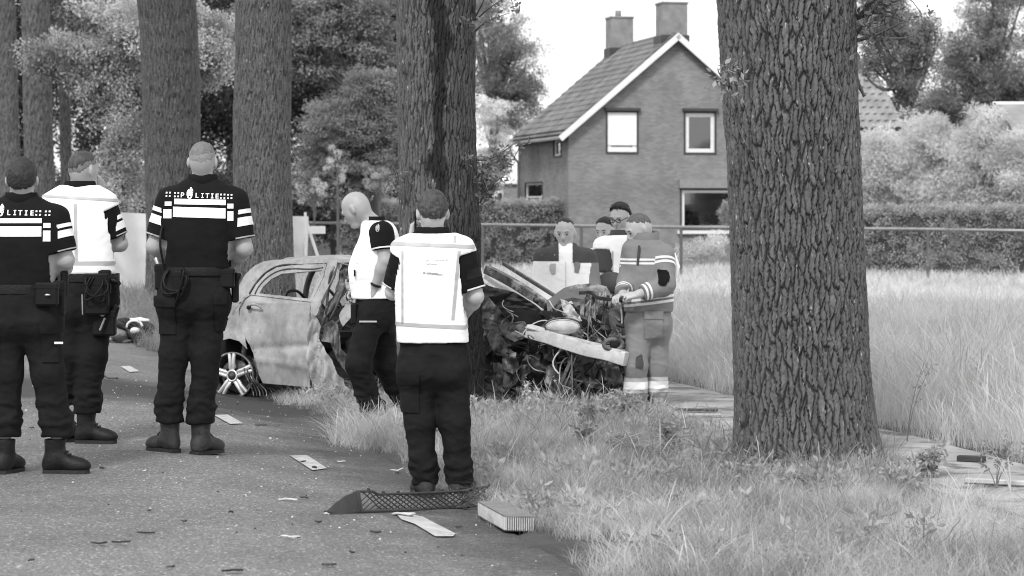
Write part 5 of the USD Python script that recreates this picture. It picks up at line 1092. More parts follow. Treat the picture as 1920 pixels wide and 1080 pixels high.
l1 = p.leg((695, 592, -0.09), (672, 682, -0.14), (702, 788, -0.02)); l2 = p.leg((712, 592, 0.09), (722, 680, 0.12), (758, 758, 0.30))
p.finish()
p.trousers([l1, l2], [(704, 555, 37, 0.165, 0), (705, 585, 38, 0.17, 0), (705, 610, 36, 0.165, 0)], 556, r=(0.110, 0.094, 0.076), back=False)
p.boot(l1[2], (-0.9, 0.2), 0, 'leather'); p.boot(l2[2], (-0.9, 0.1), 0, 'leather')
p.top('uniform_shirt', T5, 'navy', 556, [(*aL, 0.60), (*aR, 0.6)], 0.004, (0.086, 0.074))
p.sleeve_band(0, aL, 0.52, 0.57, 'reflective'); p.project(subdiv(police_badge(0.06), 0.03), 711, 428, mat='grey_print', name='badge')
p.collar(703, 414, 17, 0.085, 16, 0.0, tilt=0.0)
p.top('safety_vest', T5, 'vest_white', 560, [], 0.020, neck_py=414)
p.pouch(672, 500, 0.03, 0.10, 0.10, -0.12, 'vest_white', 'vest_pocket'); p.put('zip_tab', box(0.012, 0.02, 0.05, p.J(665, 512, -0.17), bev=0.003), 'gear_black', smooth=30)
a_w = np.linspace(0, 2 * np.pi, 20); W = aL[2]; d_ = (aL[2] - aL[1]) / np.linalg.norm(aL[2] - aL[1]); e1 = np.cross(d_, [0, 1, 0]); e1 /= np.linalg.norm(e1); e2 = np.cross(d_, e1)
p.put('watch_strap', tube([W - d_ * 0.01 + 0.036 * (np.cos(q) * e1 + np.sin(q) * e2) for q in a_w], 0.010, 6), 'gear_black'); p.put('reflective_tab', box(0.13, 0.004, 0.012, p.J(690, 603, -0.21)), 'stripe_grey')
p.put('radio_holder', box(0.05, 0.05, 0.16, p.J(664, 588, -0.13), bev=0.012), 'gear_black', smooth=30)

gmat('faint_tape', 0.60, 0.5, 0.1, 9)
# ---- crew behind the wreck
p = Person('rescue worker in white and dark yoked jacket, head bowed, standing alone behind the crumpled bonnet', 205.0, 1060, 738, 0.011)
p.head(1059, 436, (-0.18, -0.95), 1.10, 0.0, hair='hair_dark', hairline=(0.50, 0.86, 0.052), thickness=0.004, neck=(1060, 468, 0.02), tilt=-0.22, eyes=True)
aL = p.arm((1020, 484, 0.0), (1010, 540, -0.05), (1030, 580, -0.22), (0.5, -0.7, -0.3), (-0.5, 0.0, 0.8), 1); aR = p.arm((1101, 484, 0.0), (1112, 542, -0.05), (1096, 582, -0.22), (-0.5, -0.7, -0.3), (0.5, 0.0, 0.8), -1)
TF = [(1060, 460, 17, 0.07, 0.02), (1060, 466, 30, 0.09, 0.01), (1060, 474, 43, 0.11, 0), (1060, 500, 46, 0.135, 0), (1060, 540, 45, 0.14, 0), (1060, 600, 44, 0.14, 0)]
p.body.column([(z, x, y, a * 0.88, b * 0.9) for z, x, y, a, b in p.secs(TF)], 0.04)
l1 = p.leg((1042, 620, 0), (1041, 680, -0.02), (1040, 725, 0)); l2 = p.leg((1078, 620, 0), (1080, 680, -0.02), (1081, 725, 0)); p.finish()
p.trousers([l1, l2], [(1060, 588, 42, 0.145, 0), (1060, 610, 44, 0.15, 0), (1060, 635, 43, 0.145, 0)], 590, 'fire_dark'); p.boot(l1[2], (-0.2, -0.95), 0, 'leather'); p.boot(l2[2], (0.2, -0.95), 0, 'leather')
p.top('jacket', TF, 'vest_white', 592, [(*aL, 1.9), (*aR, 1.9)], 0.020, (0.088, 0.080))
q = faces_where(p.topm, p.topm.triangles_center[:, 0] < p.J(1047, 0)[0]); z_ = p.J(0, 489); p.put('dark_yoke', band(q, [(z_, [0, 0, 1])], 0.004), 'fire_dark', p.topp)
q = faces_where(p.topm, p.topm.triangles_center[:, 0] > p.J(1073, 0)[0]); z_ = p.J(0, 492); p.put('dark_yoke', band(q, [(z_, [0, 0, 1])], 0.004), 'fire_dark', p.topp)
p.sleeve_band(1, aR, 0.15, 1.0, 'fire_jacket'); p.vstripe(1059, 1061, 490, 545, 'faint_tape')
for px, py_ in ((1036, 503), (1081, 500)): p.project(blob(0.055, 0.10, px), px, py_, mat='stripe_grey' if px < 1060 else 'fire_jacket', name='chest_patch')
p.project(box(0.12, 0.012, 0.003), 1028, 477, mat='stripe_grey', name='small_print')

p = Person('smaller dark haired woman in white vest, face showing beside the tall man in glasses', 196.0, 1140, 722, 0.011)
p.head(1134, 433, (-0.45, -0.88), 1.04, 0.0, hair='hair_dark', hairline=(0.60, 0.80, 0.030), thickness=0.010, neck=(1140, 466, 0.02), tilt=-0.22, eyes=True)
aL = p.arm((1106, 484, 0.05), (1108, 540, 0.0), (1124, 560, -0.2), (0.5, -0.7, -0.1), (-0.3, 0, 0.9), 1); aR = p.arm((1174, 484, 0.05), (1180, 540, 0.05), (1160, 570, -0.15), (-0.5, -0.7, -0.1), (0.3, 0, 0.9), -1)
TG = [(1140, 460, 15, 0.07, 0.02), (1140, 466, 26, 0.085, 0.01), (1140, 474, 36, 0.10, 0), (1140, 500, 38, 0.12, 0), (1140, 540, 37, 0.125, 0), (1140, 600, 37, 0.125, 0)]
p.body.column([(z, x, y, a * 0.9, b * 0.9) for z, x, y, a, b in p.secs(TG)], 0.04)
l1 = p.leg((1126, 600, 0), (1125, 660, -0.02), (1124, 710, 0)); l2 = p.leg((1154, 600, 0), (1155, 660, -0.02), (1156, 710, 0)); p.finish()
p.trousers([l1, l2], [(1140, 580, 35, 0.14, 0), (1140, 600, 37, 0.145, 0), (1140, 622, 36, 0.14, 0)], 582); p.boot(l1[2], (-0.2, -0.95), 0, 'leather'); p.boot(l2[2], (0.2, -0.95), 0, 'leather')
p.top('uniform_shirt', TG, 'navy', 582, [(*aL, 1.6), (*aR, 1.6)], 0.006, (0.080, 0.072)); p.collar(1140, 462, 18, 0.09, 12, 0.01)
p.top('safety_vest', TG, 'vest_white', 575, [(*aL, 0.16), (*aR, 0.16)], 0.018, (0.088, 0.08), neck_py=464); p.vstripe(1118, 1122, 478, 560, 'stripe_grey'); p.stripe(520, 526, 'stripe_grey')

p = Person('tall man in glasses and white vest with dark quiffed hair behind the grey jacket', 201.0, 1166, 732, 0.011)
p.head(1162, 408, (-0.42, -0.86), 1.06, 0.0, hair='hair_dark', hairline=(0.60, 0.80, 0.040), thickness=0.018, neck=(1166, 440, 0.02), tilt=-0.30, eyes=True)
aL = p.arm((1130, 462, -0.02), (1124, 520, -0.10), (1142, 540, -0.30), (0.4, -0.8, -0.1), (-0.3, 0, 0.9), 1); aR = p.arm((1202, 462, 0.0), (1206, 520, 0.0), (1176, 545, -0.25), (-0.6, -0.7, -0.1), (0.3, 0, 0.9), -1)
TH = [(1166, 435, 16, 0.07, 0.02), (1166, 441, 28, 0.09, 0.01), (1166, 450, 40, 0.11, 0), (1166, 480, 43, 0.13, 0), (1166, 520, 41, 0.135, 0), (1166, 590, 40, 0.135, 0)]
p.body.column([(z, x, y, a * 0.9, b * 0.9) for z, x, y, a, b in p.secs(TH)], 0.04)
l1 = p.leg((1150, 600, 0), (1149, 665, -0.02), (1148, 720, 0)); l2 = p.leg((1182, 600, 0), (1183, 665, -0.02), (1184, 720, 0)); p.finish()
p.trousers([l1, l2], [(1166, 578, 40, 0.145, 0), (1166, 600, 42, 0.15, 0), (1166, 625, 41, 0.145, 0)], 580, 'fire_jacket'); p.boot(l1[2], (-0.2, -0.95), 0, 'leather'); p.boot(l2[2], (0.2, -0.95), 0, 'leather')
p.top('uniform_shirt', TH, 'fire_dark', 580, [(*aL, 0.85), (*aR, 0.85)], 0.006, (0.080, 0.072)); p.collar(1166, 438, 20, 0.09, 14, 0.01, mat='fire_dark')
p.top('safety_vest', TH, 'vest_white', 572, [(*aL, 0.16), (*aR, 0.16)], 0.018, (0.088, 0.08), neck_py=441); p.vstripe(1146, 1149, 470, 560, 'stripe_grey'); p.stripe(515, 521, 'stripe_grey')
r_, f_, u_ = p.R; c = p.hc
for e in (-1, 1): a = np.linspace(0, 2 * np.pi, 16); p.put('glasses_rim', tube([c + f_ * 0.112 + u_ * 0.004 + r_ * (e * 0.033 + 0.026 * math.cos(q)) + u_ * 0.019 * math.sin(q) for q in a], 0.003, 5), 'gear_black'); p.put('glasses_arm', tube([c + f_ * 0.108 + r_ * e * 0.060 + u_ * 0.006, c - f_ * 0.01 + r_ * e * 0.088 + u_ * 0.004], 0.003, 5), 'gear_black')
p.put('glasses_bridge', tube([c + f_ * 0.114 + u_ * 0.006 - r_ * 0.008, c + f_ * 0.114 + u_ * 0.006 + r_ * 0.008], 0.003, 5), 'gear_black')
hp = p.J(1146, 536, -0.40) + p.o; hz = thing('helmet', 'dark rescue helmet held between the two white vests', 'helmet', hp)
B = Field(); B.ell((0, 0, 0), (0.15, 0.19, 0.13), None, 0.02); B.cone((-0.12, -0.06, -0.03), (0.14, -0.06, -0.03), 0.05, 0.05, 0.03)
put('shell', soften(B.mesh(0.012, cut=lambda X: -0.06 - X[..., 2]), 2), 'fire_dark', hz, True); put('brim', tube([(0.165 * math.cos(a), 0.20 * math.sin(a), -0.055) for a in np.linspace(0, 2 * np.pi, 24)], 0.012, 6), 'gear_black', hz, True); put('strap', tube(spline([(-0.14, 0, -0.05), (-0.06, -0.08, -0.12), (0.08, -0.1, -0.12), (0.14, 0, -0.05)], 12), 0.008, 5), 'stripe_grey', hz, True)

p = Person('firefighter in grey striped turnout coat and trousers bending over the bumper beam', 226.0, 1215, 774, 0.010)
p.head(1197, 430, (-0.86, -0.34), 1.08, 0.0, hair='hair_grizzled', hairline=(0.45, 0.88, 0.036), thickness=0.003, neck=(1210, 462, 0.0), tilt=-0.42, eyes=True)
aR = p.arm((1243, 482, -0.10), (1247, 535, -0.20), (1196, 552, -0.30), (-0.9, -0.1, -0.15), (0.1, -0.5, 0.8), 1, (0.060, 0.050, 0.036), curl=0.7); aL = p.arm((1186, 486, 0.06), (1176, 530, -0.05), (1166, 552, -0.24), (-0.5, -0.7, -0.2), (-0.3, 0.0, 0.9), -1)
TK = [(1206, 446, 20, 0.08, 0.02), (1208, 453, 32, 0.11, 0.0), (1213, 466, 43, 0.135, 0), (1217, 500, 45, 0.16, 0), (1217, 540, 42, 0.165, 0), (1216, 580, 42, 0.16, 0)]
p.body.column([(z, x, y, a * 0.86, b * 0.86) for z, x, y, a, b in p.secs(TK)], 0.04)
l1 = p.leg((1198, 605, -0.03), (1193, 685, -0.10), (1191, 762, -0.06)); l2 = p.leg((1233, 605, 0.03), (1232, 685, 0.03), (1230, 762, 0.05)); p.finish()
p.trousers([l1, l2], [(1216, 572, 39, 0.165, 0), (1216, 600, 42, 0.17, 0), (1216, 630, 41, 0.16, 0)], 574, 'fire_jacket', r=(0.108, 0.092, 0.084), back=False)
m = p.tro; p.pieces('reflective_band', band(m, [(p.J(0, 735), [0, 0, 1]), (p.J(0, 706), [0, 0, -1])], 0.005), 'stripe_grey', p.trop); p.pieces('reflective_line', band(m, [(p.J(0, 728), [0, 0, 1]), (p.J(0, 714), [0, 0, -1])], 0.008), 'reflective', p.trop); p.pieces('dark_hem', band(m, [(p.J(0, 758), [0, 0, -1])], 0.004), 'fire_dark', p.trop)
p.cargo(1224, 608, 34, 50, mat='fire_jacket'); p.project(blob(0.065, 0.11, 4), 1197, 676, mat='fire_dark', name='knee_pad', lift=0.006, mesh=m, parent=p.trop)
p.boot(l1[2], (-0.8, -0.5), 0, 'leather'); p.boot(l2[2], (-0.6, -0.75), 0, 'leather')
p.top('turnout_coat', TK, 'fire_jacket', 585, [(*aL, 1.9), (*aR, 1.85)], 0.018, (0.092, 0.082), amp=0.014)
p.stripe(484, 488, 'reflective'); p.stripe(491, 495, 'reflective'); p.stripe(556, 561, 'reflective', tilt=-0.12); p.stripe(565, 570, 'reflective', tilt=-0.12)
for t0 in (0.10, 0.24): p.sleeve_band(1, aR, t0, t0 + 0.08, 'reflective'); p.sleeve_band(0, aL, t0 + 0.2, t0 + 0.28, 'reflective')
for t0 in (0.60, 0.74): p.sleeve_band(1, aR, t0, t0 + 0.07, 'reflective', fore=True); p.sleeve_band(0, aL, t0, t0 + 0.07, 'reflective', fore=True)
p.project(blob(0.095, 0.13, 1), 1240, 518, mat='navy', name='elbow_patch', lift=0.006)
p.collar(1209, 446, 25, 0.11, 24, 0.01, mat='fire_jacket', tilt=0.1); p.put('coat_flash', box(0.02, 0.02, 0.16, p.J(1197, 478, -0.17), rotm([0, 1, 0], 5), bev=0.006), 'fire_dark', smooth=30)
p.put('white_armband', tube([p.J(1262, 475, -0.02), p.J(1268, 500, -0.03), p.J(1264, 522, -0.04)], [0.02, 0.035, 0.02], 8), 'vest_white')
# ------------------------------------------------------------------ the burnt car
gmat('burnt_body', 0.25, 0.6, 0.28, 9, bump=0.3, bscale=26, coords='pos', detail=9.0, stretch=(1, 1, 0.6), spots=[(5, 0.58, 0.40, 0.14), (3.2, 0.64, 0.16, 0.12), (14, 0.68, 0.15, 0.07), (42, 0.67, 0.09, 0.04)])
gmat('burnt_sheet', 0.13, 0.5, 0.6, 6, bump=0.4, bscale=35, coords='pos', spots=[(6, 0.60, 0.34, 0.06), (9, 0.60, 0.02, 0.05)])
gmat('burnt_dark', 0.028, 0.55, 0.7, 9, bump=0.6, bscale=40, coords='pos', spots=[(12, 0.64, 0.13, 0.04)])
gmat('burnt_mid', 0.085, 0.45, 0.6, 7, bump=0.5, bscale=40, coords='pos', metal=0.3, spots=[(8, 0.60, 0.28, 0.05), (11, 0.60, 0.015, 0.04)])
gmat('ash_light', 0.52, 0.7, 0.2, 10, bump=0.4, bscale=40, coords='pos', spots=[(9, 0.64, 0.2, 0.06)])
gmat('alloy', 0.62, 0.35, 0.15, 10, metal=0.5, spots=[(9, 0.64, 0.15, 0.05)])
gmat('soot', 0.010, 0.9, 0.4, 9)
gmat('melted_glass', 0.22, 0.08, 0.5, 12, spec=0.8)
CK = lambda px: np.interp(px, [345, 650, 900, 1190], [207, 212, 219, 226])
CN = np.array([0.30, 0.954, 0.0])                     # across the car, away from the camera
CO = P(640, 730, 212); CO[2] = 0.0
car = thing('burnt_car', 'burnt out wrecked hatchback wrapped against the sooty oak trunk', 'car', CO)
def C(px, py, d=0.0):
    px, py = np.broadcast_arrays(np.asarray(px, float), np.asarray(py, float)); k = CK(px)
    p = np.stack([(px - CX) / k, F / k, CAMZ - (py - HOR) / k], -1)
    return p + CN * np.asarray(d, float)[..., None] - CO
def side_d(px, py): return np.maximum(568 - py, 0) / 210 * 0.42 - 0.035 * np.sin(np.clip((py - 560) / 165, 0, 1) * np.pi)
def panel(poly, name, mat, d0=0.0, amp=0.006, freq=14.0, seed=1, t=0.006, step=7, shape=None, parent=None, side=True, smooth=40, label=None, ridge=0.0, squash=(1, 1)):
    m = polygon_grid(poly, step); v = m.vertices; d = d0 + (side_d(v[:, 0], v[:, 1]) if side else 0)
    q = np.stack([v[:, 0] / 210 * squash[0], v[:, 1] / 210 * squash[1], v[:, 0] * 0], -1) * freq
    d = d + amp * 2 * (meshkit.fbm(q, 3, seed) - 0.5) + ridge * (0.5 - np.abs(meshkit.fbm(q * 0.7, 3, seed + 5) - 0.5) * 4)
    if shape: d = d + shape(v[:, 0], v[:, 1])
    V = C(v[:, 0], v[:, 1], d); mm = trimesh.Trimesh(V, m.faces, process=False); return put(name, thick(mm, t), mat, parent or car, smooth, label)
arch = lambda x, y: -0.030 * np.exp(-((np.hypot(x - 436, y - 704) - 66) / 14) ** 2)
quarter = sg.Polygon([(660, 487), (560, 486.5), (500, 488), (482, 491), (466, 499), (451, 516), (440, 543), (426, 580), (412, 594), (392, 600), (368, 604), (352, 610), (345, 640), (347, 692), (384, 694), (386, 672), (396, 652), (414, 639), (436, 634), (454, 639), (468, 654), (463, 627), (452, 602), (449, 580), (458, 560), (468, 552), (476, 534), (492, 513), (510, 501), (532, 496.5), (600, 494), (660, 492)])
panel(quarter, 'rear_quarter_panel', 'burnt_body', seed=3, shape=arch)
door = sg.Polygon([(470, 554), (520, 559), (584, 567), (582.5, 600), (582.5, 660), (583, 726), (540, 722), (495, 718), (489, 705), (481, 668), (471, 645), (459, 622), (452, 600), (453, 582), (461, 563)])
dp = panel(door, 'rear_door', 'burnt_body', -0.012, 0.007, 9, 4, t=0.012, shape=lambda x, y: 0.018 * np.exp(-((y - (652 - (x - 500) * 0.06)) / 7) ** 2) - 0.012 * np.exp(-((y - 676 - (x - 500) * 0.16) / 6) ** 2) + 0.02 * np.exp(-(((x - 483) / 16) ** 2 + ((y - 574) / 7) ** 2)))
put('handle', tube(spline([C(472, 573, -0.055), C(483, 570, -0.075), C(495, 578, -0.05)], 10), 0.011, 8), 'burnt_body', dp, True); put('lock_hole', trimesh.creation.cylinder(0.020, 0.03, sections=12).apply_transform(rotm([1, 0, 0], 90)).apply_translation(C(471, 576, -0.055)), 'soot', dp, True)
ring = sg.Polygon([(469, 553), (477, 535), (493, 513.5), (511, 502.5), (540, 498.5), (603, 496), (601, 520), (593, 545), (585, 567)]).difference(sg.Polygon([(486, 551), (491, 539), (504, 524), (522, 514.5), (560, 511), (597, 508), (591, 532), (582.5, 561)]))
panel(ring, 'window_frame', 'burnt_body', -0.02, 0.004, 16, 5, t=0.02, parent=dp, step=5)
put('window_seal', tube(spline([C(x, y, float(side_d(x, y)) - 0.03) for x, y in [(478, 552), (483, 538), (497, 520), (516, 508.5), (545, 504.5), (598, 502)]], 30), 0.008, 6), 'burnt_dark', dp, True)
put('body_gutter', tube(spline([C(x, y, float(side_d(x, y)) - 0.012) for x, y in [(466, 551), (474, 533), (490, 512), (509, 500.5), (540, 497), (604, 494.5)]], 30), 0.009, 6), 'burnt_dark', car, True)
panel(sg.Polygon([(604, 495), (622, 493), (620, 520), (608, 556), (598, 590), (586, 602), (585, 568), (594, 545), (602, 520)]), 'door_pillar', 'burnt_body', -0.005, 0.012, 14, 6, t=0.04)
panel(sg.Polygon([(585, 598), (592, 586), (600, 598), (606, 612), (603, 634), (612, 650), (622, 668), (638, 700), (652, 722), (670, 737), (660, 742), (630, 743), (612, 738), (598, 722), (590, 690), (585, 650)]), 'crumpled_door', 'burnt_body', -0.05, 0.03, 9, 7, ridge=0.05, step=5, squash=(2.2, 0.6), shape=lambda x, y: -0.0012 * (y - 640).clip(0) + 0.002 * (x - 600))
panel(sg.Polygon([(602, 640), (622, 642), (630, 668), (650, 705), (672, 735), (684, 742), (690, 730), (664, 690), (640, 650), (634, 610), (622, 600), (606, 612)]), 'torn_door_skin', 'burnt_sheet', 0.03, 0.03, 10, 8, ridge=0.05, step=5, squash=(2.2, 0.6))
panel(sg.Polygon([(622, 494), (664, 488), (690, 498), (700, 530), (702, 570), (690, 612), (668, 626), (652, 606), (660, 570), (652, 534), (636, 545), (622, 572), (606, 596), (600, 588), (612, 552)]), 'crumpled_roof_side', 'burnt_sheet', 0.12, 0.05, 9, 9, ridge=0.07, step=5, squash=(1.8, 0.8))
panel(sg.Polygon([(640, 525), (662, 520), (672, 560), (664, 590), (648, 612), (636, 592), (650, 560)]), 'bent_pillar_skin', 'burnt_body', 0.02, 0.04, 9, 10, ridge=0.05, step=5)
for i, pts in enumerate([[(622, 500), (612, 540), (606, 590), (600, 610)], [(700, 520), (672, 548), (650, 580), (620, 610)], [(690, 500), (650, 520), (630, 560), (612, 600)], [(660, 700), (690, 720), (705, 738)], [(640, 612), (668, 640), (672, 660)]]): put('bent_strut', tube(spline([C(x, y, 0.05 + 0.02 * i) for x, y in pts], 12), 0.012, 6), 'burnt_sheet' if i % 2 else 'burnt_mid', car, True)
# roof, far side, tail
a, b = np.meshgrid(np.linspace(0, 1, 30), np.linspace(0, 1, 24)); ppx = 482 + a * 225
V = C(ppx, 489 + 3 * a + 3 * (1 - a) ** 4 * 3, 0.16 + b * 1.45); V[..., 2] += 0.05 * np.sin(b * np.pi) + 0.04 * (meshkit.fbm(np.stack([a * 5, b * 5, a * 0], -1), 3, 4) - 0.5) - 0.12 * a ** 3
put('roof_panel', thick(grid_mesh(V), 0.005), 'burnt_body', car, True)
def far(poly, name, mat, seed): panel(poly, name, mat, 1.72, 0.02, 10, seed, side=False, step=10)
far(sg.Polygon([(352, 600), (420, 590), (560, 585), (720, 590), (860, 600), (860, 700), (600, 715), (480, 712), (470, 660), (440, 640), (405, 650), (392, 690), (350, 690)]), 'far_side_panel', 'burnt_dark', 11)
for pts in ([(478, 493), (450, 520), (428, 586)], [(600, 496), (596, 540), (588, 590)]): put('far_pillar', tube(spline([C(x, y, 1.62 + 0.1 * i) for i, (x, y) in enumerate(pts)], 10), 0.03, 8), 'burnt_dark', car, True)
a, b = np.meshgrid(np.linspace(0, 1, 12), np.linspace(0, 1, 20)); V = C(346 + 0 * a + 4 * a, 606 + a * 86, 0.02 + b * 1.68) + np.array([-0.06, 0, 0]) * np.sin(b * np.pi)[..., None]
tp_ = put('tailgate', thick(grid_mesh(V), 0.01), 'burnt_body', car, True)
a, b = np.meshgrid(np.linspace(0, 1, 20), np.linspace(0, 1, 10)); put('floor_pan', thick(grid_mesh(C(360 + a * 620, 712 + 0 * a, 0.06 + b * 1.6)), 0.02), 'soot', car, True)
put('inner_wheel_house', thick(grid_mesh(C(386 + a * 104, 634 + 0 * a + 8 * np.sin(a * 3.14) * -1 + 3, 0.05 + b * 0.4)), 0.02), 'soot', car, True); put('wheel_house_wall', thick(grid_mesh(C(370 + a * 125, 630 + b * 95, 0.45 + 0 * a)), 0.02), 'soot', car, True)
put('bulkhead', thick(grid_mesh(C(620 + a * 300, 592 + b * 140 + 10 * np.sin(a * 9), 0.55 + 0.12 * np.sin(a * 14))), 0.02), 'soot', car, True)
for px, d in ((520, 0.35), (640, 0.30), (520, 1.1), (700, 1.0)):
    s = put('seat_frame', tube(spline([C(px, 640, d), C(px + 10, 600, d), C(px - 12, 560, d), C(px - 14, 548, d + 0.2), C(px - 12, 560, d + 0.4), C(px + 10, 600, d + 0.4), C(px, 640, d + 0.4)], 24), 0.014, 6), 'burnt_dark', car, True)
    put('seat_cushion', box(0.45, 0.45, 0.16, C(px + 20, 650, d + 0.2), bev=0.05), 'soot', car)
# wheel
WC = C(438, 704, -0.03); WR = 0.205; ux = (C(460, 704) - C(438, 704)); ux /= np.linalg.norm(ux); uz = np.array([0, 0, 1.0]); un = -np.cross(ux, uz); un = un if un[1] > 0 else -un
def wheel_pt(r, a, d): return WC + r * (math.cos(a) * ux + math.sin(a) * uz) + un * d
whl = put('rear_wheel', tube([wheel_pt(WR, q, 0.0) for q in np.linspace(0, 2 * np.pi, 49)], 0.009, 8, False), 'burnt_sheet', car, True)
put('rim_barrel', thick(grid_mesh(np.array([[wheel_pt(WR - 0.004 - 0.02 * (j > 0), q, 0.07 * j) for q in np.linspace(0, 2 * np.pi, 41)] for j in range(4)])), 0.006), 'burnt_mid', whl, True)
for i in range(5):
    an = math.radians(92 + 72 * i)
    for e in (-1, 1):
        p0, p1, p2 = wheel_pt(0.060, an + e * 0.30, 0.012), wheel_pt(0.12, an + e * 0.135, 0.0), wheel_pt(WR - 0.004, an + e * 0.115, 0.004)
        put('spoke', tube([p0, p1, p2], [0.021, 0.017, 0.018], 6), 'alloy', whl, True)
put('hub', tube([wheel_pt(0.0, 0, -0.012), wheel_pt(0.0, 0, 0.05)], [0.035, 0.06], 16), 'burnt_dark', whl, True); put('hub_ring', tube([wheel_pt(0.047, q, -0.004) for q in np.linspace(0, 2 * np.pi, 25)], 0.010, 6, False), 'alloy', whl, True)
for i in range(5): put('bolt_hole', tube([wheel_pt(0.072, math.radians(56 + 72 * i), -0.012), wheel_pt(0.072, math.radians(56 + 72 * i), 0.02)], 0.012, 8), 'soot', whl, True)
put('brake_disc', tube([wheel_pt(0, 0, 0.07), wheel_pt(0, 0, 0.09)], 0.14, 28), 'burnt_mid', whl, True); put('damper', tube([C(447, 690, 0.1), C(446, 640, 0.15)], 0.022, 10), 'burnt_sheet', car, True)
r = np.random.default_rng(12)
for i in range(7): put('tyre_wire', tube(spline([wheel_pt(WR + 0.02 + 0.02 * r.random(), q, 0.03 + 0.03 * r.random()) * [1, 1, 1] for q in np.linspace(3.3 + r.random() * 0.5, 6.4 + r.random() * 0.6, 7)], 20), 0.006, 5), 'burnt_dark', whl, True)
for i in range(5): x0 = 462 + i * 6; put('brake_hose', tube(spline([C(x0, 690 + 4 * i, -0.05), C(x0 + 10, 708 + 3 * i, -0.1), C(x0 + 18, 730, -0.08), C(x0 + 22, 741, -0.1)], 12), 0.006, 5), 'burnt_dark' if i % 2 else 'burnt_mid', car, True)
# the crushed front ------------------------------------------------
def bar(p0, p1, w, h, name, mat, roll=0.0, bend=None, n=14, amp=0.0, seed=0, parent=None):
    p0, p1 = np.asarray(p0), np.asarray(p1); s = np.linspace(0, 1, n)[:, None]; c = p0 + (p1 - p0) * s
    if bend is not None: c = c + np.asarray(bend) * np.sin(s * np.pi)
    if amp: c = c + amp * (np.stack([meshkit.noise(np.c_[s * 5, s * 0 + k, s * 0], seed + k) for k in range(3)], 1) - 0.5) * 2
    t = (p1 - p0) / np.linalg.norm(p1 - p0); up = np.cross(np.cross(t, [0, 0, 1.0]), t); up /= np.linalg.norm(up); sd = np.cross(t, up)
    cr, sr = math.cos(roll), math.sin(roll); up, sd = up * cr + sd * sr, sd * cr - up * sr
    e = 0.18; sq = [(-1, -1 + e), (-1, 1 - e), (-1 + e, 1), (1 - e, 1), (1, 1 - e), (1, -1 + e), (1 - e, -1), (-1 + e, -1), (-1, -1 + e)]
    V = np.stack([c + sd * (x * w / 2) + up * (y * h / 2) for x, y in sq], 1); m = grid_mesh(V)
    caps = [trimesh.Trimesh(np.vstack([V[i, :8], V[i].mean(0)]), [[j, (j + 1) % 8, 8] if i else [(j + 1) % 8, j, 8] for j in range(8)], process=False) for i in (0, -1)]
    return put(name, cat_([m] + caps), mat, parent or car, 40)
bar(C(876, 508, 0.55), C(1004, 577, 0.35), 0.07, 0.075, 'roof_rail', 'burnt_mid', bend=(0, 0, 0.02)); bar(C(880, 522, 0.45), C(1000, 585, 0.28), 0.02, 0.035, 'rail_flange', 'ash_light', amp=0.01, seed=3); bar(C(884, 498, 0.9), C(1000, 562, 0.7), 0.03, 0.03, 'screen_rail', 'burnt_mid')
panel(sg.Polygon([(893, 532), (912, 540), (960, 552), (1000, 580), (1012, 600), (1000, 612), (960, 604), (920, 590), (893, 580)]), 'cowl_panel', 'burnt_dark', 0.20, 0.05, 8, 21, ridge=0.06, side=False, step=6, squash=(0.7, 1.6))
panel(sg.Polygon([(893, 545), (915, 556), (944, 585), (960, 612), (950, 622), (915, 600), (893, 590)]), 'folded_wing', 'burnt_mid', -0.02, 0.04, 7, 22, ridge=0.05, side=False, step=6)
panel(sg.Polygon([(896, 590), (918, 596), (942, 608), (966, 604), (990, 602), (1000, 616), (994, 632), (972, 640), (950, 628), (926, 618), (900, 612)]), 'torn_wing_edge', 'burnt_sheet', -0.12, 0.04, 9, 23, ridge=0.05, side=False, step=5)
panel(sg.Polygon([(932, 614), (948, 626), (960, 646), (962, 668), (944, 664), (932, 645), (926, 628)]), 'wing_fold', 'burnt_sheet', -0.16, 0.05, 8, 24, ridge=0.06, side=False, step=5)
panel(sg.Polygon([(962, 652), (976, 660), (982, 690), (970, 700), (952, 690), (950, 668)]), 'wing_fold', 'burnt_mid', -0.12, 0.05, 8, 25, ridge=0.06, side=False, step=5)
panel(sg.Polygon([(930, 690), (956, 684), (982, 696), (976, 716), (944, 738), (926, 725)]), 'wheel_arch_liner', 'burnt_mid', -0.08, 0.05, 7, 26, ridge=0.05, side=False, step=5)
panel(sg.Polygon([(1000, 592), (998, 572), (1012, 556), (1030, 543), (1056, 536), (1086, 535), (1106, 541), (1114, 556), (1108, 572), (1092, 580), (1078, 568), (1062, 578), (1050, 566), (1038, 572), (1028, 584), (1016, 598), (1008, 600)]), 'bonnet', 'burnt_sheet', 0.35, 0.04, 6, 27, ridge=0.03, side=False, step=5, shape=lambda x, y: 0.5 * ((x - 1056) / 60) ** 2 * 0.3 - 0.004 * (y - 560).clip(-30, 30), label='bonnet peeled up into a ragged dome')
panel(sg.Polygon([(1005, 566), (1032, 548), (1070, 542), (1104, 548), (1110, 560), (1090, 566), (1056, 560), (1030, 566), (1008, 590)]), 'bonnet_lining', 'fire_jacket', 0.30, 0.02, 6, 28, side=False, step=6)
panel(sg.Polygon([(1076, 566), (1100, 552), (1114, 560), (1112, 590), (1096, 602), (1080, 596)]), 'burst_panel', 'burnt_sheet', 0.15, 0.03, 8, 29, ridge=0.03, side=False, step=5)
panel(sg.Polygon([(1038, 562), (1050, 566), (1066, 582), (1078, 604), (1064, 606), (1044, 592)]), 'ash_flake', 'ash_light', 0.2, 0.04, 14, 30, ridge=0.05, side=False, step=4)
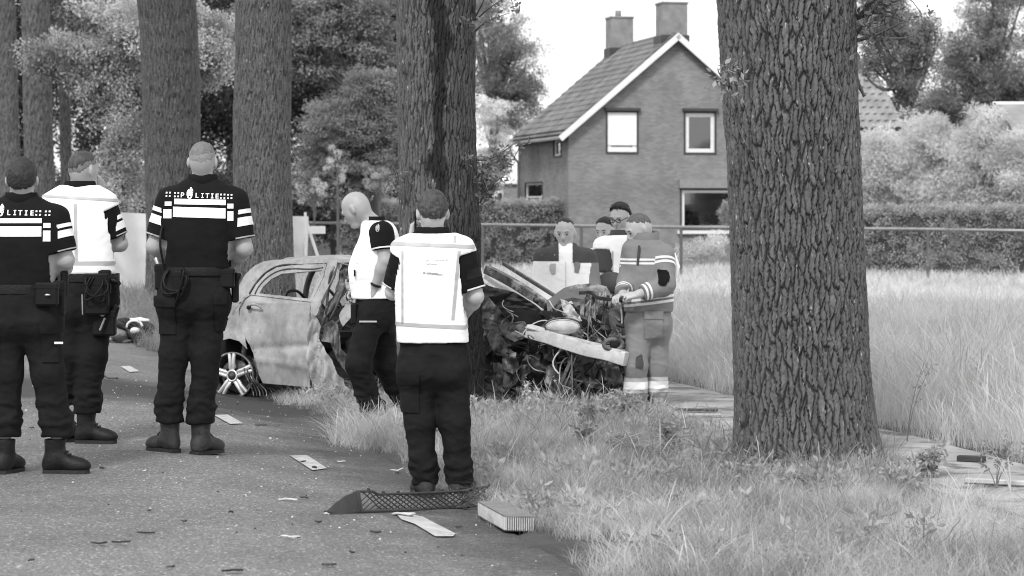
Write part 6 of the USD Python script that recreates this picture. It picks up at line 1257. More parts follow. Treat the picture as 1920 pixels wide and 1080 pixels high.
bb = bar(C(1002, 622, -0.20), C(1187, 668, -0.20), 0.09, 0.112, 'bumper_beam', 'ash_light', bend=(0, -0.03, 0.0), amp=0.018, seed=5); bar(C(1004, 611, -0.21), C(1180, 655, -0.21), 0.10, 0.012, 'beam_lip', 'ash_light', parent=bb)
B = Field(); B.ell(C(1067, 611, -0.18), (0.148, 0.09, 0.066), None, 0.01); lm = soften(B.mesh(0.010), 2); hl = put('headlamp', wrinkle(lm, 0.012, (16, 16, 16), 5), 'ash_light', car, True); put('lamp_rim', tube([C(1067, 609, -0.19) + np.array([0.152 * math.cos(q), -0.02 - 0.03 * math.sin(q), 0.066 * math.sin(q)]) for q in np.linspace(0, 2 * np.pi, 33)], 0.008, 6, False), 'burnt_mid', hl, True)
B = Field(); B.ell(C(1153, 592, 0.08), (0.075, 0.06, 0.155), None, 0.01); put('washer_tank', soften(B.mesh(0.012), 2), 'burnt_sheet', car, True); put('tank_strap', tube(spline([C(1160, 562, 0.0), C(1168, 590, -0.03), C(1164, 622, 0.0)], 10), 0.010, 6), 'ash_light', car, True)
for i in range(13):
    x, y = 1098 + r.uniform(0, 42), 545 + r.uniform(0, 14); put('melted_drip', tube(spline([C(x, y, 0.05), C(x + r.uniform(-4, 4), y + 18, 0.02), C(x + r.uniform(-5, 5), y + 30 + r.uniform(0, 26), 0.02)], 10), np.linspace(0.013, 0.006, 10) * (1 + 0.4 * np.sin(np.arange(10) * 1.7 + i)), 7), 'melted_glass' if i % 3 else 'burnt_dark', car, True)
put('lamp_socket', tube([C(1164, 643, -0.24) + np.array([0.075 * math.cos(q), 0.0, 0.042 * math.sin(q)]) for q in np.linspace(0, 2 * np.pi, 25)], 0.020, 8, False), 'burnt_sheet', car, True); put('socket_core', trimesh.creation.icosphere(2, 0.045).apply_translation(C(1166, 643, -0.22)), 'soot', car, True)
bar(C(1090, 548, 0.0), C(1180, 566, -0.1), 0.02, 0.03, 'cross_strut', 'burnt_dark', amp=0.02, seed=8); bar(C(1092, 646, -0.15), C(1046, 768, -0.25), 0.022, 0.03, 'push_rod', 'burnt_mid', roll=0.4); put('thin_rod', tube(spline([C(1085, 640, -0.22), C(1088, 690, -0.25), C(1091, 766, -0.28)], 10), 0.0065, 6), 'burnt_sheet', car, True); put('thin_rod', tube([C(1102, 640, -0.2), C(1070, 735, -0.25)], 0.006, 6), 'burnt_sheet', car, True)
panel(sg.Polygon([(1078, 664), (1094, 652), (1132, 660), (1130, 676), (1104, 680), (1080, 690)]), 'duct_panel', 'burnt_sheet', -0.05, 0.03, 8, 31, side=False, step=5)
panel(sg.Polygon([(1020, 762), (1048, 760), (1066, 770), (1058, 786), (1040, 790), (1030, 778)]), 'undertray', 'burnt_sheet', -0.34, 0.03, 8, 32, side=False, step=5); bar(C(1096, 782, -0.34), C(1104, 772, -0.34), 0.03, 0.02, 'ash_lump', 'ash_light')
for i in range(120):                                   # pipes, castings and sheet torn through the engine bay
    x, y, d = r.uniform(900, 1172), r.uniform(600, 775), r.uniform(-0.12, 0.75); t = r.random()
    if t < 0.38:
        pts = [C(x, y, d)]; 
        for _ in range(3): pts.append(pts[-1] + r.normal(size=3) * [0.11, 0.06, 0.11])
        put('pipe', tube(spline(pts, 14), r.uniform(0.006, 0.02), 6), ['burnt_dark', 'burnt_mid', 'burnt_dark', 'burnt_sheet'][i % 4], car, True)
    elif t < 0.62:
        B = Field(); c = C(x, y, d + 0.1); B.ell(c, r.uniform(0.04, 0.11, 3), frame(r.normal(size=3)), 0.02); B.cone(c, c + r.normal(size=3) * 0.08, 0.05, 0.03, 0.02); put('casting', wrinkle(soften(B.mesh(0.016), 1), 0.03, (14,) * 3, i), ['burnt_dark', 'burnt_mid'][i % 2], car, 40)
    else:
        w = r.uniform(9, 26); an = r.uniform(0, 6.3, 1)[0]; q = [(x + w * f * math.cos(an + b), y + w * f * 1.1 * math.sin(an + b)) for b, f in zip(np.linspace(0, 5.9, 14), r.uniform(0.45, 1.15, 14))]
        panel(sg.Polygon(q).buffer(0), 'torn_sheet', ['burnt_dark', 'burnt_mid', 'burnt_sheet', 'burnt_mid'][i % 4], d, 0.05, 10, 40 + i, ridge=0.08, side=False, step=6)
B = Field(); B.column([(CAMZ - (y - HOR) / 222 - CO[2], C(1040, y)[0], C(1040, y, 0.75)[1], w, 0.42) for y, w in ((775, 0.5), (720, 0.60), (660, 0.62), (610, 0.58), (585, 0.40))], 0.05, 3.0); put('engine_block', wrinkle(soften(B.mesh(0.03), 1), 0.16, (7, 7, 7), 3), 'soot', car, 40)

for i in range(70):                                   # burnt cable looms hanging through the front
    x, y, d = r.uniform(905, 1165), r.uniform(585, 700), r.uniform(-0.16, 0.35); pts = [C(x, y, d)]
    for _ in range(4): pts.append(pts[-1] + r.normal(size=3) * [0.07, 0.05, 0.06] - [0, 0, r.uniform(0, 0.07)])
    put('cable', tube(spline(pts, 16), r.uniform(0.003, 0.007), 5), ['burnt_sheet', 'burnt_mid', 'gear_black', 'ash_light', 'burnt_mid'][i % 5], car, True)

for i, (x, y, w, h, an, d, mt) in enumerate([(915, 650, 20, 60, 0.3, -0.05, 'burnt_mid'), (945, 700, 24, 50, -0.4, -0.12, 'burnt_sheet'), (990, 690, 26, 46, 0.5, -0.10, 'burnt_mid'), (1035, 700, 30, 40, -0.2, -0.06, 'burnt_sheet'), (1070, 720, 40, 26, 0.25, -0.12, 'burnt_mid'), (1120, 712, 34, 40, 0.1, -0.02, 'burnt_mid'), (1150, 700, 26, 50, -0.25, 0.0, 'burnt_sheet'), (1000, 735, 50, 22, 0.1, -0.2, 'burnt_mid'), (935, 745, 40, 26, -0.15, -0.18, 'burnt_dark'), (1125, 755, 46, 22, 0.1, -0.2, 'burnt_dark'), (1030, 650, 22, 30, 0.6, 0.0, 'burnt_mid'), (1130, 600, 18, 40, 0.2, 0.15, 'burnt_sheet')]):
    ca, sa = math.cos(an), math.sin(an); jag = r.uniform(0.75, 1.15, 16); tt = np.linspace(0, 2 * np.pi, 17)[:-1]
    q = [(x + (w * j * np.sign(math.cos(t)) * abs(math.cos(t)) ** 0.4) * ca * 0.5 - (h * j * np.sign(math.sin(t)) * abs(math.sin(t)) ** 0.4) * sa * 0.5, y + (w * j * np.sign(math.cos(t)) * abs(math.cos(t)) ** 0.4) * sa * 0.5 + (h * j * np.sign(math.sin(t)) * abs(math.sin(t)) ** 0.4) * ca * 0.5) for t, j in zip(tt, jag)]
    panel(sg.Polygon(q).buffer(0), 'crushed_panel', mt, d, 0.05, 7, 300 + i, ridge=0.09, side=False, step=4, squash=(1.6, 0.7))
# ------------------------------------------------------------------ wreckage on the road
gmat('plastic_black', 0.030, 0.5, 0.2, 14, bump=0.2, bscale=60)
gmat('fin_metal', 0.17, 0.55, 0.25, 14, coords='object', bump=0.3, bscale=50, spots=[(20, 0.62, 0.10, 0.04)])
gmat('pale_scrap', 0.55, 0.7, 0.2, 14, bump=0.3, bscale=50)
gmat('cloth_black', 0.012, 0.85, 0.3, 9, bump=0.4, bscale=20); gmat('cloth_white', 0.75, 0.8, 0.08, 9, bump=0.3, bscale=20); gmat('cloth_grey', 0.20, 0.85, 0.2, 9, bump=0.3, bscale=20)
def G(px, py, h=0.0): p, _ = on_ground(px, py); return p + [0, 0, h]
GO = G(760, 955); gr = thing('grille', 'broken black diamond mesh grille lying at the feet of the vested officer', 'car part', GO)
def lean(px, py, up):                                # a point over the ground row: the piece stands tilted, foot line along the lower edge
    f = np.interp(px, [612, 895, 1000], [965, 952, 946]); base = G(px, f); k = F / base[1]; z = (f - py) / k
    return base + np.array([0, 0.42 * z, z * 0.98]) - GO
low = [(612, 965), (640, 964), (700, 962.5), (780, 960), (860, 955), (900, 951), (955, 946)]; topl = [(668, 923), (697, 922), (708, 928), (740, 927), (800, 925), (860, 922), (915, 913), (918, 909)]
put('frame', tube(spline([lean(x, y, 0) + [0, 0, 0.012] for x, y in low], 30), 0.011, 6), 'plastic_black', gr, True); put('frame', tube([lean(x, y, 0) for x, y in topl], 0.008, 6), 'plastic_black', gr, True)
put('frame', tube([lean(667, 922, 0), lean(674, 963, 0) + [0, 0, 0.012]], 0.020, 6), 'plastic_black', gr, True)
wing = polygon_grid(sg.Polygon([(610, 966), (616, 955), (630, 941), (648, 929), (667, 922), (674, 963)]), 6); v = wing.vertices; V = np.array([lean(x, y, 0) for x, y in v[:, :2]]); V[:, 1] -= 0.03 * np.sin((v[:, 0] - 610) / 60 * np.pi); put('end_cap', thick(trimesh.Trimesh(V, wing.faces, process=False), 0.008), 'fire_dark', gr, 40)
tl = lambda x: np.interp(x, [p_[0] for p_ in topl], [p_[1] for p_ in topl]); ll = lambda x: np.interp(x, [p_[0] for p_ in low], [p_[1] for p_ in low])
for s_ in (1, -1):
    for x0 in np.arange(676, 925, 11.5):
        pts = []
        for f in np.linspace(0, 1, 7):
            x = x0 + s_ * (f - (0 if s_ > 0 else 0)) * 46
            if 674 < x < 915: pts.append(lean(x, tl(x) + (ll(x) - tl(x)) * f, 0) + [0, 0, 0.006])
        if len(pts) > 1: put('mesh_bar', tube(pts, 0.0042, 4), 'plastic_black', gr, True)
rng2 = np.random.default_rng(3)
for i in range(8): x = 690 + i * 28; put('clip', box(0.018, 0.014, 0.016, lean(x, tl(x) - 3, 0)), 'plastic_black', gr, False)
# finned block
a, b, c_ = G(896, 969), G(946, 997), G(1004, 995); k = F / b[1]; u = (c_ - b); u[2] = 0; L1 = np.linalg.norm(u); u /= L1; v = (a - b); v[2] = 0; L2 = np.linalg.norm(v); v /= L2
hb = 0.085; fb = thing('finned_block', 'grey metal radiator block with fins across its open end beside the grass', 'car part', b)
R = np.eye(4); R[:3, 0], R[:3, 1], R[:3, 2] = u, v, [0, 0, 1]
def fbm_(m): m.apply_transform(R); return m
put('shell', fbm_(box(L1, L2, 0.008, (L1 / 2, L2 / 2, hb - 0.004))), 'fin_metal', fb, False); put('shell', fbm_(box(L1, L2, 0.006, (L1 / 2, L2 / 2, 0.006))), 'plastic_black', fb, False); put('side_plate', fbm_(box(0.006, L2, hb - 0.016, (0.003, L2 / 2, hb / 2 - 0.001))), 'pale_scrap', fb, False); put('core', fbm_(box(L1 - 0.02, L2 - 0.05, hb - 0.022, (L1 / 2, L2 / 2 + 0.02, hb / 2))), 'soot', fb, False)
for i in range(13): put('fin', fbm_(box(0.004, 0.03, hb - 0.016, (0.012 + i * (L1 - 0.024) / 12, 0.015, hb / 2 - 0.001))), 'pale_scrap', fb, False)
def scrap(name, label, cat, px, py, w, d, h, mat, yaw, seed, curl=0.01, group=None):
    r = np.random.default_rng(seed); n = int(r.integers(5, 9)); a = np.sort(r.uniform(0, 2 * np.pi, n)); q = sg.Polygon([(w / 2 * math.cos(x) * r.uniform(0.7, 1.05), d / 2 * math.sin(x) * r.uniform(0.7, 1.05)) for x in a])
    if q.area < w * d * 0.25: q = sg.box(-w / 2, -d / 2, w / 2, d / 2)
    m = polygon_grid(q, max(w, d) / 5); V = m.vertices.copy(); V[:, 2] = curl * (meshkit.fbm(V / max(w, 0.04) * 2.5 + seed, 2, seed) - 0.2) * 2
    m = thick(trimesh.Trimesh(V, m.faces, process=False), h); m.apply_transform(rotm([0, 0, 1], yaw)); m.apply_translation([0, 0, h / 2 + 0.006 - min(V[:, 2].min(), 0)])
    p = G(px, py); path = numbered('/World/' + name); x = usdkit.mesh(stage, path, m, M[mat], smooth=30); x.AddTranslateOp().Set(Gf.Vec3d(*map(float, p))); tag(x.GetPrim(), label, cat, group)
SC = [(185, 1024, .13, .05, 10, 'long dark plastic scrap at the lower left, left piece of a pair'), (224, 1022, .16, .03, 0, 'long dark plastic scrap at the lower left, right piece of a pair'), (440, 1076, .16, .04, 5, 'dark scrap at the bottom edge of the road'), (618, 1064, .09, .03, 8, 'short dark scrap near the bottom, right of the bottom edge scrap'),
      (705, 1002, .09, .03, 0, 'dark smudge like scrap left of the nearest road dash'), (612, 964, .05, .02, 0, 'tiny scrap at the pointed tip of the grille end cap'), (860, 992, .10, .05, 60, 'dark bent bracket between nearest road dash and finned block'), (570, 937, .06, .02, 0, 'thin dark scrap above left of the grille tip'), (432, 965, .05, .03, 20, 'small dark lump on the open road left of the grille'), (598, 983, .06, .02, 0, 'small flat scrap just below the grille tip'),
      (568, 869, .08, .03, 30, 'dark scrap lying on the dash with the scrap'), (590, 880, .06, .05, 60, 'little bent wire scrap at the right end of that dash'), (190, 882, .05, .03, 0, 'small dark lump on the road before the leftmost officers'), (280, 961, .04, .02, 20, 'tiny black crumb in the middle left of the road'), (345, 981, .04, .03, 0, 'tiny black crumb right of the middle left crumb'), (276, 1003, .14, .01, 0, 'thin dark sliver left of the road centre'),
      (320, 1068, .05, .02, 0, 'tiny dark chip near the bottom left edge'), (60, 1056, .05, .02, 0, 'dark chip in the bottom left corner'), (745, 890, .05, .03, 40, 'small dark stone like scrap by the road edge'), (660, 1040, .05, .02, 0, 'small dark chip under the grille in open road'), (342, 794, .13, .02, 0, 'dark strip of wreckage behind the middle officer boots'), (490, 800, .14, .02, 3, 'thin dark strip near the burnt road edge'),
      (205, 713, .22, .05, 0, 'jagged black fragment on the road near the far dash'), (60, 805, .04, .02, 0, 'small dark chip between the leftmost officer legs'), (560, 1012, .03, .02, 30, 'pebble sized black crumb near the bottom middle')]
for i, (px, py, w, d, yaw, lab) in enumerate(SC): scrap('road_scrap', lab, 'scrap', px, py, w * 0.72, d * 0.7, 0.008, 'plastic_black', yaw, i + 1, 0.006 if i != 22 else 0.04)
for i, (px, py, w, d, yaw, lab) in enumerate([(757, 969, .12, .05, -30, 'pale torn scrap at the far end of the nearest dash'), (612, 968, .03, .02, 0, 'white chip at the tip of the grille'), (545, 1012, .12, .02, -5, 'thin pale sliver on the road below the middle dash'), (540, 940, .10, .02, -4, 'thin grey sliver on the open road left of the grille'), (745, 885, .09, .03, 10, 'pale scrap on the road edge left of the vested officer legs'), (640, 868, .07, .02, 8, 'pale splinter right of the scrap dash')]): scrap('pale_scrap', lab, 'scrap', px, py, w, d, 0.006, 'pale_scrap', yaw, 60 + i, 0.01)
r = np.random.default_rng(77); chips = []
for i in range(420):                                  # glass crumbs and grit
    y = r.uniform(11.9, 24); x = edge_x(y) - abs(r.normal(0, 1.6)) - 0.05; s = r.uniform(0.0025, 0.0065) * (1.7 if r.random() < 0.06 else 1); m = trimesh.creation.icosahedron(); m.apply_scale([s, s, s * 0.6]); m.vertices += r.normal(0, s * 0.25, m.vertices.shape); m.apply_translation([x, y, float(road_z(x, y)) + s * 0.35]); chips.append(m)
put('grit', cat_(chips[:300]), 'pale_scrap', smooth=False, label='pale glass crumbs and grit scattered over the asphalt', cat='grit', kind='stuff'); put('grit', cat_(chips[300:]), 'plastic_black', smooth=False, label='dark crumbs scattered over the asphalt', cat='grit', kind='stuff')
# bundle on the far verge
bp = G(245, 640); bn = thing('clothing_bundle', 'crumpled black and white bundle on the far verge between the officers', 'bundle', bp); kb = F / bp[1]
def bl(px, py, rx, ry, dep, mat, name, seed, dy=0.0):
    B = Field(); c = P(px, py, kb) - bp; B.ell((c[0], dy, c[2]), (rx / kb, dep, ry / kb), None, 0.02); put(name, wrinkle(soften(B.mesh(0.014), 1), 0.07, (9, 9, 9), seed), mat, bn, True)
bl(255, 618, 36, 20, 0.22, 'cloth_black', 'jacket', 1); bl(260, 600, 22, 5, 0.12, 'cloth_white', 'white_panel', 2, -0.02); bl(236, 606, 20, 11, 0.14, 'cloth_black', 'sleeve', 6, -0.12); bl(275, 612, 14, 11, 0.12, 'cloth_black', 'sleeve', 7, -0.10); bl(222, 625, 22, 14, 0.2, 'cloth_grey', 'bag', 3, -0.1); bl(258, 618, 9, 5, 0.05, 'cloth_white', 'white_flap', 4, -0.24); bl(205, 634, 10, 6, 0.08, 'cloth_white', 'shoe', 5, -0.2)
put('white_strap', tube(spline([P(243, 612, kb) - bp + [0, -0.24, 0], P(248, 602, kb) - bp + [0, -0.25, 0], P(262, 600, kb) - bp + [0, -0.25, 0], P(272, 610, kb) - bp + [0, -0.24, 0]], 14), 0.014, 6), 'cloth_white', bn, True)
# loose boards on the cycle path and by the trunk
gmat('old_wood', 0.42, 0.8, 0.3, 5, bump=0.4, bscale=30, stretch=(0.3, 1, 1)); gmat('dark_wood', 0.04, 0.8, 0.3, 8)
for i, (x0, y0, x1, y1, w, h, mt, lab) in enumerate([(1810, 916, 1925, 922, .05, .03, 'old_wood', 'pale board lying across the path at the right edge'), (1795, 873, 1848, 876, .07, .04, 'dark_wood', 'dark board on the far path edge right of the big trunk'), (1258, 778, 1345, 782, .06, .02, 'dark_wood', 'dark plank on the path left of the big trunk'), (1265, 789, 1352, 790, .05, .02, 'old_wood', 'pale weathered plank on the path left of the big trunk'), (1285, 876, 1318, 880, .10, .05, 'dark_wood', 'short black plastic piece in the grass left of the big trunk')]):
    a, b = G(x0, y0, 0.05), G(x1, y1, 0.05); mid_ = (a + b) / 2; L = np.linalg.norm(b - a); m = box(L, w, h, bev=0.006); m.apply_transform(rotm([0, 0, 1], math.degrees(math.atan2(b[1] - a[1], b[0] - a[0])))); path = numbered('/World/board'); x = usdkit.mesh(stage, path, m, M[mt], smooth=30); x.AddTranslateOp().Set(Gf.Vec3d(*map(float, mid_))); tag(x.GetPrim(), lab, 'board')
# ------------------------------------------------------------------ grass and weeds
def blade_tuft(n, h, spread, width, bend, seed, seg=4, seeds=0.0):
    r = np.random.default_rng(seed); V, Fc = [], []
    for i in range(n):
        a, az = r.uniform(0, 6.283), r.uniform(0, 6.283); b = spread * math.sqrt(r.random()); L = h * r.uniform(0.45, 1.1); w = width * r.uniform(0.7, 1.2)
        base = np.array([b * math.cos(a), b * math.sin(a), -0.02]); lean_ = r.uniform(0.05, 0.35); bd = bend * r.uniform(0.3, 1.3); d = np.array([math.cos(az), math.sin(az), 0]); sd = np.array([-math.sin(az), math.cos(az), 0]); sd = sd * math.cos(0.8) + d * math.sin(r.uniform(-0.8, 0.8)) * 0.6
        t = np.linspace(0, 1, seg + 1); c = base + L * (t[:, None] * [0, 0, 1] * (1 - 0.35 * bd * t[:, None]) + d * (lean_ * t + bd * t ** 2 * 0.8)[:, None])
        wd = w * (1 - t ** 2 * 0.92)
        if r.random() < seeds: wd[-2] = w * 2.6; wd[-1] = w * 1.2
        s0 = len(V); V += [x for j in range(seg + 1) for x in (c[j] - sd * wd[j] / 2, c[j] + sd * wd[j] / 2)]
        for j in range(seg): q = s0 + 2 * j; Fc += [[q, q + 1, q + 3], [q, q + 3, q + 2]]
    return trimesh.Trimesh(np.array(V), np.array(Fc), process=False)
leaf_mat('grass_dry', 0.11, 0.66, 0.35, 1.1)
leaf_mat('grass_mid', 0.08, 0.34, 0.35, 1.4)
leaf_mat('grass_field', 0.30, 0.74, 0.35, 0.5)
leaf_mat('weed_leaf', 0.16, 0.42, 0.3, 3.0)
def free(x, y, road=0.02, pathw=0.60):
    ok = (edge_x(y) - x < road) | (edge_x(y) - x > 5.7)
    ok &= np.abs(x - path_x(y)) > pathw
    for o, rr in ((BIG_O, 0.47), (MID_O, 0.36)): ok &= np.hypot(x - o[0], y - o[1]) > rr
    return ok
def scatter(n, x0, x1, y0, y1, keep, r, visible=True):
    x, y = r.uniform(x0, x1, n), r.uniform(y0, y1, n)
    m = keep(x, y)
    if visible: m &= np.abs(x) < 0.2 * y + 1.2
    return x[m], y[m]
car_a, car_b = C(360, 730)[:2] + CO[:2], C(1185, 760)[:2] + CO[:2]
def by_car(x, y, m0=0.05):                            # inside the wreck's footprint
    u = car_b - car_a; L = np.linalg.norm(u); u = u / L; w = np.array([x - car_a[0], y - car_a[1]]); s = w[0] * u[0] + w[1] * u[1]; t = -w[0] * u[1] + w[1] * u[0]
    return (s > -0.2) & (s < L + 0.2) & (t > np.where(s > 0.55 * L, -0.38, m0)) & (t < 2.0)
r = np.random.default_rng(5)
def lay(name, label, protos, mat, x, y, sc, r, zoff=0.0, tilt=0.0):
    z = ground_z(x, y) + zoff
    p_ = instancer('/World/' + name, protos, mat, np.stack([x, y, z], 1), sc, r.uniform(0, 6.283, len(x)), None if not tilt else r.normal(0, tilt, len(x)), seed=3)
    tag(p_, label, 'grass', None, 'stuff')
T_SHORT = [blade_tuft(46, 0.20, 0.095, 0.0028, 1.25, s) for s in range(1, 6)]
T_MID = [blade_tuft(36, 0.34, 0.11, 0.0026, 1.05, s, seeds=0.15) for s in range(6, 11)]
T_TALL = [blade_tuft(42, 0.70, 0.16, 0.0034, 0.6, s, 5, seeds=0.35) for s in range(11, 16)]
T_FAR = [blade_tuft(60, 0.58, 0.34, 0.0065, 0.5, s, 4, seeds=0.4) for s in range(16, 20)]
verge = lambda x, y: free(x, y) & (x < path_x(y) - 0.5) & ~by_car(x, y) & (edge_x(y) - x < 1)
den = lambda x, y, s: meshkit.fbm(np.stack([x * 1.1, y * 1.1, x * 0 + s], -1), 3, 31)
x, y = scatter(13000, -3.6, 5.0, 11.0, 25, lambda x, y: verge(x, y) & (den(x, y, 0) + 0.25 * np.minimum((x - edge_x(y)) / 0.4, 1) > 0.52), r)
lay('verge_grass', 'dry short grass covering the verge between road and cycle path', T_SHORT, 'grass_dry', x, y, r.uniform(0.6, 1.35, len(x)) * np.clip(0.62 + (x - edge_x(y)) / 0.7, 0.6, 1), r)
x, y = scatter(2300, -2.6, 5.0, 11.0, 25, lambda x, y: verge(x, y) & (x - edge_x(y) > 0.35) & (den(x, y, 7) > 0.5), r)
lay('long_verge_grass', 'longer bending grass standing through the verge', T_MID, 'grass_dry', x, y, r.uniform(0.6, 1.25, len(x)), r)
x, y = scatter(4200, -2.6, 4.6, 11.5, 24, lambda x, y: verge(x, y) & (x - edge_x(y) > 0.5) & (den(x, y, 17) > 0.53), r)
lay('green_verge_grass', 'darker green grass mixed through the verge', T_MID, 'grass_mid', x, y, r.uniform(0.5, 1.1, len(x)), r)
a_ = r.uniform(0, 6.283, 90); rr = r.uniform(0.44, 0.62, 90); x, y = BIG_O[0] + rr * np.cos(a_), BIG_O[1] + rr * np.sin(a_); lay('trunk_grass', 'long grass growing round the foot of the big trunk', T_MID, 'grass_mid', x, y, r.uniform(0.7, 1.3, 90), r)
x, y = scatter(5200, -16, 2, 25, 52, lambda x, y: free(x, y, -0.05, 0.55) & (x < path_x(y) - 0.5) & ~by_car(x, y), r)
lay('far_verge_grass', 'rough grass of the verge under the roadside trees behind the wreck', T_MID, 'grass_mid', x, y, r.uniform(0.7, 1.5, len(x)), r)
x, y = scatter(9000, -2, 9, 12, 36, lambda x, y: (x > path_x(y) + 0.62) & (x < path_x(y) + 22), r)
lay('field_grass', 'tall pale hay grass of the meadow beyond the cycle path', T_TALL, 'grass_field', x, y, r.uniform(0.65, 1.2, len(x)) * (0.55 + 0.45 * sstep(0.5, 1.6, x - path_x(y))), r)
x, y = scatter(15000, -16, 18, 34, 82, lambda x, y: (x > path_x(y) + 0.8), r)
lay('far_field_grass', 'tall pale grass of the far meadow up to the hedges', T_FAR, 'grass_field', x, y, r.uniform(0.8, 1.25, len(x)), r)
x, y = scatter(3000, -16, 5, 40, 78, lambda x, y: (x > path_x(y) - 9) & free(x, y) & (x < path_x(y) - 0.4), r); lay('wood_edge_grass', 'rank grass along the wood edge behind the screen', T_FAR, 'grass_mid', x, y, r.uniform(0.5, 0.9, len(x)), r)
# scorched earth under the wreck
gmat('scorched', 0.022, 0.95, 0.6, 3, bump=0.9, bscale=20, coords='pos', bdist=0.03, spots=[(9, 0.62, 0.10, 0.04)])
q = sg.Polygon([tuple(C(x, 730, d)[:2] + CO[:2]) for x, d in ((345, -0.25), (480, -0.45), (620, -0.25), (760, -0.35), (900, -0.55), (1060, -0.65), (1195, -0.35), (1200, 1.9), (345, 2.0))]); m = polygon_grid(q, 0.10); v = m.vertices.copy()
v[:, 2] = np.maximum(ground_z(v[:, 0], v[:, 1]), np.where(edge_x(v[:, 1]) - v[:, 0] > -0.1, road_z(v[:, 0], v[:, 1]), -1)) + 0.010 - 0.03 * (1 - sstep(0.0, 0.22, np.array([q.exterior.distance(sg.Point(*p_[:2])) for p_ in v]))); v[:, :2] += 0.12 * (np.stack([meshkit.noise(v * 4 + 5, 1), meshkit.noise(v * 4 + 9, 2)], 1) - 0.5); put('scorched_ground', trimesh.Trimesh(v, m.faces, process=False), 'scorched', smooth=True, label='blackened earth under the burnt car', kind='structure')
r = np.random.default_rng(15)
def weed(label, px, py, h, seed, style, mat='weed_leaf', name='weed', group=None):
    g, k = on_ground(px, py); t = thing(name, label, 'weed' if name == 'weed' else name, g, group); r = np.random.default_rng(seed); st, lv = [], []
    n = {'thistle': 7, 'stalk': 2, 'fern': 7, 'grass': 5}[style]
    for i in range(n):
        az, ln = r.uniform(0, 6.283), r.uniform(0.1, 0.5) if style != 'fern' else r.uniform(0.6, 1.1); L = h * r.uniform(0.6, 1.05); d = np.array([math.cos(az), math.sin(az), 0])
        pts = np.array([[0, 0, 0], d * L * ln * 0.35 + [0, 0, L * 0.5], d * L * ln * (1.0 if style != 'grass' else 1.3) + [0, 0, L * (0.92 if style != 'fern' else 0.62)]]); s = spline(pts, 14); st.append(tube(s, np.linspace(0.004, 0.0015, 14), 5))
        for j in range(3, 14):
            tn = s[min(j + 1, 13)] - s[j - 1]; tn /= np.linalg.norm(tn); sd = np.cross(tn, [0, 0, 1.0]); sd /= np.linalg.norm(sd) + 1e-9
            if style == 'fern':
                for e in (-1, 1):
                    l = 0.11 * (1 - abs(j - 5) / 10); a = s[j]; b = a + sd * e * l + tn * l * 0.4 - [0, 0, l * 0.15]; w = tn * 0.011; lv.append(trimesh.Trimesh(np.array([a - w, b, a + w, (a + b) / 2 + [0, 0, 0.006]]), [[0, 1, 3], [3, 1, 2]], process=False))
            elif style == 'thistle':
                mm = leaf_clump(4, 0.025, 0.045, int(r.integers(1e6))); mm.apply_translation(s[j] + r.normal(0, 0.01, 3)); lv.append(mm)
            elif style == 'stalk' and j > 5 and j % 2: mm = leaf_clump(3, 0.02, 0.035, int(r.integers(1e6))); mm.apply_translation(s[j]); lv.append(mm)
            elif style == 'grass' and j > 9: mm = leaf_clump(6, 0.012, 0.03, int(r.integers(1e6))); mm.apply_translation(s[j]); lv.append(mm)
    put('stems', cat_(st), mat, t, True, kind='stuff'); 
    if lv: put('leaves', cat_(lv), mat, t, False, kind='stuff')
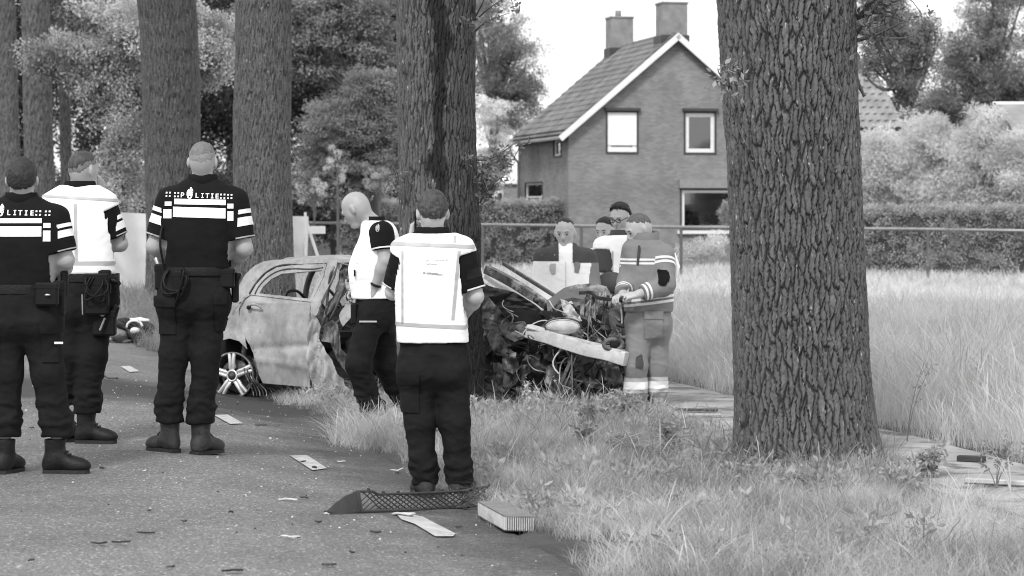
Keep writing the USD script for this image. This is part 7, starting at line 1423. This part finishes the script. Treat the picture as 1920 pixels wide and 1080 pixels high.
for i, a in enumerate([('bushy thistle in front of the firefighter trousers', 1138, 808, .36, 'thistle', 'weed_leaf'), ('branching thistle at the right end of the wreck', 1172, 800, .30, 'thistle', 'weed_leaf'), ('low leafy weed below the bumper beam', 1105, 812, .26, 'thistle', 'weed_leaf'), ('arching dry grass plume before the dark engine bay', 985, 800, .40, 'grass', 'grass_dry'), ('small dry plume by the right leg of the vested officer', 905, 792, .26, 'grass', 'grass_dry'),
      ('upright dry stalk in front of the bumper beam', 1016, 812, .45, 'stalk', 'grass_dry'), ('leafy stalk leaning right of the big trunk', 1700, 835, .62, 'stalk', 'grass_mid'), ('seed headed stalk at the right edge', 1895, 930, .38, 'grass', 'grass_dry'), ('seed headed stalk left of the right edge stalk', 1868, 925, .33, 'grass', 'grass_dry'), ('dark leafy weed near the left foot of the big trunk', 1255, 868, .26, 'thistle', 'weed_leaf'),
      ('tangled weed right of the big trunk foot', 1740, 905, .26, 'thistle', 'weed_leaf'), ('small weed on the verge right of the vested officer', 1100, 850, .22, 'thistle', 'weed_leaf')]): weed(a[0], a[1], a[2], a[3], 200 + i, a[4], a[5])
for i, (lab, px, py, h) in enumerate([('fern with arching fronds left of the big trunk', 1225, 880, .36), ('larger fern beside the big trunk left edge', 1322, 862, .34), ('fern in the middle of the verge', 1165, 862, .30), ('fern close to the trunk foot in long grass', 1290, 896, .28), ('fern behind the weeds left of the path', 1270, 835, .30)]): weed(lab, px, py, h, 300 + i, 'fern', 'weed_leaf' if i % 2 else 'grass_mid', 'fern')
sprouts = []

r = np.random.default_rng(91); WEEDS = [leaf_clump(26, 0.075, 0.06, s, 0.8, -0.6, 0.2) for s in (71, 72, 73)]
x, y = scatter(5200, -2.6, 4.6, 11.5, 25, lambda x, y: verge(x, y) & (x - edge_x(y) > 0.25) & (den(x, y, 23) > 0.53 - 0.10 * np.exp(-((x - 0.9) ** 2 + (y - 19.6) ** 2) / 2.2)), r)
p_ = instancer('/World/ground_weeds', WEEDS, 'weed_leaf', np.stack([x, y, ground_z(x, y) + r.uniform(0.02, 0.12, len(x))], 1), r.uniform(0.5, 1.25, len(x)), r.uniform(0, 6.283, len(x)), seed=4); tag(p_, 'low leafy weeds and clover mixed through the verge', 'weeds', None, 'stuff')

n = 130; a, _ = on_ground(705, 818); x, y = a[0] + r.normal(0, 0.26, n), a[1] + r.normal(-0.15, 0.30, n); m = edge_x(y) - x < 0.15; x, y = x[m], y[m]
lay('foot_grass', 'long grass hiding the boots of the bald officer', T_MID, 'grass_dry', x, y, r.uniform(0.7, 1.15, len(x)), r)
